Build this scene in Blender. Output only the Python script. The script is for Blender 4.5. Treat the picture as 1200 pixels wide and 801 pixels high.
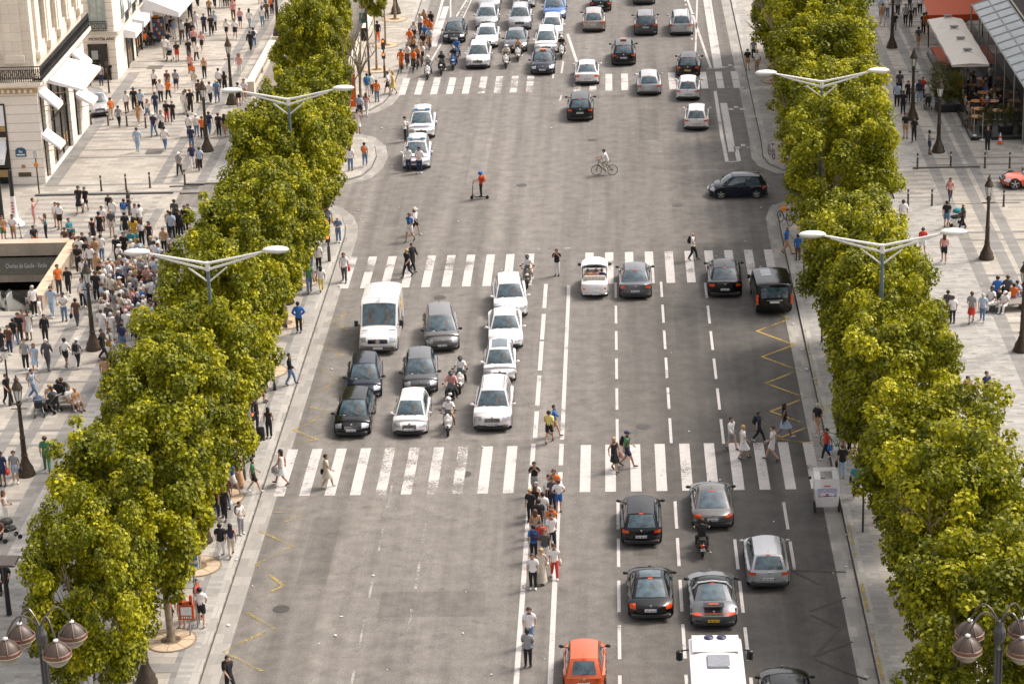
import bpy, math, random
import numpy as np
from math import sin, cos, pi, radians
from mathutils import Matrix, Vector

random.seed(7)
for o in list(bpy.data.objects):
    bpy.data.objects.remove(o)
scene = bpy.context.scene
COL = scene.collection

# ---------------------------------------------------------------- camera
F_PX, CAM_H = 2850.0, 46.27
_r = radians(1.9)
_dy = np.array([(711 - 600) / F_PX, (-665 - 400.5) / F_PX, 1.0]); _dy /= np.linalg.norm(_dy)
_d0 = np.array([sin(_r), cos(_r), 0.0])
_D = _d0 + np.array([0, 0, -(_d0 @ _dy) / _dy[2]]); _D /= np.linalg.norm(_D)
_X = np.cross(_D, _dy)
right = Vector((_X[0], _dy[0], -_D[0])); down = Vector((_X[1], _dy[1], -_D[1])); fwd = Vector((_X[2], _dy[2], -_D[2]))
cam_data = bpy.data.cameras.new("camera")
cam = bpy.data.objects.new("camera", cam_data)
COL.objects.link(cam)
m3 = Matrix((right, -down, -fwd)).transposed()
cam.matrix_world = Matrix.Translation((0, 0, CAM_H)) @ m3.to_4x4()
cam_data.sensor_width = 36.0
cam_data.lens = F_PX / 1200 * 36
cam_data.clip_start = 1.0
cam_data.clip_end = 6000.0
scene.camera = cam

# ---------------------------------------------------------------- light
SUN_EL, SUN_AZ = radians(52), radians(62)      # azimuth measured from +Y towards +X
world = bpy.data.worlds.new("World")
scene.world = world
world.use_nodes = True
wn = world.node_tree.nodes; wl = world.node_tree.links
wn.clear()
sky = wn.new("ShaderNodeTexSky"); sky.sky_type = 'NISHITA'; sky.sun_disc = False
sky.sun_elevation = SUN_EL; sky.sun_rotation = SUN_AZ
sky.air_density = 1.0; sky.dust_density = 4.0; sky.ozone_density = 1.0
hs = wn.new("ShaderNodeHueSaturation"); hs.inputs["Saturation"].default_value = 0.12
bg = wn.new("ShaderNodeBackground"); bg.inputs["Strength"].default_value = 0.115
wo = wn.new("ShaderNodeOutputWorld")
wl.new(sky.outputs[0], hs.inputs["Color"]); wl.new(hs.outputs[0], bg.inputs[0]); wl.new(bg.outputs[0], wo.inputs[0])
sun_d = bpy.data.lights.new("sun", 'SUN')
sun_d.energy = 1.5; sun_d.angle = radians(14); sun_d.color = (1.0, 0.90, 0.75)
sun = bpy.data.objects.new("sun", sun_d); COL.objects.link(sun)
_sd = Vector((sin(SUN_AZ) * cos(SUN_EL), cos(SUN_AZ) * cos(SUN_EL), sin(SUN_EL)))
sun.rotation_euler = _sd.to_track_quat('Z', 'Y').to_euler()
vs = scene.view_settings
vs.view_transform = 'Standard'; vs.look = 'None'; vs.gamma = 1.0; vs.use_curve_mapping = False
vs.exposure = 1.2
vs.use_white_balance = True
vs.white_balance_temperature = 6650
vs.white_balance_tint = 13
scene.cycles.max_bounces = 5
scene.cycles.diffuse_bounces = 2
scene.cycles.transparent_max_bounces = 8

# ---------------------------------------------------------------- where a place seen in the photo is in metres
def G(px, py, z=0.0):
    r = np.array([(px - 600) / F_PX, (py - 400.5) / F_PX, 1.0])
    t = (CAM_H - z) / (r @ _D)
    return float((r @ _X) * t), float((r @ _dy) * t)

# ---------------------------------------------------------------- materials
MATS = {}
def nodes_of(m):
    m.use_nodes = True
    nt = m.node_tree; nt.nodes.clear()
    out = nt.nodes.new("ShaderNodeOutputMaterial")
    p = nt.nodes.new("ShaderNodeBsdfPrincipled")
    nt.links.new(p.outputs[0], out.inputs[0])
    return nt, p, out

def mat(name, col, rough=0.7, metal=0.0, var=0.12, scale=6.0, coat=0.0, emit=0.0, spec=0.5, bump=0.0):
    if name in MATS: return MATS[name]
    m = bpy.data.materials.new(name)
    nt, p, out = nodes_of(m)
    tc = nt.nodes.new("ShaderNodeTexCoord"); nz = nt.nodes.new("ShaderNodeTexNoise")
    nz.inputs["Scale"].default_value = scale; nz.inputs["Detail"].default_value = 4
    nt.links.new(tc.outputs["Object"], nz.inputs["Vector"])
    cr = nt.nodes.new("ShaderNodeValToRGB")
    c = np.array(col[:3])
    cr.color_ramp.elements[0].position = 0.3; cr.color_ramp.elements[1].position = 0.7
    cr.color_ramp.elements[0].color = (*np.clip(c * (1 - var), 0, 1), 1)
    cr.color_ramp.elements[1].color = (*np.clip(c * (1 + var), 0, 1), 1)
    nt.links.new(nz.outputs[0], cr.inputs[0]); nt.links.new(cr.outputs[0], p.inputs["Base Color"])
    p.inputs["Roughness"].default_value = rough; p.inputs["Metallic"].default_value = metal
    p.inputs["Coat Weight"].default_value = coat; p.inputs["Coat Roughness"].default_value = 0.04
    p.inputs["Specular IOR Level"].default_value = spec
    if emit:
        nt.links.new(cr.outputs[0], p.inputs["Emission Color"]); p.inputs["Emission Strength"].default_value = emit
    if bump:
        b = nt.nodes.new("ShaderNodeBump"); b.inputs["Strength"].default_value = bump; b.inputs["Distance"].default_value = 0.02
        nt.links.new(nz.outputs[0], b.inputs["Height"]); nt.links.new(b.outputs[0], p.inputs["Normal"])
    MATS[name] = m
    return m

def M_(nt, op, a, b=None, clamp=False):
    n = nt.nodes.new("ShaderNodeMath"); n.operation = op; n.use_clamp = clamp
    for i, v in enumerate((a, b)):
        if v is None: continue
        if isinstance(v, (int, float)): n.inputs[i].default_value = v
        else: nt.links.new(v, n.inputs[i])
    return n.outputs[0]
def MixC(nt, f, a, b, mode='MIX'):
    n = nt.nodes.new("ShaderNodeMix"); n.data_type = 'RGBA'; n.blend_type = mode
    for sock, v in ((n.inputs[0], f), (n.inputs[6], a), (n.inputs[7], b)):
        if isinstance(v, (int, float)): sock.default_value = v
        elif isinstance(v, tuple): sock.default_value = (*v, 1)
        else: nt.links.new(v, sock)
    return n.outputs[2]
def noise(nt, vec, scale, detail=4, rough=0.55):
    n = nt.nodes.new("ShaderNodeTexNoise"); n.inputs["Scale"].default_value = scale
    n.inputs["Detail"].default_value = detail; n.inputs["Roughness"].default_value = rough
    nt.links.new(vec, n.inputs["Vector"]); return n.outputs[0]
def remap(nt, v, a, b, c=0.0, d=1.0):
    n = nt.nodes.new("ShaderNodeMapRange"); nt.links.new(v, n.inputs[0])
    for i, x in enumerate((a, b, c, d)): n.inputs[i + 1].default_value = x
    return n.outputs[0]
def mapping(nt, vec, s):
    n = nt.nodes.new("ShaderNodeMapping"); n.inputs["Scale"].default_value = s
    nt.links.new(vec, n.inputs[0]); return n.outputs[0]

def asphalt_mat():
    m = bpy.data.materials.new("asphalt"); nt, p, out = nodes_of(m)
    g = nt.nodes.new("ShaderNodeNewGeometry").outputs["Position"]
    sep = nt.nodes.new("ShaderNodeSeparateXYZ"); nt.links.new(g, sep.inputs[0])
    fine = noise(nt, g, 14, 5, 0.75); med = noise(nt, g, 1.3, 5, 0.6)
    big = noise(nt, mapping(nt, g, (0.16, 0.035, 1)), 1.0, 3)
    streak = noise(nt, mapping(nt, g, (1.1, 0.03, 1)), 1.0, 4)
    # lane polish: paler wheel tracks run along the avenue
    v = M_(nt, 'MULTIPLY', remap(nt, fine, 0.25, 0.75, 0.45, 1.55), remap(nt, med, 0.3, 0.7, 0.76, 1.24))
    v = M_(nt, 'MULTIPLY', v, remap(nt, big, 0.3, 0.7, 0.86, 1.12))
    v = M_(nt, 'MULTIPLY', v, remap(nt, streak, 0.3, 0.7, 0.74, 1.24))
    # tree shade put into the asphalt colour beyond X=2.5 and nearer than the second crossing
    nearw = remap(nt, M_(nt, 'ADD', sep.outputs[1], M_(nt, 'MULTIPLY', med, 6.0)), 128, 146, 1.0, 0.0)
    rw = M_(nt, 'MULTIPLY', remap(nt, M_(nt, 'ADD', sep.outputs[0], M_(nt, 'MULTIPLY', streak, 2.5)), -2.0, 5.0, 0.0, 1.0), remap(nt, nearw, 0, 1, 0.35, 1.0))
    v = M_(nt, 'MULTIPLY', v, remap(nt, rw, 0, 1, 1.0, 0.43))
    # oil-darkened lane ends just before the stop lines
    base = MixC(nt, 1.0, (0.160, 0.146, 0.133), v, 'MULTIPLY')
    vor = nt.nodes.new("ShaderNodeTexVoronoi"); vor.feature = 'DISTANCE_TO_EDGE'; vor.inputs["Scale"].default_value = 0.13
    wob = nt.nodes.new("ShaderNodeVectorMath"); wob.operation = 'ADD'
    nn = nt.nodes.new("ShaderNodeTexNoise"); nn.inputs["Scale"].default_value = 0.6; nn.inputs["Detail"].default_value = 6
    nt.links.new(g, nn.inputs["Vector"])
    sc = nt.nodes.new("ShaderNodeVectorMath"); sc.operation = 'SCALE'; sc.inputs[3].default_value = 4.0
    nt.links.new(nn.outputs["Color"], sc.inputs[0]); nt.links.new(g, wob.inputs[0]); nt.links.new(sc.outputs[0], wob.inputs[1])
    nt.links.new(wob.outputs[0], vor.inputs["Vector"])
    crack = M_(nt, 'MULTIPLY', remap(nt, vor.outputs["Distance"], 0.0, 0.006, 0.45, 0.0), remap(nt, big, 0.4, 0.6))
    base = MixC(nt, crack, base, (0.04, 0.037, 0.034))
    spots = remap(nt, noise(nt, g, 1.7, 3), 0.62, 0.74, 0, 0.5)
    base = MixC(nt, spots, base, (0.06, 0.055, 0.05))
    nt.links.new(base, p.inputs["Base Color"]); p.inputs["Roughness"].default_value = 0.8
    b = nt.nodes.new("ShaderNodeBump"); b.inputs["Strength"].default_value = 0.35; b.inputs["Distance"].default_value = 0.01
    nt.links.new(fine, b.inputs["Height"]); nt.links.new(b.outputs[0], p.inputs["Normal"])
    MATS["asphalt"] = m; return m

def paint_mat(name, col, wear=0.5):
    m = bpy.data.materials.new(name); nt, p, out = nodes_of(m)
    g = nt.nodes.new("ShaderNodeNewGeometry").outputs["Position"]
    n1 = noise(nt, g, 9, 6, 0.8); n2 = noise(nt, g, 0.55, 3, 0.5)
    w = M_(nt, 'ADD', n1, M_(nt, 'MULTIPLY', n2, 1.0))
    fac = remap(nt, w, 1.42 - wear * 0.62, 1.50 - wear * 0.45, 0, 1)     # 1 = paint gone
    var = remap(nt, noise(nt, g, 4, 4), 0.3, 0.7, 0.86, 1.08)
    nt.links.new(MixC(nt, 1.0, col, var, 'MULTIPLY'), p.inputs["Base Color"])
    p.inputs["Roughness"].default_value = 0.7
    tr = nt.nodes.new("ShaderNodeBsdfTransparent"); mx = nt.nodes.new("ShaderNodeMixShader")
    nt.links.new(fac, mx.inputs[0]); nt.links.new(p.outputs[0], mx.inputs[1]); nt.links.new(tr.outputs[0], mx.inputs[2])
    nt.links.new(mx.outputs[0], out.inputs[0])
    MATS[name] = m; return m

def stone_mat(name, col, bw=0.9, bh=0.45, mortar=0.012, dark=0.66, var=0.17, rot=0.0, plane='XY', stain=0.12):
    m = bpy.data.materials.new(name); nt, p, out = nodes_of(m)
    g = nt.nodes.new("ShaderNodeNewGeometry").outputs["Position"]
    vec = g
    sep = nt.nodes.new("ShaderNodeSeparateXYZ"); nt.links.new(g, sep.inputs[0])
    cmb = nt.nodes.new("ShaderNodeCombineXYZ")
    if plane == 'XY': a, b_ = sep.outputs[0], sep.outputs[1]
    else: a, b_ = M_(nt, 'ADD', sep.outputs[0], sep.outputs[1]), sep.outputs[2]
    nt.links.new(a, cmb.inputs[0]); nt.links.new(b_, cmb.inputs[1])
    br = nt.nodes.new("ShaderNodeTexBrick"); br.inputs["Scale"].default_value = 1.0
    br.inputs["Brick Width"].default_value = bw; br.inputs["Row Height"].default_value = bh
    br.inputs["Mortar Size"].default_value = mortar; br.inputs["Mortar Smooth"].default_value = 0.3
    br.inputs["Bias"].default_value = 0.0
    c = np.array(col)
    br.inputs["Color1"].default_value = (*np.clip(c * (1 - var), 0, 1), 1)
    br.inputs["Color2"].default_value = (*np.clip(c * (1 + var), 0, 1), 1)
    br.inputs["Mortar"].default_value = (*(c * dark), 1)
    nt.links.new(cmb.outputs[0], br.inputs["Vector"])
    n1 = noise(nt, g, 0.5, 5, 0.6); n2 = noise(nt, g, 7, 4, 0.7)
    v = M_(nt, 'MULTIPLY', remap(nt, n1, 0.3, 0.7, 1 - stain, 1 + stain * 0.6), remap(nt, n2, 0.3, 0.7, 0.93, 1.06))
    nt.links.new(MixC(nt, 1.0, br.outputs["Color"], v, 'MULTIPLY'), p.inputs["Base Color"])
    p.inputs["Roughness"].default_value = 0.75
    MATS[name] = m; return m

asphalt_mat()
paint_mat("ghost_white_paint", (0.34, 0.32, 0.30), 0.85)
paint_mat("white_paint", (0.50, 0.47, 0.455), 0.50)
paint_mat("worn_white_paint", (0.50, 0.47, 0.45), 0.74)
paint_mat("yellow_paint", (0.42, 0.29, 0.06), 0.72)
paint_mat("worn_yellow_paint", (0.42, 0.31, 0.08), 1.0)
stone_mat("pale_granite", (0.355, 0.325, 0.285), 0.9, 0.45)
stone_mat("blue_granite", (0.315, 0.303, 0.283), 0.6, 0.25, 0.01, 0.8)
stone_mat("dark_granite", (0.205, 0.197, 0.187), 0.9, 0.45, 0.01, 0.8)
stone_mat("mid_granite", (0.255, 0.243, 0.225), 0.9, 0.45, 0.01, 0.8)
stone_mat("kerb_granite", (0.36, 0.345, 0.32), 0.5, 1.2, 0.012, 0.6)
stone_mat("gutter_granite", (0.30, 0.283, 0.262), 0.45, 0.9, 0.01, 0.8)
stone_mat("facade_stone", (0.84, 0.735, 0.61), 1.3, 0.62, 0.015, 0.72, 0.04, plane='Z', stain=0.10)
stone_mat("rustic_stone", (0.85, 0.78, 0.695), 40.0, 0.62, 0.03, 0.62, 0.02, plane='Z', stain=0.07)
stone_mat("metro_stone", (0.44, 0.365, 0.28), 1.5, 0.9, 0.015, 0.7, 0.06, plane='Z', stain=0.25)
stone_mat("parapet_stone", (0.52, 0.47, 0.40), 1.5, 0.9, 0.015, 0.7, 0.06, plane='Z', stain=0.22)
stone_mat("ramp_wall_stone", (0.33, 0.305, 0.27), 1.2, 0.5, 0.015, 0.7, 0.08, plane='Z', stain=0.3)

BLACK = mat("black_metal", (0.018, 0.018, 0.02), 0.4)
BRONZE = mat("bronze_green_iron", (0.060, 0.043, 0.028), 0.5, 0.4, 0.35, 9)
DARKGREY = mat("dark_grey_metal", (0.06, 0.06, 0.06), 0.5)
GREYMET = mat("grey_metal", (0.38, 0.38, 0.37), 0.4, 0.6)
WHITEMET = mat("white_enamel", (0.72, 0.70, 0.67), 0.45, 0, 0.05)
LAMPGLASS = mat("lamp_glass", (0.62, 0.63, 0.60), 0.12, 0, 0.05)
GLASS = mat("car_glass", (0.045, 0.080, 0.100), 0.05, 0, 0.6, 3.5, spec=0.8, coat=0.6)
SHOPGLASS = mat("shop_glass", (0.012, 0.013, 0.014), 0.12, 0, 0.5, 1.2)
WINGLASS = mat("window_glass", (0.16, 0.20, 0.20), 0.15, 0, 0.3, 0.8)
TYRE = mat("tyre_rubber", (0.018, 0.018, 0.018), 0.8)
RIM = mat("alloy_rim", (0.45, 0.45, 0.46), 0.35, 0.7)
PLATE = mat("plate_white", (0.62, 0.63, 0.66), 0.5, 0, 0.03)
PLATEY = mat("plate_yellow", (0.75, 0.42, 0.02), 0.5, 0, 0.03)
TAIL = mat("tail_lamp_red", (0.70, 0.075, 0.008), 0.2, 0, 0.1, coat=0.5)
HEAD = mat("head_lamp_clear", (0.42, 0.44, 0.48), 0.12, 0.3, 0.25, 20)
CHROME = mat("chrome", (0.6, 0.6, 0.62), 0.15, 1.0)
PLASTIC = mat("black_plastic", (0.02, 0.02, 0.022), 0.6)
IRONRAIL = mat("wrought_iron", (0.03, 0.03, 0.032), 0.5)
AWNING = mat("white_awning_cloth", (0.80, 0.79, 0.80), 0.85, 0, 0.03, 2)
WOOD = mat("warm_wood", (0.30, 0.16, 0.07), 0.6, 0, 0.3, 5)
SOIL = mat("tree_soil", (0.20, 0.14, 0.085), 0.95, 0, 0.3, 8)
GRATE = mat("sandy_grate_stone", (0.50, 0.385, 0.27), 0.9, 0, 0.16, 5)
BARK = mat("plane_bark", (0.25, 0.20, 0.14), 0.9, 0, 0.45, 4, bump=0.5)

# ---------------------------------------------------------------- mesh building
class MB:
    def __init__(s): s.v = []; s.f = []; s.mi = []
    def add(s, vs, fs, mi=0):
        n = len(s.v); s.v.extend([tuple(map(float, v)) for v in vs]); s.f.extend([tuple(n + i for i in f) for f in fs]); s.mi.extend([mi] * len(fs)); return s
    def box(s, c, d, mi=0, rz=0.0, taper=1.0):
        x, y, z = d[0] / 2, d[1] / 2, d[2] / 2
        vs = []
        for sz in (-1, 1):
            k = taper if sz > 0 else 1.0
            for sx, sy in ((-1, -1), (1, -1), (1, 1), (-1, 1)):
                px, py = sx * x * k, sy * y * k
                vs.append((c[0] + px * cos(rz) - py * sin(rz), c[1] + px * sin(rz) + py * cos(rz), c[2] + sz * z))
        return s.add(vs, [(3, 2, 1, 0), (4, 5, 6, 7), (0, 1, 5, 4), (1, 2, 6, 5), (2, 3, 7, 6), (3, 0, 4, 7)], mi)
    def rbox(s, c, d, r=0.03, mi=0):
        # box with bevelled vertical and top edges
        x, y, z = d[0] / 2, d[1] / 2, d[2] / 2; r = min(r, x * .9, y * .9, z * .9)
        def ring(ix, zz):
            X, Y = x - ix, y - ix
            return [(c[0] + a, c[1] + b, c[2] + zz) for a, b in ((-X + r, -Y), (X - r, -Y), (X, -Y + r), (X, Y - r), (X - r, Y), (-X + r, Y), (-X, Y - r), (-X, -Y + r))]
        R = [ring(r * .7, -z), ring(0, -z + r * .7), ring(0, z - r * .7), ring(r * .7, z)]
        vs = sum(R, []); fs = [tuple(reversed(range(8))), tuple(range(24, 32))]
        for k in range(3):
            for i in range(8): fs.append((k * 8 + i, k * 8 + (i + 1) % 8, k * 8 + 8 + (i + 1) % 8, k * 8 + 8 + i))
        return s.add(vs, fs, mi)
    def lathe(s, prof, c=(0, 0, 0), n=12, mi=0, cap=True, sx=1, sy=1):
        vs = []; fs = []
        for r, z in prof:
            for i in range(n):
                a = 2 * pi * i / n; vs.append((c[0] + r * cos(a) * sx, c[1] + r * sin(a) * sy, c[2] + z))
        for k in range(len(prof) - 1):
            for i in range(n): fs.append((k * n + i, k * n + (i + 1) % n, (k + 1) * n + (i + 1) % n, (k + 1) * n + i))
        if cap:
            fs.append(tuple(reversed(range(n)))); fs.append(tuple((len(prof) - 1) * n + i for i in range(n)))
        return s.add(vs, fs, mi)
    def tube(s, pts, rad, n=6, mi=0, flat=None):
        pts = [Vector(p) for p in pts]; m = len(pts)
        if not hasattr(rad, '__len__'): rad = [rad] * m
        vs = []; fs = []; up = Vector((0, 0, 1))
        for k in range(m):
            d = (pts[min(k + 1, m - 1)] - pts[max(k - 1, 0)]).normalized()
            ref = up if abs(d.z) < 0.9 else Vector((1, 0, 0))
            a = d.cross(ref).normalized(); b = d.cross(a).normalized()
            for i in range(n):
                t = 2 * pi * i / n
                vs.append(pts[k] + a * (rad[k] * cos(t)) + b * (rad[k] * sin(t) * (flat or 1)))
        for k in range(m - 1):
            for i in range(n): fs.append((k * n + i, (k + 1) * n + i, (k + 1) * n + (i + 1) % n, k * n + (i + 1) % n))
        fs.append(tuple(range(n))); fs.append(tuple(reversed([(m - 1) * n + i for i in range(n)])))
        return s.add(vs, fs, mi)
    def ell(s, c, r, mi=0, n=10, k=6, rot=None, zmin=-1.0, zmax=1.0):
        vs = []; fs = []
        for j in range(k + 1):
            zz = zmin + (zmax - zmin) * j / k if (zmin > -1 or zmax < 1) else -cos(pi * j / k)
            rr = math.sqrt(max(0, 1 - zz * zz)) + 1e-4
            for i in range(n):
                a = 2 * pi * i / n; p = Vector((r[0] * rr * cos(a), r[1] * rr * sin(a), r[2] * zz))
                if rot: p = rot @ p
                vs.append((c[0] + p.x, c[1] + p.y, c[2] + p.z))
        for j in range(k):
            for i in range(n): fs.append((j * n + i, j * n + (i + 1) % n, (j + 1) * n + (i + 1) % n, (j + 1) * n + i))
        fs.append(tuple(reversed(range(n)))); fs.append(tuple(k * n + i for i in range(n)))
        return s.add(vs, fs, mi)
    def quad(s, a, b, c, d, mi=0): return s.add([a, b, c, d], [(0, 1, 2, 3)], mi)
    def rect(s, x0, x1, y0, y1, z, mi=0): return s.quad((x0, y0, z), (x1, y0, z), (x1, y1, z), (x0, y1, z), mi)
    def prism(s, poly, z0, z1, mi=0, bottom=False):
        n = len(poly); vs = [(x, y, z0) for x, y in poly] + [(x, y, z1) for x, y in poly]
        fs = [tuple(range(n, 2 * n))] + [(i, (i + 1) % n, n + (i + 1) % n, n + i) for i in range(n)]
        if bottom: fs.append(tuple(reversed(range(n))))
        return s.add(vs, fs, mi)
    def mesh(s, name, mats, smooth=False):
        me = bpy.data.meshes.new(name); me.from_pydata(s.v, [], s.f)
        for m in (mats if isinstance(mats, (list, tuple)) else [mats]): me.materials.append(m)
        if any(s.mi): me.polygons.foreach_set("material_index", s.mi)
        if smooth:
            me.polygons.foreach_set("use_smooth", [True] * len(me.polygons))
            if smooth is not True: me.set_sharp_from_angle(angle=radians(smooth))
        me.update(); return me

def link(name, me, parent=None, loc=(0, 0, 0), rz=0.0, m=None, sc=None):
    o = bpy.data.objects.new(name, me); COL.objects.link(o)
    if parent is not None: o.parent = parent
    o.location = loc; o.rotation_euler = (0, 0, rz)
    if sc is not None: o.scale = (sc, sc, sc) if not hasattr(sc, '__len__') else sc
    if m is not None and me is not None:
        o.material_slots[0].link = 'OBJECT'; o.material_slots[0].material = m
    return o
def tag(o, label, cat, group=None):
    o["label"] = label; o["category"] = cat
    if group: o["group"] = group
    return o
def struct(name, me, kind="structure"):
    o = link(name, me); o["kind"] = kind; return o
def root(name, label, cat, loc=(0, 0, 0), rz=0.0, group=None, sc=None):
    return tag(link(name, None, None, loc, rz, sc=sc), label, cat, group)
# a kit is a list of (name, mesh, index of the parent part or None, slot) - assembled as parts under one thing
def assemble(kit, r, over={}):
    done = []
    for (name, me, par, slot) in kit:
        done.append(link(name, me, r if par is None else done[par], m=over.get(slot)))
    return done
def text_mesh(s, size, m, extrude=0.01):
    cu = bpy.data.curves.new("txt", 'FONT'); cu.body = s; cu.size = size; cu.extrude = extrude; cu.align_x = 'CENTER'; cu.align_y = 'CENTER'
    o = bpy.data.objects.new("txt", cu); COL.objects.link(o)
    dg = bpy.context.evaluated_depsgraph_get(); me = bpy.data.meshes.new_from_object(o.evaluated_get(dg))
    bpy.data.objects.remove(o); me.materials.clear(); me.materials.append(m); return me
# ================================================================ GROUND, ROAD, PAVEMENTS
PITS = [(-45.0, -33.6, 130.2, 140.3), (-27.6, -20.8, 178.5, 262.0)]
def in_rects(x, y, rs): return any(a < x < b and c < y < d for a, b, c, d in rs)
def grid_sheet(mb, xs, ys, z, skip, mi=0, side=None):
    for i in range(len(xs) - 1):
        for j in range(len(ys) - 1):
            cx, cy = (xs[i] + xs[i + 1]) / 2, (ys[j] + ys[j + 1]) / 2
            if in_rects(cx, cy, skip): continue
            mb.rect(xs[i], xs[i + 1], ys[j], ys[j + 1], z, mi)
            if side is not None:
                for (ax, ay, bx, by, nx, ny) in ((xs[i], ys[j], xs[i + 1], ys[j], 0, -1), (xs[i + 1], ys[j], xs[i + 1], ys[j + 1], 1, 0), (xs[i + 1], ys[j + 1], xs[i], ys[j + 1], 0, 1), (xs[i], ys[j + 1], xs[i], ys[j], -1, 0)):
                    mx, my = (ax + bx) / 2 + nx * .05, (ay + by) / 2 + ny * .05
                    if in_rects(mx, my, skip) or not (xs[0] < mx < xs[-1] and ys[0] < my < ys[-1]):
                        mb.quad((ax, ay, side), (bx, by, side), (bx, by, z), (ax, ay, z), mi)
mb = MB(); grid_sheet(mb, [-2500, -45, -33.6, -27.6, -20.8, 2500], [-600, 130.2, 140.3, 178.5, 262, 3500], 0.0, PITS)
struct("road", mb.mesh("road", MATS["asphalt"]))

ZP = 0.12
GAPS_L = PITS + [(-29, -19.5, 149.6, 155.2), (-29, -19.5, 166.9, 172.6)]
mb = MB()
grid_sheet(mb, [-90, -45, -33.6, -29, -27.6, -20.8, -19.5], [20, 130.2, 140.3, 149.6, 155.2, 166.9, 172.6, 178.5, 262, 600], ZP, GAPS_L, 0, 0.0)
EDGE_A = [(-17.1, 20), (-17.1, 143.3), (-17.25, 145.2), (-17.7, 147.2), (-18.5, 148.9), (-19.5, 149.6)]
EDGE_B = [(-19.5, 155.2), (-18.2, 155.4), (-17.3, 156.3), (-16.8, 158.3), (-16.7, 161), (-17.05, 163.6), (-17.9, 165.6), (-19.5, 166.9)]
EDGE_C = [(-19.5, 172.6), (-18.3, 173.3), (-17.5, 175.2), (-17.1, 178), (-17.1, 600)]
mb.prism([(-19.5, 20)] + EDGE_A, 0, ZP); mb.prism(EDGE_B, 0, ZP); mb.prism(EDGE_C + [(-19.5, 600)], 0, ZP)
struct("pavement", mb.mesh("pavement_a", MATS["pale_granite"]))
GAPS_R = [(12.3, 17.5, 148.6, 155.2)]
mb = MB(); grid_sheet(mb, [12.3, 17.5, 90], [20, 148.6, 155.2, 600], ZP, GAPS_R, 0, 0.0)
EDGE_D = [(12.3, 148.6), (11.1, 148.5), (10.3, 147.6), (9.95, 145.5), (9.9, 142), (9.9, 20)]
EDGE_E = [(9.9, 600), (9.9, 163), (9.8, 159), (10.1, 157.3), (10.9, 155.9), (12.3, 155.2)]
mb.prism(EDGE_D + [(12.3, 20)], 0, ZP); mb.prism(EDGE_E + [(12.3, 600)], 0, ZP)
struct("pavement", mb.mesh("pavement_b", MATS["pale_granite"]))

def ribbon(mb, line, a, b, z, mi=0):
    # a strip between offsets a and b to the side of a line
    P = [Vector((x, y)) for x, y in line]; L = []
    for k in range(len(P)):
        d = (P[min(k + 1, len(P) - 1)] - P[max(k - 1, 0)]).normalized(); n = Vector((d.y, -d.x)); L.append((P[k] + n * a, P[k] + n * b))
    for k in range(len(L) - 1):
        (p, q), (r, s_) = L[k], L[k + 1]
        mb.quad((p.x, p.y, z), (q.x, q.y, z), (s_.x, s_.y, z), (r.x, r.y, z), mi)
mb = MB()
for e in (EDGE_A, EDGE_B, EDGE_C, EDGE_D, EDGE_E): ribbon(mb, e, -0.34, 0.0, ZP + 0.004)
struct("kerb", mb.mesh("kerb", MATS["kerb_granite"]))
mb = MB()
for e in (EDGE_A, EDGE_B, EDGE_C, EDGE_D, EDGE_E): ribbon(mb, e, 0.0, 0.82, 0.004)
struct("gutter", mb.mesh("gutter", MATS["gutter_granite"]))
# dark dirt line where kerb meets gutter
mb = MB()
for e in (EDGE_A, EDGE_B, EDGE_C, EDGE_D, EDGE_E): ribbon(mb, e, 0.0, 0.07, 0.008)
struct("gutter_line", mb.mesh("gutter_line", mat("gutter_dirt", (0.07, 0.065, 0.06), 0.9)))

# paving zones and bands
mb = MB(); z1, z2, z3 = ZP + .004, ZP + .008, ZP + .012
mb.rect(-27.6, -20.4, 20, 130, z1); mb.rect(-27.6, -20.4, 130, 149.55, z1); mb.rect(-27.6, -20.4, 155.3, 166.8, z1); mb.rect(-29, -28.8, 172.7, 178.4, z1)
mb.rect(-18.05, -17.46, 20, 143, z1)
mb.rect(12.9, 20.4, 20, 148.5, z1); mb.rect(12.9, 20.4, 155.3, 400, z1); mb.rect(10.26, 10.9, 20, 142, z1); mb.rect(10.26, 10.9, 163, 400, z1)
struct("cobbled_strip", mb.mesh("cobbled_strip", MATS["blue_granite"]))
mb = MB()
for x0, x1 in ((-31.2, -30.5), (-30.0, -29.4), (-28.3, -27.6)):
    for y0, y1 in ((20, 149.5), (155.3, 166.8), (172.7, 300)):
        if x1 > -28: y1 = min(y1, 178.4) if y0 > 170 else y1
        mb.rect(x0, x1, y0, y1, z2)
mb.rect(-18.5, -18.05, 20, 77, z2); mb.rect(-18.3, -18.05, 77, 142, z2)
for x0, x1 in ((20.4, 21.1), (22.1, 22.8), (23.1, 23.75)):
    mb.rect(x0, x1, 20, 147.4, z2); mb.rect(x0, x1, 155.2, 400, z2); mb.rect(x0, x1, 147.4, 155.2, z2)
mb.rect(-37.4, -36.6, 141, 146, z2); mb.rect(-38.5, -37.6, 155, 186, z2)
for k in range(12):
    y = 102.6 + 8.6 * k
    for d in (-0.95, 0.95):
        yy = y + d
        if 143 < yy < 152 or 165.8 < yy < 173.4: continue
        if 129.8 < yy < 141: mb.rect(-33.0, -27.6, yy - .15, yy + .15, z3)
        else: mb.rect(-38.5, -27.6 if yy < 178 else -28.6, yy - .15, yy + .15, z3)
for k in range(-5, 16):
    y = 124.7 + 8.0 * k
    for d in (-0.75, 0.75):
        yy = y + d
        if 147.4 < yy < 155.4: continue
        mb.rect(20.4, 24.0 if 161 < yy < 187 else 31.4, yy - .15, yy + .15, z3)
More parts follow.
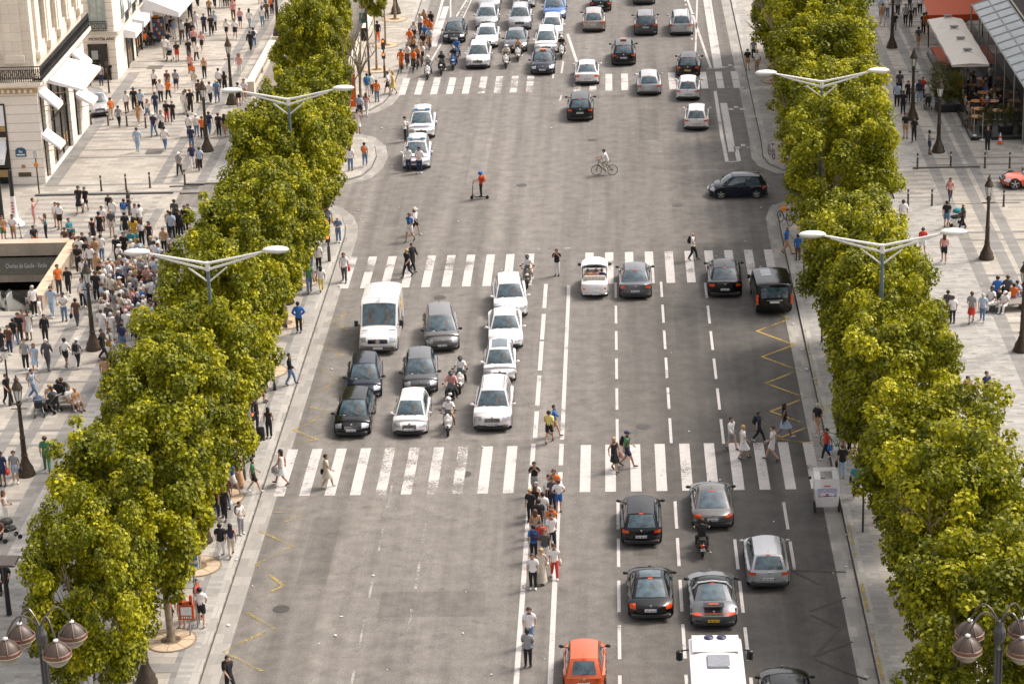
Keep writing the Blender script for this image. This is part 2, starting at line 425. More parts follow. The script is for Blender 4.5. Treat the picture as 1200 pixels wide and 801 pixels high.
for k in range(16):      # bars between the tree grates
    yy = 71.6 + 7.6 * k * 1.0
    if yy < 142: mb.rect(-20.4, -18.05, yy - .4, yy + .4, z3)
struct("paving_bands", mb.mesh("paving_bands", MATS["dark_granite"]))
mb = MB()
# striped crossings of the side drives
for k in range(9):
    mb.rect(-38.4, -31.3, 143.6 + k * 1.02, 144.08 + k * 1.02, z1); mb.rect(-30.5, -30.02, 143.6 + k * 1.02, 144.08 + k * 1.02, z1)
for k in range(8):
    mb.rect(-38.4, -31.3, 165.9 + k * .98, 166.35 + k * .98, z1)
for k in range(8):
    mb.rect(17.6, 20.35, 147.7 + k * .95, 148.12 + k * .95, z2); mb.rect(23.8, 45, 147.7 + k * .95, 148.12 + k * .95, z1)
mb.rect(-27.0, -21, 143.0, 143.5, z2)
struct("drive_stripes", mb.mesh("drive_stripes", MATS["mid_granite"]))
mb = MB()
for k in range(150):
    for i in range(7):
        y = 60 + k * 1.05; 
        for x in (-27.2 + i * 1.05 + (k % 2) * .5, 13.3 + i * 1.05 + (k % 2) * .5):
            x += random.uniform(-.12, .12); yy = y + random.uniform(-.12, .12)
            if (x < 0 and (x > -20.6 or 149.2 < yy < 155.6 or yy > 166.3)) or (x > 0 and (x > 20.2 or 148.2 < yy < 155.6)): continue
            mb.rect(x - .15, x + .15, yy - .11, yy + .11, z2)
struct("paving_setts", mb.mesh("paving_setts", mat("dark_sett", (0.225, 0.22, 0.215), 0.8)))
mb = MB()
mb.box((-34, 152.9, ZP + .05), (9.2, .16, .10)); mb.box((-28.9, 154.4, ZP + .03), (2.0, .14, .06)); mb.box((21.6, 155.3, ZP + .04), (4.4, .16, .08)); mb.box((22.8, 147.3, ZP + .008), (4.6, .08, .02))
struct("kerb_step", mb.mesh("kerb_step", mat("kerb_step_dark", (0.10, 0.095, 0.09), 0.8)))
mb = MB()
for px, py in ((181, 79), (182, 178), (168, 177)): 
    x, y = G(px, py, ZP)
for px, py in ((182, 79), (181, 178)):
    x, y = G(px, py, ZP); mb.rect(x - .6, x + .6, y - .55, y + .55, ZP + .018)
struct("pavement_drain_cover", mb.mesh("pavement_drain_cover", mat("iron_cover", (0.14, 0.13, 0.12), 0.6, 0.3)))

# road markings
W = MB(); WW = MB(); GW = MB(); ZM = 0.012
def xgrid(x0, lo, hi, p=1.2):
    k0 = math.ceil((lo - x0) / p); return [x0 + k * p for k in range(k0, int((hi - x0) / p) + 1)]
rnd = random.Random(3)
xz = G(686, 550)[0]
ya, yb = G(640, 522)[1], G(640, 577)[1]
for x in xgrid(xz, -16.6, 9.2, 1.197):
    if -5.4 < x < -3.9 or -3.7 < x < -2.6: continue
    t = WW if -12.5 < x < -7.2 else W
    t.rect(x - .25, x + .25, min(ya, yb), max(ya, yb), ZM)
xz = G(714, 315)[0]; ya, yb = G(700, 333)[1], G(700, 296)[1]
for x in xgrid(xz, -16.8, 9.2, 1.19):
    if -5.2 < x < -2.9: continue
    if x < -8.3: WW.rect(x - .25, x + .25, (ya + yb) / 2, yb, ZM); W.rect(x - .25, x + .25, ya, (ya + yb) / 2, ZM)
    else: W.rect(x - .25, x + .25, ya, yb, ZM)
xz = G(695, 95)[0]; ya, yb = G(690, 107)[1], G(690, 87.5)[1]
for x in xgrid(xz, -16.4, 9.3, 1.2):
    if -5.6 < x < -4.2: continue
    t = WW if -10.8 < x < -1 else W
    t.rect(x - .26, x + .26, ya, (ya + yb) / 2 - .06, ZM); t.rect(x - .26, x + .26, (ya + yb) / 2 + .06, yb, ZM)
def line_px(mb, pts, w, z=ZM):
    P = [G(*p) for p in pts]; ribbon(mb, P, -w / 2, w / 2, z)
# lane dashes, as they lie
for a, b in ((331, 349), (358, 379), (388, 410), (420, 444), (455, 480), (491, 520), (588, 620), (631, 664), (680, 717), (732, 772), (791, 830)):
    y0, y1 = G(722, b)[1], G(722, a)[1]
    W.rect(-.36, -.22, y0, y1, ZM); W.rect(2.27, 2.41, y0, y1, ZM)
for a, b in ((331, 349), (358, 379), (388, 410), (420, 444), (455, 480), (491, 520), (632, 667), (681, 718), (735, 774), (794, 830)):
    W.rect(4.81, 4.95, G(840, b)[1], G(840, a)[1], ZM)
for a, b in ((588, 620), (634, 667)): W.rect(7.24, 7.38, G(925, b)[1], G(925, a)[1], ZM)
for a, b in ((612, 640), (655, 690), (713, 740)): GW.rect(-9.1, -8.97, G(480, b)[1], G(480, a)[1], ZM)
for y0 in np.arange(60, 103, 4.6): GW.rect(-11.0, -10.9, y0 + 1, y0 + 3.6, ZM)
# median lines
for a, b in ((333, 361), (368, 398), (400, 434), (440, 475), (482, 513)):
    W.rect(-4.45, -4.23, G(632, b)[1], G(632, a)[1], ZM)
W.rect(-3.1, -2.9, G(660, 515)[1], G(660, 334)[1], ZM); W.rect(-4.5, -4.28, 60, 103.3, ZM); W.rect(-3.15, -2.93, 60, 103.3, ZM)
for a, b in ((520, 545), (553, 577)): W.rect(-3.12, -2.9, G(660, b)[1], G(660, a)[1], ZM); W.rect(-4.5, -4.28, G(628, b)[1], G(628, a)[1], ZM)
for a, b in ((60, 44), (92, 73)): WW.rect(-5.0, -4.86, G(660, a)[1], G(660, b)[1], ZM)
GW.rect(-5.0, -3.0, 140.1, 140.3, ZM)
# upper bus-lane lines
for pts, w in (([(521, -60), (519, 0), (506, 47)], .22), ([(523, 8), (508, 55)], .5), ([(528, -30), (528, 21)], .14), ([(553, -10), (534, 21)], .16), ([(518, 50), (505, 72)], .14),
               ([(825, -40), (827, 0), (840, 81)], .45), ([(831, -40), (832, 0), (845, 80)], .22), ([(803, -8), (833, 80)], .18), ([(818, -40), (817, 0), (815, 62)], .14), ([(828, 81), (848, 80)], .12),
               ([(838, 107), (846, 160), (852, 190)], .24), ([(848, 121), (858, 178)], .5), ([(851, 190), (866, 189)], .16), ([(863, 175), (866, 189)], .3), ([(665, 40), (676, 73)], .22), ([(660, 72), (658, 86)], .14),
               ([(555, -5), (541, 25)], .1), ([(658, 112), (656, 118)], .1)):
    line_px(W, pts, w)
for k in range(11):
    W.rect(*(lambda p: (p[0] - .08, p[0] + .08))(G(802 + k * .9, -4 + k * 5)), G(802, -4 + k * 5)[1] - .25, G(802, -4 + k * 5)[1] + .25, ZM)
for k in range(14):
    x, y = G(548 - k * 1.4, 2 + k * 3.2); WW.rect(x - .1, x + .1, y - .15, y + .15, ZM)
# small bicycle chevrons in the cycle lane
for px, py in ((856, 78), (863, 127), (871, 172)):
    x, y = G(px, py)
    for d in (-.45, .45): WW.quad((x + d - .22, y - .5, ZM), (x + d + .22, y - .5, ZM), (x + d + .22, y, ZM), (x + d - .22, y, ZM))
    WW.rect(x - .15, x + .15, y + .1, y + .6, ZM)
struct("road_markings", W.mesh("road_markings", MATS["white_paint"]))
struct("road_markings", WW.mesh("road_markings_worn", MATS["worn_white_paint"]))
struct("road_markings", GW.mesh("road_markings_ghost", MATS["ghost_white_paint"]))
Y1 = MB(); Y2 = MB()
def poly_px(mb, pts, w):
    for a, b in zip(pts[:-1], pts[1:]): 
        P = [G(*a), G(*b)]; d = (Vector(P[1]) - Vector(P[0])).normalized() * w * .4
        ribbon(mb, [(P[0][0] - d.x, P[0][1] - d.y), (P[1][0] + d.x, P[1][1] + d.y)], -w / 2, w / 2, ZM + .0006 * len(mb.f))
poly_px(Y1, [(878, 332), (884, 333)], .14)
poly_px(Y1, [(915, 368), (924, 374), (887, 388), (931, 404), (893, 418), (936, 434), (897, 449), (944, 466), (903, 482), (940, 495)], .13)
poly_px(Y1, [(950, 499), (911, 514), (950, 519)], .13)
L_Z = [(417, 338), (395, 349), (424, 361), (386, 376), (412, 389), (378, 404), (401, 416), (371, 430), (397, 445), (372, 460)]
poly_px(Y2, L_Z, .14)
poly_px(Y2, [(360, 476), (388, 483), (344, 504), (372, 515), (330, 522)], .14)
poly_px(Y2, [(355, 601), (320, 600)], .15); poly_px(Y2, [(355, 604), (305, 622), (343, 640), (300, 661), (332, 686), (300, 702)], .15)
poly_px(Y2, [(290, 718), (322, 736), (284, 752), (262, 764), (307, 786)], .15)
struct("yellow_road_markings", Y1.mesh("yellow_road_markings", MATS["yellow_paint"]))
struct("yellow_road_markings", Y2.mesh("yellow_road_markings_worn", MATS["worn_yellow_paint"]))
mb = MB(); poly_px(mb, [(932, 668), (990, 670)], .12); poly_px(mb, [(950, 716), (990, 700)], .12); poly_px(mb, [(950, 720), (985, 735), (955, 768), (998, 752)], .12); poly_px(mb, [(955, 772), (1015, 796)], .12); poly_px(mb, [(932, 670), (960, 684)], .12)
struct("tar_marks", mb.mesh("tar_marks", mat("blacked_out_paint", (0.062, 0.056, 0.05), 0.9)))
mb = MB()
for y0, y1 in ((60, 90), (91, 100)): mb.rect(9.93, 10.1, y0, y1, ZP + .008)
mb.rect(9.93, 10.06, 113, 125, ZP + .008)
struct("kerb_paint", mb.mesh("kerb_paint", MATS["worn_yellow_paint"]))
# repair patches and manholes in the carriageway
def patch_mat(nm, k):
    m = MATS["asphalt"].copy(); m.name = nm
    for n in m.node_tree.nodes:
        if n.type == 'MIX' and n.blend_type == 'MULTIPLY':
            c = n.inputs[6].default_value; n.inputs[6].default_value = (c[0] * k, c[1] * k, c[2] * k, 1)
    return m
PD, PL = MB(), MB()
for (x, y, w, l, d) in ((-13.6, 98, 1.3, 7, 1), (-8.2, 92.5, 4.5, 2.4, 1), (-11.5, 113, 2.0, 1.2, 0), (-6.2, 120.5, 1.2, 9, 1), (0.9, 99.5, 1.1, 5, 1), (6.1, 96, 1.4, 6, 1), (-1.4, 150, 1.0, 9, 0), (5.0, 157, 5.5, 1.1, 1), (-9.5, 160, 1.2, 12, 0), (2.2, 168, 1.4, 8, 1), (-5.5, 110.8, 7.0, .9, 0), (3.6, 126, 1.3, 7, 1), (-14.4, 150, .9, 10, 1), (-2.5, 176, 6, .9, 1), (-12, 124.5, 1.0, 5, 0), (-13.8, 136, 3, 1.2, 1)):
    (PD if d else PL).rect(x - w / 2, x + w / 2, y - l / 2, y + l / 2, .002)
struct("road_patches", PD.mesh("road_patches_dark", patch_mat("asphalt_dark_patch", .80))); struct("road_patches", PL.mesh("road_patches_pale", patch_mat("asphalt_pale_patch", 1.16)))
MH = MB(); MH.lathe([(.36, 0), (.36, .006), (.30, .006)], n=20); MHm = MH.mesh("manhole_cover", mat("cast_iron", (.07, .065, .06), .6, .3))
for i, (x, y) in enumerate(((-7.6, 106.2), (1.0, 111.8), (-10.4, 131.6), (3.7, 148.5), (-6.4, 153.6), (-14.6, 92.2), (6.2, 129.4), (-1.8, 164.2), (5.9, 172.5))):
    tag(link("manhole_cover", MHm, None, (x, y, .003)), f"round dark manhole cover in the carriageway, {['first', 'second', 'third', 'fourth', 'fifth', 'sixth', 'seventh', 'eighth', 'ninth'][sorted([106.2,111.8,131.6,148.5,153.6,92.2,129.4,164.2,172.5]).index(y)]} one from the monument", "manhole cover", "manhole covers in the carriageway")
# litter and gum on the carriageway
mb = MB()
for i in range(110):
    x, y = rnd.uniform(-16.8, 9.7), rnd.uniform(80, 205); s = rnd.uniform(.02, .07)
    if i < 30: x = rnd.choice([-17, -16.6, 9.4, 9.7]) + rnd.uniform(-.2, .2); s *= 1.6
    mb.box((x, y, s * .3 + .012 + (ZP if x < -17.1 else 0)), (s * 2, s * 1.4, s * .6), 0, rnd.uniform(0, 3))
struct("litter", mb.mesh("litter", mat("litter_white", (0.55, 0.54, 0.52), 0.8)), "stuff")

# ================================================================ PITS: metro stairs and car ramp
# metro entrance
t = root("metro_entrance", "stone parapeted metro stairwell with station name band and escalators", "metro entrance", (-39.3, 135.2, ZP))
ox, oy, oz = -39.3, 135.2, ZP
def P_(name, mb, m, parent=t, smooth=False): return link(name, mb.mesh(name, m, smooth), parent)
mb = MB()
mb.box((-2.0 + 2.0, 5.75, -3.0 + 2.35), (14.0, 1.1, 3.5))      # back wall with lintel
mb2 = MB(); 
mb = MB(); mb.box((0, 5.55, .33), (12.2, .9, .95)); P_("back_parapet", mb, MATS["metro_stone"])
mb = MB(); mb.box((0, 5.35, -1.5), (11.36, .35, .42)); P_("lower_lintel", mb, MATS["metro_stone"])
mb = MB(); mb.box((0, 5.3, -.72), (11.36, .2, 1.12)); band = P_("name_band", mb, mat("band_greenish_grey", (0.20, 0.19, 0.15), 0.6))
tx = link("station_name", text_mesh("Charles de Gaulle - Étoile", .40, mat("sign_letter_white", (0.8, 0.8, 0.78), 0.5)), band, (2.85, 5.17, -.68)); tx.rotation_euler = (pi / 2, 0, 0); tx.scale = (.62, 1, 1)
mb = MB(); mb.box((1.0, 5.17, -.68), (.4, .03, .7)); link("line_roundel", mb.mesh("line_roundel", mat("roundel_yellow", (0.6, 0.55, 0.3), 0.5)), band)
mb = MB(); mb.box((5.95, 0.4, .36), (.5, 10.8, 1.0)); P_("side_parapet", mb, MATS["metro_stone"])
mb = MB(); mb.box((5.95, 0.4, .90), (.62, 10.9, .09)); P_("coping", mb, mat("coping_sand", (0.50, 0.40, 0.29), 0.8, 0, 0.2, 2))
mb = MB(); mb.box((5.6, -.05, -2.4), (.12, 10.0, 4.4)); mb.box((-5.6, -.05, -2.4), (.12, 10, 4.4)); mb.box((0, -5.0, -2.4), (11.3, .12, 4.5)); mb.box((0, 0, -4.55), (11.3, 10, .1)); mb.box((0, 5.6, -3.6), (11.3, .1, 2.4))
P_("stairwell_lining", mb, mat("stairwell_stone_dark", (0.15, 0.125, 0.095), 0.8))
for ex in (2.7, 4.6, -.3):
    e = MB(); e.quad((ex - .5, -4.6, -.1), (ex + .5, -4.6, -.1), (ex + .5, 4.6, -4.3), (ex - .5, 4.6, -4.3)); 
    es = P_("escalator", e, mat("escalator_steps", (0.05, 0.05, 0.05), 0.5, 0.5))
    for sx in (-.62, .62):
        h = MB(); h.tube([(ex + sx, -4.7, .3), (ex + sx, -4.5, .85), (ex + sx, -3.6, .8), (ex + sx, 4.6, -3.4)], .055, 6); link("handrail", h.mesh("handrail", mat("handrail_rubber", (0.03, 0.03, 0.03), 0.3)), es)
        h = MB(); h.box((ex + sx, -4.0, .2), (.16, 1.3, .9)); h.quad((ex + sx - .08, -3.4, .6), (ex + sx + .08, -3.4, .6), (ex + sx + .08, 4.6, -3.55), (ex + sx - .08, 4.6, -3.55)); h.quad((ex + sx - .09, -3.4, -.2), (ex + sx - .09, -3.4, .6), (ex + sx - .09, 4.6, -3.55), (ex + sx - .09, 4.6, -4.3)); link("balustrade", h.mesh("balustrade", mat("escalator_steel", (.42, .42, .40), .3, .2)), es)
mb = MB(); mb.box((5.66, -1.5, .5), (.05, 6.5, .07)); mb.box((5.66, -4.7, .1), (.06, .5, .8)); P_("yellow_rail", mb, mat("safety_yellow", (0.62, 0.55, 0.03), 0.5))

# car ramp going under the avenue's side
mb = MB()
xa, xb, y0, y1 = -27.6, -20.8, 178.5, 262.0
mb.quad((xa, y0, -.02), (xb, y0, -.02), (xb, 196, -1.6), (xa, 196, -1.6)); mb.quad((xa, 196, -1.6), (xb, 196, -1.6), (xb, y1, -4.2), (xa, y1, -4.2))
struct("ramp_road", mb.mesh("ramp_road", mat("ramp_concrete", (0.20, 0.18, 0.155), 0.9, 0, 0.2, .6)))
mb = MB()
mb.quad((xa, y1, ZP), (xa, y0, ZP), (xa, y0, -4.5), (xa, y1, -4.5)); mb.quad((xb, y0, ZP), (xb, y1, ZP), (xb, y1, -4.5), (xb, y0, -4.5)); mb.quad((xb, y1, ZP), (xa, y1, ZP), (xa, y1, -4.5), (xb, y1, -4.5))
tag(link("retaining_wall", mb.mesh("retaining_wall", MATS["ramp_wall_stone"])), "grey stone retaining wall lining the sunken car ramp", "retaining wall")
def balustrade(x, label):
    r = root("balustrade", label, "balustrade", (x, 180.5, ZP), group="stone balustrades along the car ramp")
    mb = MB(); mb.box((0, 20, .12), (.42, 44, .24)); link("plinth", mb.mesh("plinth", MATS["parapet_stone"]), r)
    mb = MB(); mb.box((0, 20, .98), (.55, 44.2, .16)); mb.box((0, -2.2, .55), (.7, .8, 1.12)); link("coping", mb.mesh("coping", mat("coping_pale", (0.62, 0.56, 0.47), 0.8, 0, 0.12, 1.5)), r)
    mb = MB()
    for k in range(66):
        mb.lathe([(.07, .24), (.12, .42), (.06, .66), (.09, .90)], (0, -1.6 + k * .66, 0), 6)
    for k in range(9): mb.box((0, -1.4 + k * 5.2, .57), (.4, .55, .68))
    o = link("balusters", mb.mesh("balusters", MATS["parapet_stone"]), r); o["kind"] = "stuff"
    return r
balustrade(-27.75, "pale stone balustrade between the busy pavement and the car ramp")
balustrade(-20.6, "stone balustrade between the car ramp and the street trees")
mb = MB(); mb.box((0, 0, -.8), (.75, 1.1, 3.9)); mb.box((0, 0, 1.2), (.95, 1.3, .16))
tag(link("lamp_pedestal", mb.mesh("lamp_pedestal", MATS["parapet_stone"]), None, (-27.35, 192.3, ZP)), "tall stone pedestal in the ramp balustrade carrying a lamp post", "pedestal")
# low stone stair parapet close to the monument
t = root("stair_parapet", "low pale balustered stone parapet beside the four-globe lamp standard", "parapet", (-27.6, 88.0, ZP))
mb = MB(); mb.box((0, 0, .95), (.5, 12.0, .18)); P_("coping", mb, mat("coping_pale", (0.62, 0.56, 0.47)), t)
mb = MB(); mb.box((0, 0, .12), (.45, 12.0, .24))
for k in range(20): mb.lathe([(.07, .24), (.12, .42), (.06, .66), (.09, .86)], (0, -5.7 + k * .6, 0), 6)
P_("balusters", mb, MATS["parapet_stone"], t)
mb = MB(); mb.tube([(1.1, 2, .2), (1.0, 2.0, 1.6)], .05); mb.tube([(1.35, 1.5, .2), (1.2, 1.6, 1.7)], .05); P_("handrail", mb, mat("brass_rail", (0.45, 0.30, 0.10), 0.4, 0.6), t)

# ================================================================ BUILDINGS
CURT = mat("window_curtain_pale", (0.42, 0.47, 0.44), 0.5, 0, 0.25, 2)
def awning(parent, x, y0, y1, ztop, out, drop, side=1, name="awning", valance=.18):
    # cloth sloping away from a wall lying at x, facing +x
    mb = MB(); n = 6
    a = (x, y0, ztop); b = (x, y1, ztop); c = (x + out, y1, ztop - drop); d = (x + out, y0, ztop - drop)
    mb.quad(a, d, c, b); mb.quad((x, y0, ztop - .03), (x, y1, ztop - .03), (x + out, y1, ztop - drop - .03), (x + out, y0, ztop - drop - .03))
    mb.quad(d, (d[0], d[1], d[2] - valance), (c[0], c[1], c[2] - valance), c)
    mb.add([a, d, (d[0], d[1], d[2] - valance), (x, y0, ztop - valance - .1)], [(0, 3, 2, 1)]); mb.add([b, c, (c[0], c[1], c[2] - valance), (x, y1, ztop - valance - .1)], [(0, 1, 2, 3)])
    o = link(name, mb.mesh(name, AWNING), parent)
    mb = MB(); mb.tube([(x, y0 + .05, ztop - drop - .3), (x + out, y0 + .05, ztop - drop - valance * .5)], .025); mb.tube([(x, y1 - .05, ztop - drop - .3), (x + out, y1 - .05, ztop - drop - valance * .5)], .025); mb.tube([(x + out, y0, ztop - drop - valance), (x + out, y1, ztop - drop - valance)], .03)
    link("awning_arm", mb.mesh("awning_arm", mat("awning_gold_rail", (0.50, 0.38, 0.18), 0.5, 0.4)), o)
    return o
def shop_opening(parent, x, y0, y1, z0, z1, name="shop_window"):
    mb = MB(); f = .14
    mb.box((x + .03, y0, (z0 + z1) / 2), (.14, f, z1 - z0 + f)); mb.box((x + .03, y1, (z0 + z1) / 2), (.14, f, z1 - z0 + f)); mb.box((x + .03, (y0 + y1) / 2, z1), (.14, y1 - y0, f)); 
    if z1 - z0 > 4: mb.box((x + .03, (y0 + y1) / 2, z0 + (z1 - z0) * .52), (.12, y1 - y0 - .14, .10))
    if y1 - y0 > 3:
        for k in (1, 2): mb.box((x + .03, y0 + (y1 - y0) * k / 3, (z0 + z1) / 2), (.12, .10, z1 - z0 - .14))
    fr = link(name, mb.mesh(name, mat("dark_bronze_frame", (0.05, 0.04, 0.028), 0.4, 0.3)), parent)
    mb = MB(); mb.box((x, (y0 + y1) / 2, (z0 + z1) / 2), (.06, y1 - y0, z1 - z0)); link("pane", mb.mesh("pane", SHOPGLASS), fr)
    mb = MB()
    for k in range(int((y1 - y0) * 1.2) + 1):
        yy = y0 + .5 + k * .8
        if yy < y1 - .3: mb.box((x + .035, yy, z0 + .9), (.02, .3, .7))
    if mb.v: link("display", mb.mesh("display", mat("window_display", (0.30, 0.16, 0.06), 0.6, 0, .6, 3)), fr)
    return fr
def railing(parent, pts, z0, h, name="balcony_railing"):
    mb = MB()
    for a, b in zip(pts[:-1], pts[1:]):
        a = Vector((*a, 0)); b = Vector((*b, 0)); L = (b - a).length; n = int(L / .13)
        for zz, r in ((z0 + .05, .025), (z0 + h, .04), (z0 + h * .8, .02), (z0 + h * .25, .02)): mb.tube([(a.x, a.y, zz), (b.x, b.y, zz)], r, 4)
        for k in range(n + 1):
            p = a.lerp(b, k / n); mb.tube([(p.x, p.y, z0), (p.x, p.y, z0 + h)], .016, 3)
            if k % 3 == 0: 
                q = a.lerp(b, min(1, (k + 1.5) / n)); r = a.lerp(b, min(1, (k + 3) / n))
                mb.tube([(p.x, p.y, z0 + h * .25), (q.x, q.y, z0 + h * .52), (p.x, p.y, z0 + h * .8)], .022, 3); mb.tube([(r.x, r.y, z0 + h * .25), (q.x, q.y, z0 + h * .52), (r.x, r.y, z0 + h * .8)], .022, 3)
    return link(name, mb.mesh(name, IRONRAIL), parent)

# corner building with a wrap-around iron balcony
t = root("corner_building", "ornate cream stone corner building with iron balcony and large white shop awning", "building", (0, 0, 0))
X1, Y1b = -38.5, 155.7
def wall_with_holes(parent, x, ya, yb, z0, z1, holes, m, name="wall"):
    # a wall lying at x facing +x with real openings cut into it (the openings run in y and z)
    ys = sorted({ya, yb, *[h[0] for h in holes], *[h[1] for h in holes]}); zs = sorted({z0, z1, *[h[2] for h in holes], *[h[3] for h in holes]})
    mb = MB()
    for i in range(len(ys) - 1):
        for j in range(len(zs) - 1):
            cy, cz = (ys[i] + ys[i + 1]) / 2, (zs[j] + zs[j + 1]) / 2
            if any(h[0] < cy < h[1] and h[2] < cz < h[3] for h in holes): continue
            mb.quad((x, ys[i], zs[j]), (x, ys[i + 1], zs[j]), (x, ys[i + 1], zs[j + 1]), (x, ys[i], zs[j + 1]))
    for h in holes:
        d = .35
        mb.quad((x, h[0], h[2]), (x, h[0], h[3]), (x - d, h[0], h[3]), (x - d, h[0], h[2])); mb.quad((x, h[1], h[3]), (x, h[1], h[2]), (x - d, h[1], h[2]), (x - d, h[1], h[3]))
        mb.quad((x, h[0], h[3]), (x, h[1], h[3]), (x - d, h[1], h[3]), (x - d, h[0], h[3])); mb.quad((x, h[1], h[2]), (x, h[0], h[2]), (x - d, h[0], h[2]), (x - d, h[1], h[2]))
    return link(name, mb.mesh(name, m), parent)
holes = [(156.3, 157.5, .15, 6.2), (158.9, 164.9, .15, 6.2), (166.4, 167.8, .15, 6.2)]
wall_with_holes(t, X1, Y1b, 170.8, 0, 7.0, holes, MATS["rustic_stone"])
up = [(158.0 + k * 3.2, 159.4 + k * 3.2, 9.2, 12.6) for k in range(4)] + [(158.0 + k * 3.2, 159.4 + k * 3.2, 14.4, 17.4) for k in range(4)]
wall_with_holes(t, X1, Y1b, 170.8, 7.0, 22, up, MATS["facade_stone"])
for h in up:
    w = shop_opening(t, X1 - .33, h[0], h[1], h[2], h[3], "window")
    mb = MB(); mb.box((X1 + .08, h[0] - .22, (h[2] + h[3]) / 2), (.16, .3, h[3] - h[2] + .4)); mb.box((X1 + .08, h[1] + .22, (h[2] + h[3]) / 2), (.16, .3, h[3] - h[2] + .4)); mb.box((X1 + .14, (h[0] + h[1]) / 2, h[3] + .4), (.28, 2.2, .3))
    link("window_surround", mb.mesh("window_surround", MATS["facade_stone"]), w)
# camera-side front (faces -y): shop window, wall, upper floors
mb = MB()
def fy(x0, x1, z0, z1, y=Y1b): mb.quad((x0, y, z0), (x1, y, z0), (x1, y, z1), (x0, y, z1))
fy(-40.75, X1, 0, 7.0); fy(-43.2, -40.75, 5.7, 7.0); fy(-43.2, -40.75, 3.2, 3.5); fy(-46, -43.2, 0, 7.0); fy(-58, -46, 0, 7.0)
link("wall", mb.mesh("wall", MATS["rustic_stone"]), t)
mb = MB(); fy(-58, X1, 7.0, 22); mb.quad((X1, 170.8, 0), (-58, 170.8, 0), (-58, 170.8, 22), (X1, 170.8, 22)); mb.quad((-58, Y1b, 22), (X1, Y1b, 22), (X1, 170.8, 22), (-58, 170.8, 22)); mb.quad((-58, 170.8, 0), (-58, Y1b, 0), (-58, Y1b, 22), (-58, 170.8, 22)); link("wall", mb.mesh("upper_wall", MATS["facade_stone"]), t)
mb = MB()
for x in (-39.7, -44.3, -46.9, -51.5):       # pilasters with capital and moulded foot
    mb.box((x, Y1b - .12, 13.2), (1.1, .24, 9.6)); mb.box((x, Y1b - .17, 8.75), (1.35, .34, .5)); mb.box((x, Y1b - .15, 18.1), (1.3, .3, .5))
for y in (157.1, 160.4, 163.6, 166.8, 170.0): mb.box((X1 + .1, y, 13.2), (.2, .9, 9.6)); mb.box((X1 + .15, y, 8.75), (.3, 1.1, .5))
link("pilaster", mb.mesh("pilaster", MATS["facade_stone"]), t)
mb = MB(); mb.box((-42, Y1b - .1, 11.2), (2.0, .2, .3)); mb.box((-42, Y1b - .16, 8.9), (2.4, .3, .3)); mb.ell((-41.6, Y1b - .1, 11.6), (.8, .25, .5)); link("window_surround", mb.mesh("window_surround_front", MATS["facade_stone"]), t)
mb = MB(); mb.box((-42.2, Y1b + .04, 10), (1.5, .06, 2.2)); w = link("window", mb.mesh("window", WINGLASS), t)
mb = MB(); mb.box((-42, Y1b - .10, 4.9), (2.3, .05, 1.4)); mb.box((-42, Y1b - .02, 4.55), (2.5, .05, 2.3), 1); mb.box((-42, Y1b - .09, 4.0), (2.3, .07, .35), 2)
link("window", mb.mesh("mezzanine_window", [AWNING, SHOPGLASS, mat("ochre_wood", (0.40, 0.25, 0.10), 0.6)]), t)
mb = MB(); mb.box((-42, Y1b + .2, 1.6), (2.5, .06, 3.2)); mb.box((-40.8, Y1b - .02, 2.8), (.12, .1, 5.6), 1); mb.box((-42, Y1b - .03, .9), (2.3, .06, .5), 2); link("shop_window", mb.mesh("shop_window", [SHOPGLASS, mat("dark_bronze_frame", (0, 0, 0)), mat("ochre_wood", (0, 0, 0))]), t)
mb = MB(); mb.quad((-43.2, Y1b - .02, 3.2), (-40.9, Y1b - .02, 3.2), (-40.9, Y1b - 1.1, 2.2), (-43.2, Y1b - 1.1, 2.2)); mb.quad((-43.2, Y1b - 1.1, 2.2), (-40.9, Y1b - 1.1, 2.2), (-40.9, Y1b - 1.1, 1.8), (-43.2, Y1b - 1.1, 1.8)); mb.add([(-40.9, Y1b - .02, 3.2), (-40.9, Y1b - 1.1, 2.2), (-40.9, Y1b - 1.1, 1.8), (-40.9, Y1b - .02, 2.6)], [(0, 3, 2, 1)]); link("awning", mb.mesh("awning", AWNING), t)
for h in holes: shop_opening(t, X1 - .3, *h)
for (a, b, zt, o_, d) in ((155.95, 157.6, 6.45, 1.25, 1.15), (158.8, 165.0, 6.55, 2.4, .75), (166.5, 168.1, 6.6, 1.15, 1.05), (155.95, 157.6, 3.5, 1.15, .95), (166.9, 168.9, 3.4, 1.15, .75)):
    aw = awning(t, X1, a, b, zt, o_, d)
    if b - a > 4:      # faint grey shop emblem on the big awning
        mb = MB(); 
        for k in range(7):
            yy = 161.3 + k * .22; mb.quad((X1 + .9, yy, zt - .28 + .012), (X1 + 1.5, yy + .1, zt - .47 + .012), (X1 + 1.5, yy + .18, zt - .47 + .012), (X1 + .9, yy + .08, zt - .28 + .012))
        link("emblem", mb.mesh("emblem", mat("faint_grey_print", (0.55, 0.57, 0.55), 0.9)), aw)
mb = MB(); mb.box((-48, Y1b - .55, 7.25), (20.2, 1.2, .25)); mb.box((X1 + .30, 162.9, 7.25), (.8, 15.6, .25)); mb.box((-48, Y1b - .2, 6.98), (19.4, .5, .28)); mb.box((X1 + .2, 163.3, 6.98), (.5, 15.4, .28)); link("balcony_slab", mb.mesh("balcony_slab", MATS["facade_stone"]), t)
mb = MB(); mb.box((-48, Y1b - .16, 6.62), (19.2, .32, .36)); link("cornice", mb.mesh("cornice", mat("ochre_cornice", (0.50, 0.36, 0.18), 0.8, 0, .2, 3)), t)
mb = MB()
for k in range(50): mb.box((-57.4 + k * .38, Y1b - .36, 6.62), (.17, .12, .22))
link("dentils", mb.mesh("dentils", MATS["facade_stone"]), t)
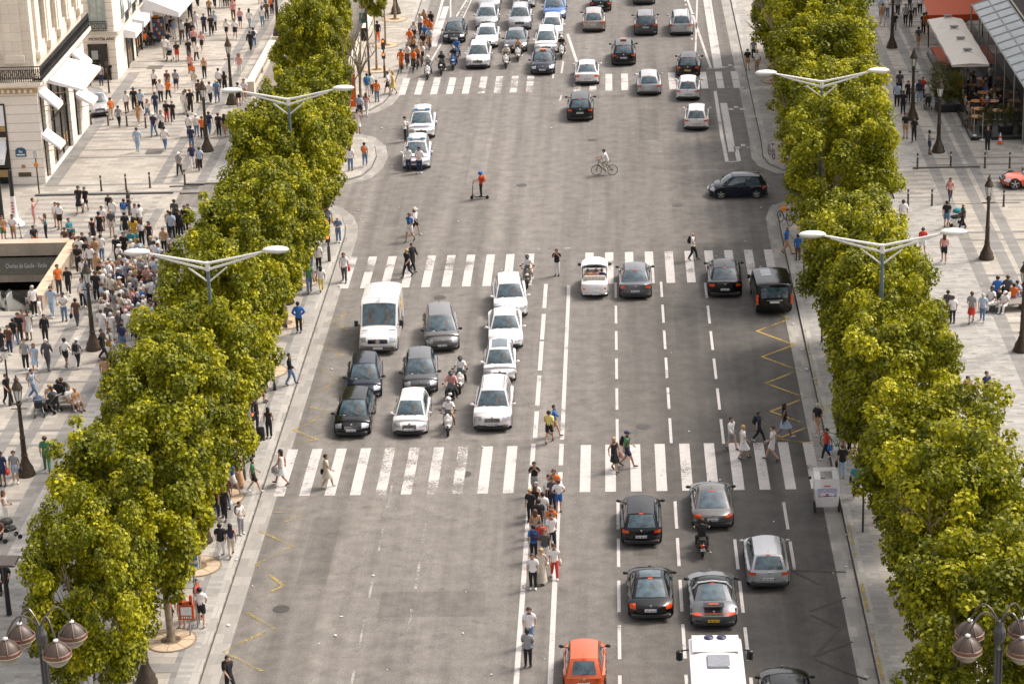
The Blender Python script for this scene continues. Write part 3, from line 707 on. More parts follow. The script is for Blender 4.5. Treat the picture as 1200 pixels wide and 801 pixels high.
railing(t, [(-58, Y1b - 1.1), (X1 + .62, Y1b - 1.1), (X1 + .62, 170.6)], 7.38, 1.05)
# box hedge planted behind the railing is dense dark ironwork in the photo: second backing grille
mb = MB(); 
for k in range(116):
    yy = 155.0 + k * .135; mb.box((X1 + .56, yy, 7.85), (.02, .06, .8))
link("railing_infill", mb.mesh("railing_infill", mat("iron_infill_grey", (0.09, 0.085, 0.075), 0.6)), t); mb = MB()
for k in range(140): mb.box((-57.5 + k * .14, Y1b - 1.03, 7.85), (.06, .02, .8))
link("railing_infill", mb.mesh("railing_infill", mat("iron_infill_grey", (0.09, 0.085, 0.075), 0.6)), t)
mb = MB(); mb.prism([(-40.25 + .7 * a, b) for a, b in ()] or [(0, 0), (1, 0), (1, 1)], 0, .001)
mb = MB(); mb.box((-39.98, Y1b - .03, 2.25), (.72, .05, .42)); mb.ell((-39.98, Y1b - .03, 2.46), (.36, .03, .22)); s_ = link("street_name_plaque", mb.mesh("street_name_plaque", mat("enamel_blue_green", (0.02, 0.09, 0.16), 0.4)), t)
tm = link("lettering", text_mesh("8e", .26, mat("sign_letter_white", (0, 0, 0))), s_, (-39.98, Y1b - .07, 2.4)); tm.rotation_euler = (pi / 2, 0, 0)
mb = MB(); mb.box((-39.98, Y1b - .065, 2.18), (.56, .02, .09)); link("name_line", mb.mesh("name_line", mat("sign_letter_white", (0, 0, 0))), s_)
mb = MB(); mb.lathe([(.14, 0), (.14, .05)], (0, 0, 0), 12); o = link("wall_medallion", mb.mesh("wall_medallion", mat("copper", (0.45, 0.22, 0.12), 0.5, .5)), t, (-39.9, Y1b, 1.35)); o.rotation_euler = (pi / 2, 0, 0)
mb = MB(); mb.box((-39.85, Y1b - .03, .8), (.85, .06, .28)); link("wall_plate", mb.mesh("wall_plate", mat("bronze_plate", (0.10, 0.08, 0.04), 0.5, .4)), t)

# second building with the pen shop
t = root("shop_building", "cream stone building with lettered shop front and small box awnings beyond the side street", "building", (0, 0, 0))
mb = MB(); poly = [(-62, 184), (-38.95, 184), (-38.85, 184.4), (-38.85, 240), (-62, 240)]
mb.prism(poly, 0, 18); link("wall", mb.mesh("wall", MATS["rustic_stone"]), t)
poly2 = [(-62, 183.8), (-38.7, 183.8), (-38.6, 184.2), (-38.6, 240), (-62, 240)]
mb = MB(); mb.prism(poly2, 3.72, 3.95, bottom=True); mb.prism(poly2, 7.4, 7.6, bottom=True); link("cornice", mb.mesh("cornice", mat("pale_cornice", (0.58, 0.55, 0.48), .8)), t)
mb = MB(); mb.box((-40.35, 183.93, 1.45), (1.35, .1, 2.85)); d = link("door", mb.mesh("door", SHOPGLASS), t)
mb = MB(); mb.box((-41.05, 183.9, 1.45), (.12, .16, 2.95)); mb.box((-39.65, 183.9, 1.45), (.12, .16, 2.95)); mb.box((-40.35, 183.9, 2.9), (1.5, .16, .12)); mb.box((-40.35, 183.9, 1.5), (1.3, .12, .08)); mb.box((-40.6, 183.86, 2.1), (.5, .05, .7), 1); link("door_frame", mb.mesh("door_frame", [mat("dark_bronze_frame", (0, 0, 0)), mat("poster_pale", (0.35, 0.37, 0.36), .6)]), d)
tx = link("shop_lettering", text_mesh("MONTBLANC", .34, BLACK, .02), t, (-39.95, 183.97, 3.32)); tx.rotation_euler = (pi / 2, 0, 0)
mb = MB(); mb.box((-40.15, 183.95, 5.5), (1.15, .1, 2.7)); w = link("window", mb.mesh("window", CURT), t)
mb = MB()
for x in (-40.75, -40.15, -39.55): mb.box((x, 183.88, 5.5), (.08, .1, 2.8))
link("window_frame", mb.mesh("window_frame", mat("pale_teal_frame", (0.35, 0.42, 0.40), .6)), w)
railing(w, [(-40.9, 183.55), (-39.4, 183.55)], 4.05, .75, "window_guard")
for (a, b) in ((187.6, 189.9), (191.4, 193.6), (195.2, 197.4)):
    w = shop_opening(t, -38.84, a, b, .2, 2.75)
    mb = MB(); mb.add([(-38.85, a - .6, 3.35), (-38.85, b - .2, 3.35), (-37.9, b - .2, 3.15), (-37.9, a - .6, 3.15), (-38.85, a - .6, 2.7), (-38.85, b - .2, 2.7), (-37.9, b - .2, 2.62), (-37.9, a - .6, 2.62)], [(0, 3, 2, 1), (2, 3, 7, 6), (0, 4, 7, 3), (1, 2, 6, 5), (4, 5, 6, 7)]); link("awning", mb.mesh("box_awning", AWNING), w)
for k in range(8):
    y = 187.2 + k * 3
    mb = MB(); mb.box((-38.83, y, 5.6), (.08, 1.1, 2.6)); w = link("window", mb.mesh("window", WINGLASS), t); railing(w, [(-38.5, y - .7), (-38.5, y + .7)], 4.05, .75, "window_guard")
# wide printed terrace awning further along
t = root("terrace_awning", "wide white printed awning over the shop terrace past the lettered shop front", "awning", (-38.8, 194.6, 0))
mb = MB(); mb.quad((0, 0, 4.3), (3.0, .3, 2.9), (3.4, 14, 2.9), (0, 14, 4.3)); mb.quad((3.0, .3, 2.9), (3.0, .3, 2.45), (3.4, 14, 2.45), (3.4, 14, 2.9)); mb.add([(0, 0, 4.3), (3.0, .3, 2.9), (3.0, .3, 2.45), (0, 0, 3.3)], [(0, 3, 2, 1)]); P_("cloth", mb, AWNING, t)
mb = MB()
for j in range(3):
    for k in range(9):
        y = 1.6 + k * .42; x = 1.1 + j * .55; zz = 4.3 - 1.4 * (x) / 3.05 + .015
        mb.quad((x, y, zz), (x + .3, y, zz - .14), (x + .3, y + .22, zz - .14), (x, y + .22, zz))
P_("printed_lines", mb, mat("faint_print", (0.48, 0.48, 0.50), 0.9), t)
mb = MB(); mb.tube([(2.9, .5, ZP), (2.9, .5, 2.5)], .05); mb.tube([(2.9, 7, ZP), (2.9, 7, 2.5)], .05); P_("pole", mb, DARKGREY, t)
t = root("display_rack", "tall dark display rack with coloured cards under the printed terrace awning", "display rack", (*G(187, 48, ZP), ZP))
mb = MB(); mb.rbox((0, 0, 1.0), (.9, .5, 2.0), .04); P_("cabinet", mb, DARKGREY, t)
mb = MB()
for j in range(5):
    for i in range(4): mb.box((-.32 + i * .21, -.27, .35 + j * .35), (.16, .03, .26), (i + j) % 3)
P_("cards", mb, [mat("card_cream", (0.55, 0.5, 0.35)), mat("card_blue", (0.03, 0.15, 0.45)), mat("card_red", (0.45, 0.08, 0.05))], t)
mb = MB(); mb.box((-.2, 0, 2.05), (.6, .4, .12)); P_("orange_top", mb, mat("vivid_orange", (0.8, 0.25, 0.02)), t)

# building behind the cafe on the far side
t = root("cafe_building", "dark brown building behind the glass cafe canopy", "building", (0, 0, 0))
mb = MB(); mb.prism([(31.6, 158), (60, 158), (60, 240), (31.6, 240)], 0, 20); link("wall", mb.mesh("wall", MATS["facade_stone"]), t)
for k in range(12):
    mb = MB(); mb.box((31.56, 161 + k * 4, 2.2), (.12, 3.2, 3.8)); link("shop_window", mb.mesh("shop_window", SHOPGLASS), t)
    mb = MB(); mb.box((31.56, 161 + k * 4, 8.2), (.12, 1.4, 2.8)); link("window", mb.mesh("window", WINGLASS), t)
# ================================================================ TREES
def leaf_mat():
    m = bpy.data.materials.new("plane_leaf"); nt, p, out = nodes_of(m)
    a = nt.nodes.new("ShaderNodeAttribute"); a.attribute_name = "leafcol"
    nt.links.new(a.outputs["Color"], p.inputs["Base Color"]); p.inputs["Roughness"].default_value = 0.5; p.inputs["Specular IOR Level"].default_value = 0.25
    tr = nt.nodes.new("ShaderNodeBsdfTranslucent"); nt.links.new(MixC(nt, 1.0, a.outputs["Color"], (1.0, 1.0, 0.45), 'MULTIPLY'), tr.inputs[0])
    mx = nt.nodes.new("ShaderNodeMixShader"); mx.inputs[0].default_value = 0.33
    nt.links.new(p.outputs[0], mx.inputs[1]); nt.links.new(tr.outputs[0], mx.inputs[2]); nt.links.new(mx.outputs[0], out.inputs[0]); return m
LEAF = leaf_mat()
def crown_mesh(seed, hx, hy, z0, z1, n=15000, left=0.0, tint=1.0):
    """leaf-sized folded blades in clumps on and inside a clipped crown; left: how far the pavement side swells low down"""
    r = np.random.default_rng(seed)
    cz, hz = (z0 + z1) / 2, (z1 - z0) / 2
    nc = 210
    u = r.normal(size=(nc, 3)); u /= np.linalg.norm(u, axis=1)[:, None]
    # push to a rounded-box shell
    q = 4.6; s = (np.abs(u[:, 0]) ** q + np.abs(u[:, 1]) ** q + np.abs(u[:, 2]) ** q) ** (-1 / q)
    cen = u * s[:, None] * r.uniform(0.70, 1.02, nc)[:, None]
    cen *= np.array([hx - .5, hy - .5, hz - .45])
    # uneven outline: swell and sink by direction
    cen *= (1 + 0.06 * np.sin(u[:, 0] * 5 + seed) + 0.07 * np.sin(u[:, 1] * 7 + seed * 2) + r.normal(0, .05, nc))[:, None]
    inner = r.uniform(-.7, .7, (35, 3)) * np.array([hx, hy, hz])
    cen = np.vstack([cen, inner]); nc = len(cen)
    crad = r.uniform(.35, .85, nc); tone = r.uniform(0, 1, nc)
    ci = r.choice(nc, n, p=crad ** 2 / (crad ** 2).sum())
    d = r.normal(size=(n, 3)); d /= np.linalg.norm(d, axis=1)[:, None]
    rr = r.uniform(0.25, 1.0, n) ** .5
    pos = cen[ci] + d * (rr * crad[ci])[:, None] * np.array([1, 1, .8]) 
    pos[:, 2] += cz
    if left: pos[:, 0] -= left * np.clip(1 - (pos[:, 2] - z0) / (z1 - z0), 0, 1)
    nrm = d * .75 + np.array([0, 0, .55]) + r.normal(0, .45, (n, 3)); nrm /= np.linalg.norm(nrm, axis=1)[:, None]
    t = np.cross(nrm, r.normal(size=(n, 3))); t /= np.linalg.norm(t, axis=1)[:, None]; b = np.cross(nrm, t)
    L = r.uniform(.06, .13, n)[:, None]; Wd = L * r.uniform(.7, .95, n)[:, None]; fold = nrm * (L * .28)
    # blade of two folded halves: 6 vertices, 2 quads -> lobed five-pointed outline
    v = np.stack([pos - t * L, pos - t * L * .1 + b * Wd + fold, pos + t * L * 1.05, pos - t * L * .1 - b * Wd + fold], 1).reshape(-1, 3)
    idx = np.arange(n) * 4
    loops = np.stack([idx, idx + 1, idx + 2, idx, idx + 2, idx + 3], 1).reshape(-1)
    me = bpy.data.meshes.new("crown"); me.vertices.add(n * 4); me.vertices.foreach_set("co", v.ravel().astype(np.float32))
    me.loops.add(n * 6); me.loops.foreach_set("vertex_index", loops.astype(np.int32))
    me.polygons.add(n * 2); me.polygons.foreach_set("loop_start", (np.arange(n * 2) * 3).astype(np.int32)); me.polygons.foreach_set("loop_total", np.full(n * 2, 3, np.int32))
    me.update(calc_edges=True)
    dark = np.array([0.050, 0.068, 0.005]); mid = np.array([0.205, 0.215, 0.004]) * tint; lite = np.array([0.60, 0.54, 0.020]) * tint;  # wide leaf tones put sunlit and shaded contrast into the colour
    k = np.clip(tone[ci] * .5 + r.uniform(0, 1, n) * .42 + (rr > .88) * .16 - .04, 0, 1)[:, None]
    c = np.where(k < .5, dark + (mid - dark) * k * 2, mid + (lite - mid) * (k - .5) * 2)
    at = me.attributes.new("leafcol", 'FLOAT_COLOR', 'CORNER')
    cc = np.concatenate([np.repeat(c, 6, 0), np.ones((n * 6, 1))], 1)
    at.data.foreach_set("color", cc.ravel().astype(np.float32)); me.materials.append(LEAF); return me
def trunk_mesh(seed, hx, hy, z0, z1):
    rd = random.Random(seed); mb = MB()
    top = z0 + 1.2
    mb.tube([(0, 0, -.05), (.03, .02, .5), (rd.uniform(-.1, .1), rd.uniform(-.1, .1), top * .6), (rd.uniform(-.15, .15), rd.uniform(-.15, .15), top)], [.27, .21, .18, .16], 10)
    for k in range(9):
        a = k * 2.4 + rd.uniform(-.3, .3); e = rd.uniform(.45, .8)
        ex, ey, ez = cos(a) * hx * e, sin(a) * hy * e, rd.uniform(z0 + 2.2, z1 - .4); s = (0, 0, top - rd.uniform(0, .9))
        m1 = (ex * .35, ey * .35, s[2] + (ez - s[2]) * .45); m2 = (ex * .75 + rd.uniform(-.3, .3), ey * .75, s[2] + (ez - s[2]) * .75)
        mb.tube([s, m1, m2, (ex, ey, ez)], [.11, .075, .05, .02], 6)
        for j in range(3):
            b = (m2[0] + rd.uniform(-1, 1), m2[1] + rd.uniform(-1, 1), m2[2] + rd.uniform(.3, 1.3)); mb.tube([m2, ((m2[0] + b[0]) / 2 + .1, (m2[1] + b[1]) / 2, (m2[2] + b[2]) / 2), b], [.04, .03, .012], 5)
    return mb.mesh("trunk", BARK, 50)
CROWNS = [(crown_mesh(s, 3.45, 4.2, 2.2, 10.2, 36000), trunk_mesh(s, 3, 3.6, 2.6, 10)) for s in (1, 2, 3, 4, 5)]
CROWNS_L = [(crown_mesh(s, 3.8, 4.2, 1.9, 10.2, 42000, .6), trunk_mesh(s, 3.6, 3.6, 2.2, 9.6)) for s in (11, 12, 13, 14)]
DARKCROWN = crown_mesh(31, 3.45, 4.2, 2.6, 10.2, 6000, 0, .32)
ORD = ["first", "second", "third", "fourth", "fifth", "sixth", "seventh", "eighth", "ninth", "tenth", "eleventh", "twelfth", "thirteenth", "fourteenth", "fifteenth", "sixteenth"]
def tree(x, y, var, rz, sc, label, group, zs=1.0, kit=None, dx=0.0, sy=.98):
    cm, tm = (kit or CROWNS)[var]
    r = root("plane_tree", label, "tree", (x, y, ZP), 0, group)
    tr = link("trunk", tm, r, (0, 0, 0), rz); tr.scale = (sc * .9, sc * .9, zs * .95); c = link("crown", cm, r, (dx, 0, 0), rz); c.scale = (sc, sy, zs)
    mb = MB(); return r
# the row beside the metro pavement (trunks 1.7 m behind the kerb)
rowL = [(89.2, 2, 0, 1.04, 1.0), (96.2, 3, pi, 1.03, 1.0), (103.6, 0, 0, .98, 1.0), (111.0, 1, pi, .97, .98), (119.9, 2, 0, .98, 1.0), (127.4, 3, pi, .93, .97), (134.4, 0, 0, 1.0, 1.02), (142.2, 1, 0, .95, .98), (150.0, 2, pi, .78, .96), (165.0, 3, 0, .88, .98), (172.6, 0, pi, .80, 1.0), (203.0, 2, 0, .9, 1.0)]
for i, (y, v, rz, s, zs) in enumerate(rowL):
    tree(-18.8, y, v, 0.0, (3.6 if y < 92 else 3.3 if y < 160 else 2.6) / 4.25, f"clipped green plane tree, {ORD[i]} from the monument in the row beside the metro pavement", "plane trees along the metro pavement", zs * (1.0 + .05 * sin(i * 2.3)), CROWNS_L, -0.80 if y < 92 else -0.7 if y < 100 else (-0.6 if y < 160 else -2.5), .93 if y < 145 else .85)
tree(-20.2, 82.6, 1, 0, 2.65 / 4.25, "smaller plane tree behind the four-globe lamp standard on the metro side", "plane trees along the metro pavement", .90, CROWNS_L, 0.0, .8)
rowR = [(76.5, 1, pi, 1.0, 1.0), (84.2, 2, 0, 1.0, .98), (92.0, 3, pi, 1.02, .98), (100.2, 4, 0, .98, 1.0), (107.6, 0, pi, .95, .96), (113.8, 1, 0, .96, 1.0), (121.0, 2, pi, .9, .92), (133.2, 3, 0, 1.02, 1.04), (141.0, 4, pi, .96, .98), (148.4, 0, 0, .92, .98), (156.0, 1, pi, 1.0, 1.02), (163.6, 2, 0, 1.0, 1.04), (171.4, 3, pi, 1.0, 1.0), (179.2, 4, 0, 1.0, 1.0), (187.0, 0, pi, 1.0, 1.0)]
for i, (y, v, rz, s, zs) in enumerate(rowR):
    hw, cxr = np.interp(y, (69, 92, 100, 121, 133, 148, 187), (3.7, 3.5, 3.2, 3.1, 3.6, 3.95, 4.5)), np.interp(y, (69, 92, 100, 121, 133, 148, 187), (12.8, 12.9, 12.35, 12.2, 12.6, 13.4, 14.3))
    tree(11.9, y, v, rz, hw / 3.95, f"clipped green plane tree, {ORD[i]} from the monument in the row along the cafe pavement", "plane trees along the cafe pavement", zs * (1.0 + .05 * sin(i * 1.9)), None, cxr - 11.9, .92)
# tree grates: sandy stone discs flush with the paving
def grate_mesh():
    mb = MB(); n = 28
    vs = []; 
    for r in (.42, 1.0):
        for i in range(n): vs.append((r * cos(2 * pi * i / n), r * sin(2 * pi * i / n), .02))
    mb.add(vs, [(i, (i + 1) % n, n + (i + 1) % n, n + i) for i in range(n)])
    mb.add([(.42 * cos(2 * pi * i / n), .42 * sin(2 * pi * i / n), .006) for i in range(n)], [tuple(range(n))], 1)
    mb.add([(r * cos(2 * pi * i / n), r * sin(2 * pi * i / n), .016) for r in (1.0, 1.08) for i in range(n)], [(i, (i + 1) % n, n + (i + 1) % n, n + i) for i in range(n)], 2)
    for k in range(8): a = k * pi / 4; mb.box((.71 * cos(a), .71 * sin(a), .0225), (.58, .025, .006), 2, a)
    return mb.mesh("tree_grate", [GRATE, SOIL, mat("grate_joint", (0.24, 0.17, 0.11), .9)])
GM = grate_mesh()
gy = [83.2, 89.2, 96.2, 103.6, 111.0, 119.9, 127.4, 134.4, 185.2, 193.3, 202.6]
gy = gy[1:]
for i, y in enumerate(gy):
    where = (f"sandy round tree grate in the pale paving, {ORD[i]} from the monument on the metro side")
    tag(link("tree_grate", GM, None, (-18.8, y, ZP + .012)), where, "tree grate", "tree grates on the metro side")
for i, y in enumerate((107.6, 121.0, 163.6, 171.4, 179.2)):
    tag(link("tree_grate", GM, None, (11.9, y, ZP + .012)), f"sandy round tree grate by the kerb, {ORD[i]} from the monument on the cafe side", "tree grate", "tree grates on the cafe side")
# two young bare-stemmed trees on the far metro pavement are seen by trunk only
for i, y in enumerate((185.2, 193.3)):
    r = root("young_tree", f"slim young street tree in a round grate beside the ramp, {'nearer' if i == 0 else 'farther'} one", "tree", (-18.8, y, ZP), group="slim trees by the ramp")
    mb = MB(); mb.tube([(0, 0, 0), (.05, 0, 2), (0, .05, 4.6)], [.09, .07, .04], 7); link("trunk", mb.mesh("trunk", BARK), r)
    c = link("crown", CROWNS[i][0], r, (0, 0, 3.5)); c.scale = (.33, .33, .4)

# ================================================================ LAMPS
def classic_kit():
    mb = MB(); mb.lathe([(.46, 0), (.46, .12), (.40, .2), (.38, .42), (.31, .55), (.24, .75), (.17, 1.0), (.15, 1.15), (.18, 1.2), (.14, 1.3)], n=12); a = mb.mesh("pedestal_foot", BRONZE, 40)
    mb = MB(); mb.lathe([(.14, 1.28), (.125, 2.2), (.15, 2.25), (.115, 2.35), (.09, 4.1), (.12, 4.2), (.17, 4.28), (.11, 4.38), (.13, 4.5)], n=10); mb.tube([(-.38, 0, 4.0), (.38, 0, 4.0)], .03, 6); b = mb.mesh("column", BRONZE, 40)
    mb = MB(); mb.lathe([(.13, 4.5), (.14, 4.55), (.22, 5.15)], n=6); c = mb.mesh("lantern_glass", LAMPGLASS)
    mb = MB(); mb.lathe([(.24, 5.14), (.28, 5.2), (.25, 5.28), (.20, 5.42), (.12, 5.58), (.10, 5.66), (.14, 5.72), (.05, 5.84), (.03, 5.98)], n=12)
    for i in range(6): an = i * pi / 3; mb.tube([(.135 * cos(an), .135 * sin(an), 4.5), (.225 * cos(an), .225 * sin(an), 5.16)], .018, 4)
    d = mb.mesh("lantern_cap", BRONZE, 40)
    return [("foot", a, None, 0), ("column", b, None, 0), ("lantern", c, None, 0), ("lantern_cap", d, 2, 0)]
KC = classic_kit()
def lamp(px, py, label, z=ZP, zz=0):
    x, y = G(px, py, z + zz); r = root("street_lamp", label, "street lamp", (x, y, z + zz), group="classic green-bronze street lamps", sc=(1, 1, .86)); assemble(KC, r)
for px, py, lb in ((272, 122, "bronze lantern post on the far pavement near the ramp balustrade's rounded end"), (243, 177, "bronze lantern post behind the bollards on the far metro pavement"), (110, 409, "bronze lantern post standing beside the dense crowd and metro stairwell"),
                   (31, 556, "bronze lantern post by two women near the benches on the metro pavement"), (1045, 56, "bronze lantern post close to the tree row, level with the parasols"), (1069, 140, "bronze lantern post behind the group talking beside the cafe"),
                   (1099.5, 178, "bronze lantern post by the boy in grey at the cafe-side bollards"), (1156, 303, "bronze lantern post between the orange sports car and the crowded bench"), (1197, 411, "bronze lantern post at the edge of the cafe pavement below the bench"),
                   (172, 800, "bronze lantern post beneath the tree crown nearest the monument"), (238, 634, "bronze lantern post beside two standing women by the kerb, foot showing"), (336, 355, "bronze lantern post under the crowns near the man in a blue jacket")):
    lamp(px, py, lb)
x, y = -27.35, 192.3
r = root("street_lamp", "bronze lantern post on the stone pedestal of the ramp balustrade", "street lamp", (x, y, 1.42), group="classic green-bronze street lamps"); assemble(KC, r)
r = root("street_lamp", "bronze lantern post whose foot shows beside the farthest tree grate", "street lamp", (*G(464, 16, ZP), ZP), group="classic green-bronze street lamps"); assemble(KC, r)

# small police-blue lantern on a thin post
def thin_lamp(px, py, label, glass):
    x, y = G(px, py, ZP); r = root("lantern_post", label, "street lamp", (x, y, ZP))
    mb = MB(); mb.lathe([(.10, 0), (.07, .3), (.05, .4), (.045, 2.6)], n=8); link("post", mb.mesh("post", BLACK), r)
    mb = MB(); mb.lathe([(.14, 2.6), (.22, 3.05)], n=6); l = link("lantern", mb.mesh("lantern", glass), r)
    mb = MB(); mb.lathe([(.25, 3.05), (.2, 3.16), (.05, 3.28)], n=6); link("cap", mb.mesh("cap", BLACK), l)
thin_lamp(322, 457, "slim black post with a pale blue-green lantern at the kerb", mat("pale_blue_glass", (0.30, 0.48, 0.50), .2))
thin_lamp(12, 475, "short lantern post partly behind a man in black near the benches", LAMPGLASS)

# tall twin-arm masts
def mast(x, y, h, label, half=3.12):
    r = root("twin_arm_mast", label, "street lamp", (x, y, ZP), group="tall white twin-arm lighting masts")
    mb = MB(); mb.lathe([(.13, 0), (.12, 3), (.10, h - 1.6)], n=10); mb.lathe([(.085, h - 1.6), (.08, h + .05)], n=10); link("pole", mb.mesh("pole", mat("grey_blue_mast", (0.12, 0.16, 0.18), .5)), r)
    for s in (-1, 1):
        mb = MB(); mb.tube([(0, 0, h + .05), (s * half * .45, 0, h + .32), (s * half * .92, 0, h + .62)], [.07, .06, .05], 8); mb.tube([(0, 0, h - .25), (s * half * .5, 0, h + .2), (s * half * .75, 0, h + .47)], [.06, .055, .05], 6)
        mb.tube([(0, 0, h - .85), (s * half * .28, 0, h - .15)], [.045, .04], 6)
        a = link("arm", mb.mesh("arm", WHITEMET), r)
        mb = MB(); mb.ell((s * (half + .05), 0, h + .66), (.62, .30, .15), 0, 14, 8); mb.ell((s * (half + .08), 0, h + .56), (.5, .23, .08), 1, 12, 6); link("lamp_head", mb.mesh("lamp_head", [WHITEMET, LAMPGLASS], 60), a)
        mb = MB(); mb.lathe([(.11, h - .3), (.11, h + .12)], n=8); 
    link("collar", mb.mesh("collar", WHITEMET), r)
mast(-18.6, 133.0, 11.35, "white twin-arm lighting mast rising from the crowns opposite the orange banner")
mast(-18.75, 104.2, 11.3, "white twin-arm lighting mast whose arm reaches over the dense crowd")
mast(11.6, 135.0, 11.2, "white twin-arm lighting mast above the crowns level with the farther parasols")
mast(11.85, 105.0, 11.3, "white twin-arm lighting mast above the crowns by the red-shirted walker")

# four-globe candelabra near the monument
def candelabra(x, y, h, label):
    r = root("globe_lamp_standard", label, "street lamp", (x, y, 0), group="four-globe bronze lamp standards")
    mb = MB(); mb.lathe([(.3, 0), (.28, 1), (.16, 1.3), (.11, h - 1)], n=10)
    for dx, dy in ((.09, .09), (-.09, .09), (.09, -.09), (-.09, -.09)): mb.tube([(dx, dy, 1), (dx, dy, h - .5)], .035, 5)
    mb.lathe([(.14, h - .75), (.2, h - .6), (.2, h - .35), (.13, h - .2), (.08, h)], n=10); link("standard", mb.mesh("standard", DARKGREY), r)
    for k, (dx, dy) in enumerate(((-.86, .62), (.86, .72), (.62, -.62), (-1.08, -.45))):
        L = math.hypot(dx, dy); mb = MB(); pts = []
        for j in range(11):
            t = j / 10; pts.append((dx * (t ** .9), dy * (t ** .9), h - .1 + .62 * sin(pi * min(1, t * .92)) * 1.0 - .35 * t * t))
        mb.tube(pts, .035, 6); a = link("arm", mb.mesh("arm", mat("bronze_tube", (0.12, 0.10, 0.09), .35, .7)), r)
        ex, ey, ez = pts[-1]; cz = ez - .42
        mb = MB(); mb.lathe([(.03, .40), (.12, .37), (.30, .25), (.41, .10), (.45, .02)], (ex, ey, cz), 18)
        for j in range(5):
            an = 2 * pi * j / 5; mb.tube([(ex, ey, cz + .42), (ex + .28 * cos(an), ey + .28 * sin(an), cz + .26), (ex + .47 * cos(an), ey + .47 * sin(an), cz + .05)], .022, 5)
        lm = link("globe_cap", mb.mesh("globe_cap", mat("smoked_dome", (0.070, 0.045, 0.032), .45, .0), 40), a)
        mb = MB(); mb.lathe([(.45, .04), (.48, .02), (.48, -.11), (.44, -.13)], (ex, ey, cz), 18, 0, False); mb.lathe([(.486, -.125), (.486, -.09)], (ex, ey, cz), 18, 1, False); link("rim", mb.mesh("rim", [mat("brown_band", (0.15, 0.070, 0.045), .5), mat("pale_rim", (.50, .40, .30), .4)]), a)
        mb = MB(); mb.ell((ex, ey, cz - .12), (.40, .40, .38), 0, 16, 8, None, -1.0, 0.0) if False else mb.lathe([(.02, -.50), (.18, -.47), (.32, -.36), (.41, -.2), (.43, -.12)], (ex, ey, cz), 16); link("globe", mb.mesh("globe", mat("smoky_globe", (0.22, 0.20, 0.15), .2), 60), a)
        mb = MB(); mb.ell((ex, ey, cz + .44), (.09, .09, .06)); link("finial", mb.mesh("finial", mat("pale_finial", (.75, .75, .72), .3)), a)
x, y = G(47, 731, 10.2); candelabra(x, y, 10.2, "bronze four-globe lamp standard in front of the metro-side crowns")
x, y = G(1172, 727, 10.2); candelabra(x, y, 10.2, "bronze four-globe lamp standard in front of the cafe-side crowns")

# ================================================================ BOLLARDS, SIGNALS, SIGNS
mb = MB(); mb.lathe([(.085, 0), (.08, .08), (.065, .12), (.062, .95), (.075, 1.0), (.05, 1.08)], n=10); mb.lathe([(.068, .80), (.068, .92)], n=10, mi=1, cap=False)
BOL = mb.mesh("bollard", [mat("bollard_brown", (0.07, 0.058, 0.045), .5), mat("bollard_band", (0.5, 0.5, 0.48), .5)], 40)
def bollard(px, py, label, grp): tag(link("bollard", BOL, None, (*G(px, py, ZP), ZP)), label, "bollard", grp)
for i, (px, py) in enumerate(((119, 224), (148, 222), (176, 220), (217, 217))): bollard(px, py, f"brown metal bollard, {ORD[i]} from the corner building in the line along the drive", "bollards along the metro-side drive")
for i, (px, py) in enumerate(((107, 146), (127, 147), (149, 148), (171, 150), (286, 155), (231, 120))): bollard(px, py, f"brown metal bollard, {ORD[i]} from the corner building in the far line", "far bollards on the metro side")
for i, (px, py) in enumerate(((1075, 198), (1114, 196), (1154, 197), (1183, 197))): bollard(px, py, f"dark bollard, {ORD[i]} from the trees in the line by the cafe", "bollards beside the cafe")
for i, (px, py) in enumerate(((1064, 241), (1092, 241), (1176, 242))): bollard(px, py, f"dark bollard, {ORD[i]} from the trees in the line facing the sports car", "bollards on the near side of the cafe drive")
bollard(287, 562, "short black bollard beside the walkers leaving the crossing", None)
def traffic_light(px, py, label, h=3.0, face=1, z=ZP, lit=True):
    x, y = G(px, py, z); r = root("traffic_light", label, "traffic light", (x, y, z))
    mb = MB(); mb.lathe([(.10, 0), (.09, .9), (.055, 1.0), (.05, h)], n=8); link("post", mb.mesh("post", mat("post_brown", (0.06, 0.05, 0.045), .5)), r)
    for (zz, sy) in ((h - .45, -1), (h - 1.35, -1)):
        mb = MB(); mb.rbox((0, -.14, zz), (.28, .2, .8 if zz > h - 1 else .45), .04); hd = link("signal_head", mb.mesh("signal_head", BLACK), r)
        for k in range(3 if zz > h - 1 else 2):
            mb = MB(); mb.ell((0, -.25, zz + (.26 - k * .26 if zz > h - 1 else .12 - k * .2)), (.09, .03, .09)); on = k == 0
            link("lens", mb.mesh("lens", mat("signal_red", (0.85, 0.12, 0.02), .3, emit=1.5) if on else mat("lens_off", (0.05, 0.045, 0.03), .3)), hd)
traffic_light(299, 527, "brown traffic light post by the black-clad woman at the first crossing", 3.2)
traffic_light(451, 91, "traffic light with a red lamp at the far crossing beside the cyclists", 3.1)
traffic_light(560 - 174, 306, "traffic light post hidden under crowns beside the walkers at the second crossing", 2.8)
def post(px, py, h, label, rad=.05, m=None, z=ZP, name="signpost", cat="post"):
    x, y = G(px, py, z); r = root(name, label, cat, (x, y, z)); mb = MB(); mb.lathe([(rad, 0), (rad * .8, h)], n=8); link("post", mb.mesh("post", m or DARKGREY), r); return r
post(942, 327, 2.4, "thin dark post between the cafe-side tree row and the second crossing", .05, BLACK)
post(1011, 623, 2.6, "thin dark post at the kerb just past the white pedicab", .05, BLACK)
r = post(297, 535, 3.0, "brown signpost with folded notice beside the traffic light at the first crossing", .09, BRONZE); 
mb = MB(); mb.box((-.05, -.1, 2.2), (.2, .05, 1.0)); link("notice", mb.mesh("notice", mat("notice_white", (.55, .53, .52))), r)
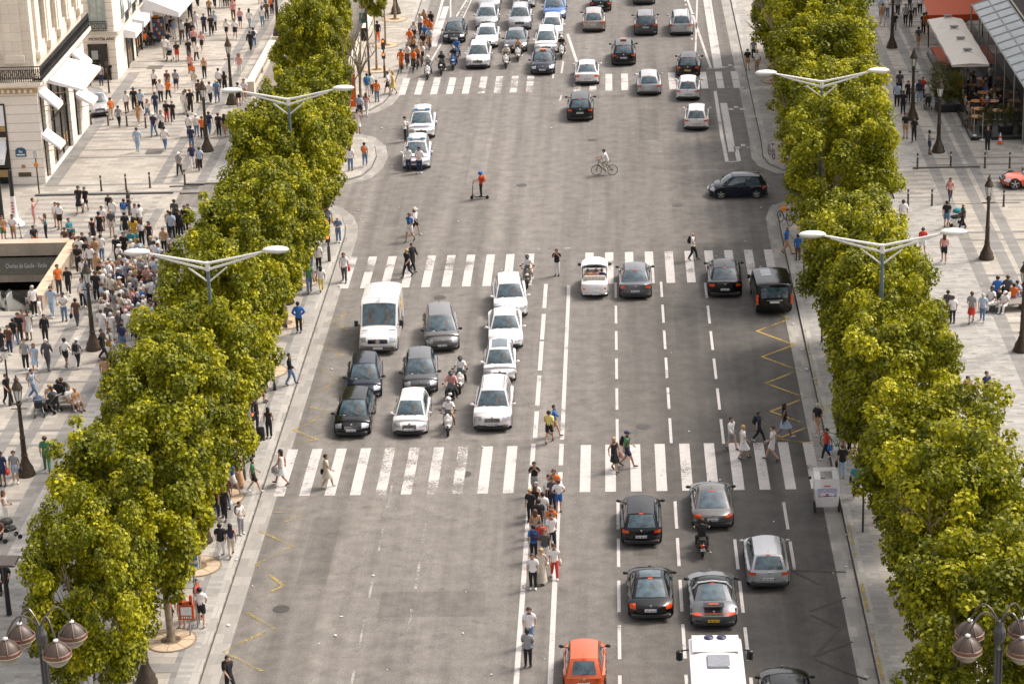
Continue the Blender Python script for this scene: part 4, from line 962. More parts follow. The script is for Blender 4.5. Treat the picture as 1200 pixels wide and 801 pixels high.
post(963, 401, 2.2, "thin brown signpost under the cafe-side crowns beside the yellow zigzag", .06)
r = post(433, 91, 5.5, "tall dark sign mast beside the far ramp parapet", .09)
mb = MB(); mb.rbox((-.3, 0, 4.7), (.5, .2, .8), .06); link("sign_box", mb.mesh("sign_box", mat("dark_teal", (0.02, 0.10, 0.10), .5)), r)
mb = MB(); mb.rbox((-.3, 0, 3.4), (.5, .25, 1.0), .06); link("sign_box", mb.mesh("sign_box", BLACK), r)
r = post(46, 227, 2.9, "thin black signpost in front of the corner building's plaques", .05, BLACK)
mb = MB(); mb.box((0, -.05, 2.75), (.25, .04, .6)); link("sign_plate", mb.mesh("sign_plate", mat("pale_sign_back", (.5, .48, .5), .5)), r); mb = MB(); mb.ell((0, -.06, 2.0), (.17, .04, .17)); link("sign_disc", mb.mesh("sign_disc", mat("amber_disc", (.7, .25, .03), .5)), r)
r = post(128, 109, 2.6, "brown signpost near the shop door across the side street", .07, BRONZE); mb = MB(); mb.box((0, -.06, 2.3), (.3, .06, .35)); link("sign_plate", mb.mesh("sign_plate", DARKGREY), r)
# blue sign and orange poster frame near the kerb
r = post(232, 744 - 10, 3.6, "slim bus stop pole carrying a blue and white panel and orange frame", .04, GREYMET, name="bus_stop_pole", cat="bus stop")
mb = MB(); mb.box((-.02, -.08, 3.15), (.55, .06, .85)); s_ = link("stop_panel", mb.mesh("stop_panel", mat("panel_white", (.7, .72, .74))), r)
mb = MB(); mb.box((-.02, -.12, 3.3), (.5, .02, .34)); mb.box((-.02, -.12, 2.9), (.5, .02, .12)); link("blue_field", mb.mesh("blue_field", mat("transit_blue", (0.01, 0.22, 0.55), .4)), s_)
r = root("poster_stand", "orange framed leaflet stand with white sheet beside the kerbside tree grate", "sign", (*G(221, 744, ZP), ZP), sc=.82)
mb = MB(); mb.tube([(.1, 0, 0), (.1, 0, 1.1)], .05); link("post", mb.mesh("post", GREYMET), r)
mb = MB(); mb.box((0, 0, 1.35), (.75, .2, .85)); mb.box((-.26, 0, 1.98), (.14, .16, .5)); mb.box((.26, 0, 1.98), (.14, .16, .5)); mb.box((0, 0, 1.83), (.62, .16, .12)); b_ = link("frame", mb.mesh("frame", mat("orange_red_frame", (.50, .075, .015), .5)), r)
mb = MB(); mb.box((0, -.12, 1.42), (.55, .03, .45)); link("sheet", mb.mesh("sheet", mat("panel_white", (0, 0, 0))), b_)
mb = MB()
for k in range(5): mb.box((-.22 + k * .11, -.12, 1.08), (.06, .03, .10))
link("lettering", mb.mesh("lettering", mat("panel_white", (0, 0, 0))), b_)
# orange street banner
x, y = G(409, 127, ZP)
r = root("street_banner", "tall orange banner with white upright lettering hanging at the pavement corner", "banner", (x, y, ZP))
mb = MB(); mb.box((0, 0, 1.15), (1.05, .10, 2.3 + .0)); 
mb = MB(); mb.box((0, 0, 1.35), (1.05, .08, 2.5)); link("cloth", mb.mesh("cloth", mat("banner_orange", (0.78, 0.13, 0.008), .7, 0, .06)), r)
mb = MB()
for cx_, y0, n_ in ((-.14, 1.2, 5), (.2, 1.45, 5)):       # letter-like blocks: each glyph is a frame with bars
    for k in range(n_):
        z = y0 + k * .2
        mb.box((cx_, -.055, z), (.2, .02, .045)); mb.box((cx_ - .09, -.055, z + .06), (.03, .02, .12)); 
        if k % 2: mb.box((cx_ + .09, -.055, z + .06), (.03, .02, .12))
        if k % 3: mb.box((cx_, -.055, z + .11), (.2, .02, .04))
for k in range(3): mb.box((-.25 + k * .25, -.055, .62), (.17, .02, .10))
mb.ell((0, -.055, .32), (.07, .02, .07)); link("lettering", mb.mesh("lettering", mat("sign_letter_white", (0, 0, 0))), r)
mb = MB(); mb.tube([(-.55, .05, 0), (-.55, .05, 2.9)], .03); mb.tube([(.55, .05, 0), (.55, .05, 2.9)], .03); link("posts", mb.mesh("posts", GREYMET), r)
# leaning white sculpture-like stand with base (left of the drive)
r = root("white_pylon", "white flared display pylon with red lettering in front of the corner building", "pylon", (*G(18, 263, ZP), ZP))
mb = MB(); mb.lathe([(.62, 0), (.55, .12), (.30, .35), (.2, .8), (.16, 1.9)], n=14); link("body", mb.mesh("body", mat("pylon_white", (.72, .70, .70), .4), 40), r)
mb = MB(); 
for k in range(4): mb.box((0, -.2, .9 + k * .2), (.14, .04, .09))
link("lettering", mb.mesh("lettering", mat("pylon_red", (.5, .05, .04))), r)
mb = MB(); mb.lathe([(.14, 1.9), (.13, 3.6)], n=8); link("post", mb.mesh("post", BLACK), r)
post(3, 262, 5.0, "thick black post at the picture edge before the corner building", .16, BLACK)
r = post(11, 720, 2.4, "dark post with flat metal roof plate beside the stair parapet", .12, BLACK); mb = MB(); mb.rbox((-.7, 0, 2.5), (2.6, 1.0, .12), .04); link("roof_plate", mb.mesh("roof_plate", mat("plate_brown", (.12, .10, .085), .4, .5)), r)

# ================================================================ CAFE
t = root("cafe_terrace", "black-edged cafe terrace deck with low dark border", "terrace", (24.1, 161.7, ZP))
mb = MB(); mb.rect(.18, 7.4, .18, 24.4, .035); P_("deck", mb, mat("terrace_deck_dark", (0.035, 0.033, 0.032), .6, 0, .3), t)
mb = MB(); mb.box((.09, 12.3, .12), (.18, 24.6, .24)); mb.box((2.0, .09, .12), (3.8, .18, .24)); P_("border", mb, BLACK, t)
mb = MB(); mb.box((.09, 12.3, .6), (.05, 20, .75)); P_("glass_screen", mb, mat("dark_screen_glass", (.03, .035, .03), .1), t)
for i, (px, py) in enumerate(((1128, 128), (1131, 136), (1135, 142), (1138, 149))):
    x, y = G(px, py, .15); r = root("terrace_post", f"tan wooden post edging the cafe tables, {ORD[i]} from the big planter", "post", (x, y, .15), group="tan wooden terrace posts")
    mb = MB(); mb.lathe([(.06, 0), (.055, 1.35)], n=8); link("post", mb.mesh("post", mat("tan_post", (.42, .30, .17), .6)), r); mb = MB(); mb.ell((0, 0, 1.38), (.08, .08, .06)); link("knob", mb.mesh("knob", mat("tan_post", (0, 0, 0))), r)
for i, (px, py) in enumerate(((1141, 159), (1151, 164))):
    x, y = G(px, py, .15); r = root("rope_stanchion", ["white-based steel stanchion at the terrace corner", "pale stanchion beside the waiter in black"][i], "stanchion", (x, y, .15))
    mb = MB(); mb.lathe([(.22, 0), (.2, .04), (.04, .08)], n=12); link("base", mb.mesh("base", mat("panel_white", (0, 0, 0))), r); mb = MB(); mb.lathe([(.035, .06), (.035, 1.9)], n=8); link("pole", mb.mesh("pole", mat("tan_post", (0, 0, 0)) if i == 0 else GREYMET), r)
# parasols: four joined square canopies
for k in range(4):
    y0 = 171.9 + k * 3.62; x0 = 24.1; 
    r = root("parasol", ["off-white square parasol, nearest the seated diners in its row", "off-white square parasol, second in the row from the diners", "off-white square parasol, third in the row from the diners", "off-white square parasol at the red shop end of the row"][k], "parasol", (x0 + 1.3, y0 + 1.8, .15), group="square cafe parasols")
    mb = MB(); a = [(-1.33, -1.8, 2.72), (1.33, -1.8, 2.72), (1.33, 1.8, 2.72), (-1.33, 1.8, 2.72)]; ap = (0, 0, 3.35)
    vs = a + [ap] + [(0, -1.8, 2.80), (1.33, 0, 2.80), (0, 1.8, 2.80), (-1.33, 0, 2.80)]
    mb.add(vs, [(0, 5, 4), (5, 1, 4), (1, 6, 4), (6, 2, 4), (2, 7, 4), (7, 3, 4), (3, 8, 4), (8, 0, 4)])
    for i in range(4):
        p, q = a[i], a[(i + 1) % 4]; mb.quad(p, q, (q[0], q[1], 2.56), (p[0], p[1], 2.56))
    link("canopy", mb.mesh("canopy", mat("parasol_cloth", (.72, .68, .62), .8, 0, .04)), r)
    mb = MB(); mb.rbox((0, 0, 3.42), (.62, .42, .09), .03); link("vent_cap", mb.mesh("vent_cap", mat("vent_grey", (.2, .2, .2))), r)
    mb = MB(); mb.lathe([(.05, 0), (.05, 3.35)], n=8)
    for p in a: mb.tube([(0, 0, 2.5), (p[0] * .95, p[1] * .95, p[2])], .02, 4)
    link("pole", mb.mesh("pole", GREYMET), r)
# glass canopy
t = root("glass_canopy", "sloping glass canopy with slim frames over the cafe front", "canopy", (27.4, 160.5, .12))
mb = MB(); panes = 12; Ly = 25.5
for k in range(panes):
    y0, y1 = k * Ly / panes + .06, (k + 1) * Ly / panes - .06
    for j in range(2): xa, xb = .06 + j * 1.2, 1.16 + j * 1.2; mb.quad((xa, y0, 3.9 + xa * .32), (xb, y0, 3.9 + xb * .32), (xb, y1, 3.9 + xb * .32), (xa, y1, 3.9 + xa * .32))
P_("glass_roof", mb, mat("canopy_glass_blue", (.17, .215, .22), .12, 0, .35, 1.2), t)
mb = MB()
for k in range(panes + 1): y0 = k * Ly / panes; mb.tube([(0, y0, 3.9), (2.4, y0, 4.67)], .06, 4)
for xx in (0, 1.2, 2.4): mb.tube([(xx, 0, 3.92 + xx * .32), (xx, Ly, 3.92 + xx * .32)], .05, 4)
for k in range(0, panes + 1, 2): mb.tube([(0, k * Ly / panes, 0), (0, k * Ly / panes, 3.9)], .06, 4)
P_("frame", mb, mat("frame_pale_grey", (.30, .31, .29), .4, .4), t)
mb = MB(); mb.box((.02, Ly / 2, 1.4), (.04, Ly, 2.6)); P_("front_glazing", mb, mat("terrace_dark_glass", (.022, .02, .017), .15), t)
mb = MB(); mb.tube([(2.5, 0, 4.9), (2.5, Ly, 4.9)], .07, 6); P_("gutter_pipe", mb, mat("pale_cornice", (0, 0, 0)), t)
mb = MB(); mb.box((3.6, 13, 4.75), (2.2, 26, .2)); P_("solid_roof", mb, mat("brown_roof", (.035, .028, .022), .6), t)
mb = MB(); mb.tube([(-.2, -1.8, .05), (.35, -.6, 3.0)], .05, 6); mb.tube([(.25, -1.8, .05), (.8, -.6, 3.0)], .05, 6); mb.tube([(-.2, -1.8, .1), (.25, -1.8, .1)], .05, 6); mb.tube([(.35, -.6, 3.0), (2.0, -.6, 3.0)], .05, 6); P_("folding_frame", mb, WHITEMET, t)
# red shop front with awning
t = root("red_shop_awning", "bright orange-red shop awning above a terrace at the far end of the cafe", "awning", (25.0, 188.5, .12))
mb = MB(); mb.quad((-.6, 0, 2.6), (6, 0, 2.6), (6, 6, 3.5), (-.6, 6, 3.5)); mb.quad((-.6, 0, 2.1), (6, 0, 2.1), (6, 0, 2.6), (-.6, 0, 2.6)); P_("cloth", mb, mat("vivid_red_orange", (.45, .065, .01), .6), t)
mb = MB(); mb.box((2.7, 6.3, 3.9), (7, .4, .8)); P_("fascia", mb, mat("amber_fascia", (.62, .20, .02), .6), t)
mb = MB()
for k in range(4): mb.tube([(-.5 + k * 2.1, .1, 0), (-.5 + k * 2.1, .1, 2.5)], .05)
P_("pole", mb, BLACK, t)
mb = MB(); mb.rect(-.4, 3.4, -6, 0, .03); o = link("red_carpet", mb.mesh("red_carpet", mat("vivid_red_orange", (0, 0, 0))), None, (25.0, 188.5, ZP + .02)); tag(o, "orange-red terrace carpet between the parasols and the red awning", "carpet")
# tables, chairs, plants
def table_kit(col):
    mb = MB(); mb.lathe([(.42, .70), (.42, .74)], n=16); a = mb.mesh("table_top", col)
    mb = MB(); mb.lathe([(.25, 0), (.25, .03), (.04, .06), (.035, .70)], n=8); b = mb.mesh("pedestal", BLACK); return [("table_top", a, None, 0), ("pedestal", b, None, 0)]
KT = table_kit(mat("amber_table_wood", (.50, .22, .07), .4))
tl = [(1144, 118), (1164, 118), (1147, 127), (1169, 129), (1144, 136), (1139, 99), (1167, 105), (1152, 108), (1178, 112), (1128, 92), (1150, 92)]
for i, (px, py) in enumerate(tl):
    r = root("cafe_table", f"round amber cafe table, {ORD[i]} from the terrace corner counting inwards", "table", (*G(px, py, .9), .155), group="round tables on the cafe terrace"); assemble(KT, r)
def chair_kit():
    mb = MB(); mb.rbox((0, 0, .45), (.42, .42, .05), .02); a = mb.mesh("seat", mat("wicker_dark", (.09, .055, .03), .7))
    mb = MB(); mb.rbox((0, .2, .72), (.42, .04, .45), .02); b = mb.mesh("backrest", mat("wicker_dark", (0, 0, 0)))
    mb = MB()
    for x in (-.18, .18):
        for y in (-.18, .18): mb.tube([(x, y, 0), (x, y, .44)], .018, 4)
    c = mb.mesh("frame", BLACK); return [("seat", a, None, 0), ("backrest", b, None, 0), ("frame", c, None, 0)]
KH = chair_kit()
ci = 0
SEATS = []
for i, (px, py) in enumerate(tl):
    x, y = G(px, py, .9)
    for k, (dx, dy, rz) in enumerate(((-.75, 0, pi / 2), (.75, 0, -pi / 2))):
        r = root("cafe_chair", f"dark wicker chair at the {ORD[i]} amber table from the terrace corner, {'street' if k == 0 else 'building'} side", "chair", (x + dx, y + dy, .155), rz, "wicker chairs on the cafe terrace"); assemble(KH, r); SEATS.append((x + dx, y + dy, rz))
def bush(x, y, z, rad, h, label, seed, pot=True, dark=False):
    r = root("potted_shrub", label, "plant", (x, y, z))
    me = DARKCROWN; c = link("foliage", me, r, (0, 0, (.45 if pot else 0) - h * .33)); c.scale = (rad / 3.4, rad / 4.2, h / 7.4)
    if pot: mb = MB(); mb.rbox((0, 0, .28), (rad * 1.3, rad * 1.3, .56), .05); link("planter_box", mb.mesh("planter_box", BLACK), r)
bush(*G(1110, 128, .15), .15, 1.25, 2.3, "large dark green shrub in a black planter beside the parasols", 1)
bush(*G(1108, 112, .15), .15, 1.1, 2.1, "tall dark shrub behind the big planter under the parasol edge", 2)
bush(*G(1155, 155, .15), .15, .6, 1.3, "round green shrub in a pot behind the waiter in black", 3)
bush(*G(1178, 155, .15), .15, .7, 1.5, "yellowish bamboo-like shrub in a pot near the traffic cone", 4)
r = root("traffic_cone", "orange and white traffic cone on the terrace edge by the waiter", "cone", (*G(1172, 168, .15), .15))
mb = MB(); mb.rbox((0, 0, .02), (.4, .4, .04), .02); mb.lathe([(.16, .04), (.12, .2)], n=12); mb.lathe([(.09, .38), (.065, .52)], n=12); link("cone_body", mb.mesh("cone_body", mat("cone_orange", (.80, .12, .01), .5)), r)
mb = MB(); mb.lathe([(.12, .2), (.09, .38)], n=12); mb.lathe([(.065, .52), (.03, .74)], n=12); link("white_band", mb.mesh("white_band", mat("panel_white", (0, 0, 0))), r)

# ================================================================ BENCHES
def bench(px, py, label, rz=0.0, L=2.2):
    r = root("bench", label, "bench", (*G(px, py, ZP), ZP), rz)
    mb = MB(); mb.rbox((0, 0, .44), (L, 1.0, .07), .03); link("seat", mb.mesh("seat", mat("bench_wood_grey", (.20, .18, .16), .7)), r)
    for s in (-1, 1): mb = MB(); mb.rbox((s * L * .36, 0, .21), (.3, .6, .42), .05); link("leg", mb.mesh("leg", mat("bench_iron", (.08, .08, .075), .5)), r)
    return r
bench(71, 477, "low grey bench crowded with people beside a pushchair on the metro pavement")
bench(1180, 362, "low grey bench crowded with people on the cafe pavement", .1, 2.4)
# ================================================================ VEHICLES
def paint(name, col, metal=0.0, rough=0.28): 
    m = mat("paint_" + name, col, rough, metal, 0.03, 1.0, coat=1.0); return m
PAINT = dict(black=mat("paint_black", (.005, .005, .006), .22, 0, .03, 1, coat=.45, spec=.3), darkgrey=paint("dark_grey", (.055, .056, .06), .3), grey=paint("grey", (.13, .125, .12), .4), silver=paint("silver", (.42, .43, .45), .3, .32),
             white=paint("white", (.74, .72, .72)), offwhite=paint("offwhite", (.66, .63, .63)), blue=paint("blue", (.02, .12, .38), .2), orange=paint("orange", (.58, .085, .006), .1), navy=mat("paint_navy", (.006, .010, .024), .22, 0, .03, 1, coat=.6, spec=.3), tan=paint("tan", (.36, .32, .29), .4),
             red=paint("orange_red", (.68, .075, .008)), steel=paint("steel", (.12, .125, .135), .5))
def smooth_profile(keys, n):
    # Catmull-Rom through profile keys, clipped to stay tidy
    P = [np.array(k, float) for k in keys]; P = [2 * P[0] - P[1]] + P + [2 * P[-1] - P[-2]]
    out = []
    segs = len(P) - 3
    for i in range(segs):
        for j in range(n):
            t = j / n; a, b, c, d = P[i:i + 4]
            q = 0.5 * ((2 * b) + (c - a) * t + (2 * a - 5 * b + 4 * c - d) * t * t + (3 * b - a - 3 * c + d) * t ** 3)
            lin = b + (c - b) * t; out.append(q * .6 + lin * .4)
    out.append(P[-2]); return np.array(out)
class CarShape:
    """over(s,u): a point of the skin running from the rear sill over boot, belt and bonnet to the front sill"""
    def __init__(s, W, keys, rcorner=.28, droop=.10, sub=4):
        s.W = W; s.p = smooth_profile(keys, sub); s.n = len(s.p); s.r = rcorner; s.droop = droop
        s.ymid = (s.p[:, 0].min() + s.p[:, 0].max()) / 2; s.half = (s.p[:, 0].max() - s.p[:, 0].min()) / 2
        s.zmin = min(s.p[0][1], s.p[-1][1])
    def over(s, t, u, off=0.0):
        i = min(max(t, 0), s.n - 1.001); k = int(i); f = i - k; q = s.p[k] * (1 - f) + s.p[k + 1] * f
        d = s.p[min(k + 1, s.n - 1)] - s.p[k]; nrm = np.array([-d[1], d[0]]); nrm = nrm / (np.linalg.norm(nrm) + 1e-9)
        e = abs(u); rel = (q[0] - s.ymid) / s.half
        y = q[0] - np.sign(rel) * s.r * (e ** 4) * abs(rel) ** 6
        z = q[1] - s.droop * (e ** 3) * min(1, max(0, (q[1] - s.zmin) / .4))
        x = s.W / 2 * u * (1 - .035 * abs(rel) ** 8)
        return (x, y + nrm[0] * off, z + nrm[1] * off)
    def patch(s, mb, t0, t1, u0, u1, off=.012, n=5, mi=0, m=4):
        vs = []; fs = []
        for a in range(m + 1):
            for b in range(n + 1): vs.append(s.over(t0 + (t1 - t0) * a / m, u0 + (u1 - u0) * b / n, off))
        for a in range(m):
            for b in range(n): fs.append((a * (n + 1) + b, (a + 1) * (n + 1) + b, (a + 1) * (n + 1) + b + 1, a * (n + 1) + b + 1))
        mb.add(vs, fs, mi)
    def tz(s, z, front):
        # parameter where the front (or rear) face crosses height z
        rng = range(s.n - 1, 0, -1) if front else range(0, s.n - 1)
        for i in rng:
            a, b = (s.p[i][1], s.p[i - 1][1]) if front else (s.p[i][1], s.p[i + 1][1])
            if (a <= z <= b): f = (z - a) / (b - a + 1e-9); return i - f if front else i + f
        return s.n - 2 if front else 1
    def ty(s, y):
        # parameter of the upper skin at length y
        best = None
        for i in range(s.n - 1):
            a, b = s.p[i][0], s.p[i + 1][0]
            if a <= y <= b and b > a: f = (y - a) / (b - a); zz = s.p[i][1] + f * (s.p[i + 1][1] - s.p[i][1]); 
            else: continue
            if best is None or zz > best[1]: best = (i + f, zz)
        return best[0] if best else s.n / 2
    def body(s, wheels, R, zs, mi=0):
        mb = MB(); nu = 13; us = [sin(pi / 2 * (k / 6 - 1)) for k in range(13)]
        vs = [s.over(i, u) for i in range(s.n) for u in us]; fs = []
        for i in range(s.n - 1):
            for k in range(nu - 1): fs.append((i * nu + k, (i + 1) * nu + k, (i + 1) * nu + k + 1, i * nu + k + 1))
        mb.add(vs, fs, mi)
        edge = [s.over(i, 1.0) for i in range(s.n)]
        ya, yb = min(e[1] for e in edge), max(e[1] for e in edge); n = 56
        top = lambda y: s.over(s.ty(min(max(y, s.p[:, 0].min() + .02), s.p[:, 0].max() - .02)), 1.0)
        for sgn in (-1, 1):
            vs = []; ys = [ya + (yb - ya) * k / n for k in range(n + 1)]
            for y in ys:
                # find matching upper point on the edge curve
                zt = max([e1[2] + (e2[2] - e1[2]) * ((y - e1[1]) / (e2[1] - e1[1])) for e1, e2 in zip(edge[:-1], edge[1:]) if (e1[1] <= y <= e2[1]) and e2[1] > e1[1]] or [edge[len(edge) // 2][2] if False else min(e[2] for e in edge)])
                zb = zs
                for w in wheels:
                    if abs(y - w) < R: zb = max(zb, .30 + math.sqrt(R * R - (y - w) ** 2) - .02)
                zb = min(zb, zt - .01)
                rel = (y - s.ymid) / s.half; xw = s.W / 2 * (1 - .035 * abs(rel) ** 8)
                for j in range(5):
                    f = j / 4; z = zt + (zb - zt) * f; vs.append((sgn * (xw + .035 * sin(pi * min(1, f * 1.1))), y, z))
            fs = []
            for k in range(n):
                for j in range(4):
                    q = (k * 5 + j, k * 5 + j + 1, (k + 1) * 5 + j + 1, (k + 1) * 5 + j); fs.append(q if sgn < 0 else q[::-1])
            mb.add(vs, fs, mi)
        return mb
def wheel_kit(R, wd=.21):
    mb = MB(); pr = [(R - .09, -wd / 2), (R - .02, -wd / 2), (R, -wd / 2 + .04), (R, wd / 2 - .04), (R - .02, wd / 2), (R - .09, wd / 2)]
    mb.lathe(pr, n=20, cap=False); mb.lathe([(R - .08, -wd / 2 + .05), (R - .08, wd / 2 - .05)], n=16)
    ty = mb.mesh("tyre", TYRE, 40)
    mb = MB(); mb.lathe([(R - .085, wd / 2 - .02), (R - .10, wd / 2 - .035)], n=20, cap=False)
    for k in range(5): a = 2 * pi * k / 5; mb.box((cos(a) * (R - .1) * .5, sin(a) * (R - .1) * .5, wd / 2 - .03), (R - .1, .07, .03), 0, a)
    mb.lathe([(.06, wd / 2 - .05), (.05, wd / 2 - .005)], n=10); rim = mb.mesh("rim", RIM, 40); return ty, rim
WK = {}
def car_kit(st):
    L, W = st["L"], st["W"]; h = L / 2; kit = []
    S = CarShape(W, st["prof"], st.get("rc", .42), st.get("droop", .13))
    R = st.get("R", .31); ws = [-h + st.get("wr", .75), h - st.get("wf", .80)]
    kit.append(("body", S.body(ws, R + .06, .20).mesh("body", PLASTIC, 50), None, "paint"))
    mb = MB(); mb.box((0, 0, .34), (W - .42, L - .5, .34)); mb.box((0, 0, .38), (W - .12, L - .9 - 0, .1))
    mb.rbox((0, -h + .12, .27), (W - .18, .22, .18), .05); mb.rbox((0, h - .14, .27), (W - .22, .22, .18), .05)
    kit.append(("underbody", mb.mesh("underbody", PLASTIC), None, None))
    # ---- cabin
    if "cab" in st:
        y0, y1, y2, y3, zr = st["cab"]            # windscreen foot, roof front, roof rear, rear glass foot (y falls towards the tail)
        zb = lambda y: S.over(S.ty(y), 0.9)[2]; wb, wr = W * .455, W * st.get("roofw", .335); zf, zk = S.over(S.ty(y0), 0)[2] - .015, S.over(S.ty(y3), 0)[2] - .015
        zs0, zs3 = S.over(S.ty(y0), .9)[2] - .02, S.over(S.ty(y3), .9)[2] - .02
        zre = zr - .055
        FA, FB = (wb, y0, zs0), (wr, y1, zre); RA, RB = (wb * st.get("tail", .95), y3, zs3), (wr * .97, y2, zre - st.get("rdrop", .03))
        zbm = zb((y1 + y2) / 2) - .02
        def surf(kind, a, b, off=0.0):
            # a: 0..1 across, b: 0..1 up
            if kind == 'F':
                u = a * 2 - 1; x = (FA[0] + (FB[0] - FA[0]) * b) * u; bow = (1 - u * u)
                y = FA[1] + (FB[1] - FA[1]) * b + bow * .16 * (1 - b * .55) + .03 * sin(pi * b); z = FA[2] + (FB[2] - FA[2]) * b + bow * (.03 * (1 - b) + .055 * b) + .045 * sin(pi * b); n = (0, .65, .75)
            elif kind == 'R':
                u = a * 2 - 1; x = (RA[0] + (RB[0] - RA[0]) * b) * u; bow = (1 - u * u)
                y = RA[1] + (RB[1] - RA[1]) * b - bow * .12 * (1 - b * .55) - .03 * sin(pi * b); z = RA[2] + (RB[2] - RA[2]) * b + bow * (.03 * (1 - b) + .055 * b) + .04 * sin(pi * b); n = (0, -.7, .7)
            elif kind == 'T':
                u = a * 2 - 1; wv = FB[0] + (RB[0] - FB[0]) * b; x = wv * u; bow = 1 - u * u
                y = FB[1] + (RB[1] - FB[1]) * b + bow * (.072 * (1 - b) - .054 * b); z = FB[2] + (RB[2] - FB[2]) * b + bow * .055 + .03 * sin(pi * b) * (0.3 + bow * .7); n = (0, 0, 1)
            else:
                sg = 1 if kind == 'L' else -1; bx0 = FA[1] + (RA[1] - FA[1]) * a; tx0 = FB[1] + (RB[1] - FB[1]) * a
                zl = FA[2] + (RA[2] - FA[2]) * a + st.get("beltlift", .0) * sin(pi * a); zt = FB[2] + (RB[2] - FB[2]) * a + .03 * sin(pi * a) * .3
                xb = FA[0] + (RA[0] - FA[0]) * a; xt = FB[0] + (RB[0] - FB[0]) * a
                y = bx0 + (tx0 - bx0) * b; z = zl + (zt - zl) * b; x = sg * (xb + (xt - xb) * b + .03 * sin(pi * b) + .02 * sin(pi * a)); n = (sg * .93, 0, .35)
            return (x + n[0] * off, y + n[1] * off, z + n[2] * off)
        def sheet(mb, kind, a0, a1, b0, b1, off, na=8, nb=5, flip=None, mi=0, shear=0.0):
            vs = [surf(kind, a0 + (a1 - a0) * i / na + shear * (j / nb - .5) * 0, b0 + (b1 - b0) * j / nb, off) for j in range(nb + 1) for i in range(na + 1)]
            fs = [(j * (na + 1) + i, j * (na + 1) + i + 1, (j + 1) * (na + 1) + i + 1, (j + 1) * (na + 1) + i) for j in range(nb) for i in range(na)]
            if kind in ('F', 'L'): fs = [f[::-1] for f in fs]
            mb.add(vs, fs, mi)
        mb = MB()
        for k in 'FRLK': sheet(mb, k if k != 'K' else 'Rt', 0, 1, 0, 1, 0) if k != 'K' else sheet(mb, 'Z', 0, 1, 0, 1, 0)
        kit.append(("cabin", mb.mesh("cabin", PLASTIC, 50), None, "paint"))
        mb = MB(); sheet(mb, 'T', 0, 1, 0, 1, .004); kit.append(("roof", mb.mesh("roof", PLASTIC, 50), None, "roof"))
        ri = len(kit) - 1
        for k, nm, (a0, a1, b0, b1) in (('F', "windscreen", (.05, .95, .04, .93)), ('R', "rear_window", st.get("rwin", (.08, .92, .14, .90)))):
            mb = MB(); sheet(mb, k, a0, a1, b0, b1, .012); kit.append((nm, mb.mesh(nm, GLASS, 50), None, "glass"))
            if k == 'F':
                wi = len(kit) - 1
                mb = MB(); sheet(mb, 'F', .03, .97, .0, .05, .016, 8, 1); 
                mb.tube([surf('F', .30, .07, .03), surf('F', .50, .18, .03)], .012, 4); mb.tube([surf('F', .62, .07, .03), surf('F', .84, .22, .03)], .012, 4); kit.append(("wipers", mb.mesh("wipers", PLASTIC), wi, None))
                mb = MB()      # people and seats show as dim shapes behind the screen
                for u, w_ in ((.30, 1),): sheet(mb, 'F', u - .07, u + .07, .22, .52, .0135, 3, 3); sheet(mb, 'F', u - .035, u + .035, .52, .70, .0135, 3, 3)
                kit.append(("dim_interior", mb.mesh("dim_interior", mat("interior_dim", (.10, .088, .08), .15, 0, .5, 8)), wi, None)) if st.get("people", 1) else None
                mb = MB(); sheet(mb, 'F', .72, .80, .06, .12, .02, 1, 1); sheet(mb, 'F', .48, .53, .84, .92, .02, 1, 1, mi=1); kit.append(("screen_sticker", mb.mesh("screen_sticker", [mat("sticker_pale", (.5, .5, .45)), PLASTIC]), wi, None))
            else:
                wi2 = len(kit) - 1
                mb = MB(); mb.tube([surf('R', .45, .16, .03), surf('R', .68, .30, .03)], .012, 4); kit.append(("rear_wiper", mb.mesh("rear_wiper", PLASTIC), wi2, None)) if st.get("wiper", 1) else None
                mb = MB(); sheet(mb, 'R', .42, .58, .93, .99, .02, 2, 1); kit.append(("brake_lamp", mb.mesh("brake_lamp", TAIL), None, None))
        for k in ('L', 'Z'):
            for (a0, a1) in st.get("swin", ((.10, .50), (.53, .90))):
                mb = MB(); sheet(mb, k, a0, a1, .10, .90, .010); kit.append(("side_window", mb.mesh("side_window", GLASS, 50), None, "glass"))
            mb = MB(); sheet(mb, k, .06, .94, .02, .07, .018, 8, 1); kit.append(("chrome_strip", mb.mesh("chrome_strip", CHROME if st.get("chrome") else PLASTIC), None, None))
        if st.get("rails"):
            for u in (.06, .94):
                mb = MB(); mb.tube([surf('T', u, .04, .05), surf('T', u, .1, .09), surf('T', u, .9, .09), surf('T', u, .97, .04)], .022, 5); kit.append(("roof_rail", mb.mesh("roof_rail", st.get("railm", PLASTIC)), ri, None))
        if st.get("sunroof"): mb = MB(); sheet(mb, 'T', .12, .88, .10, st["sunroof"], .012, 6, 4); kit.append(("sunroof", mb.mesh("sunroof", GLASS), ri, None))
        mb = MB(); mb.tube([surf('T', .5, .86, .0), surf('T', .5, .98, .16)], .008, 4); kit.append(("aerial", mb.mesh("aerial", PLASTIC), ri, None))
        ym = y0 - .12; zm = zs0 + .10
        for sgn in (-1, 1):
            mb = MB(); mb.tube([(sgn * W * .44, ym, zm - .05), (sgn * (W / 2 + .04), ym - .02, zm)], .022, 5); mb.ell((sgn * (W / 2 + .12), ym - .02, zm + .02), (.115, .065, .075), 0, 10, 6)
            kit.append(("mirror", mb.mesh("mirror", PLASTIC, 60), None, "mirror"))
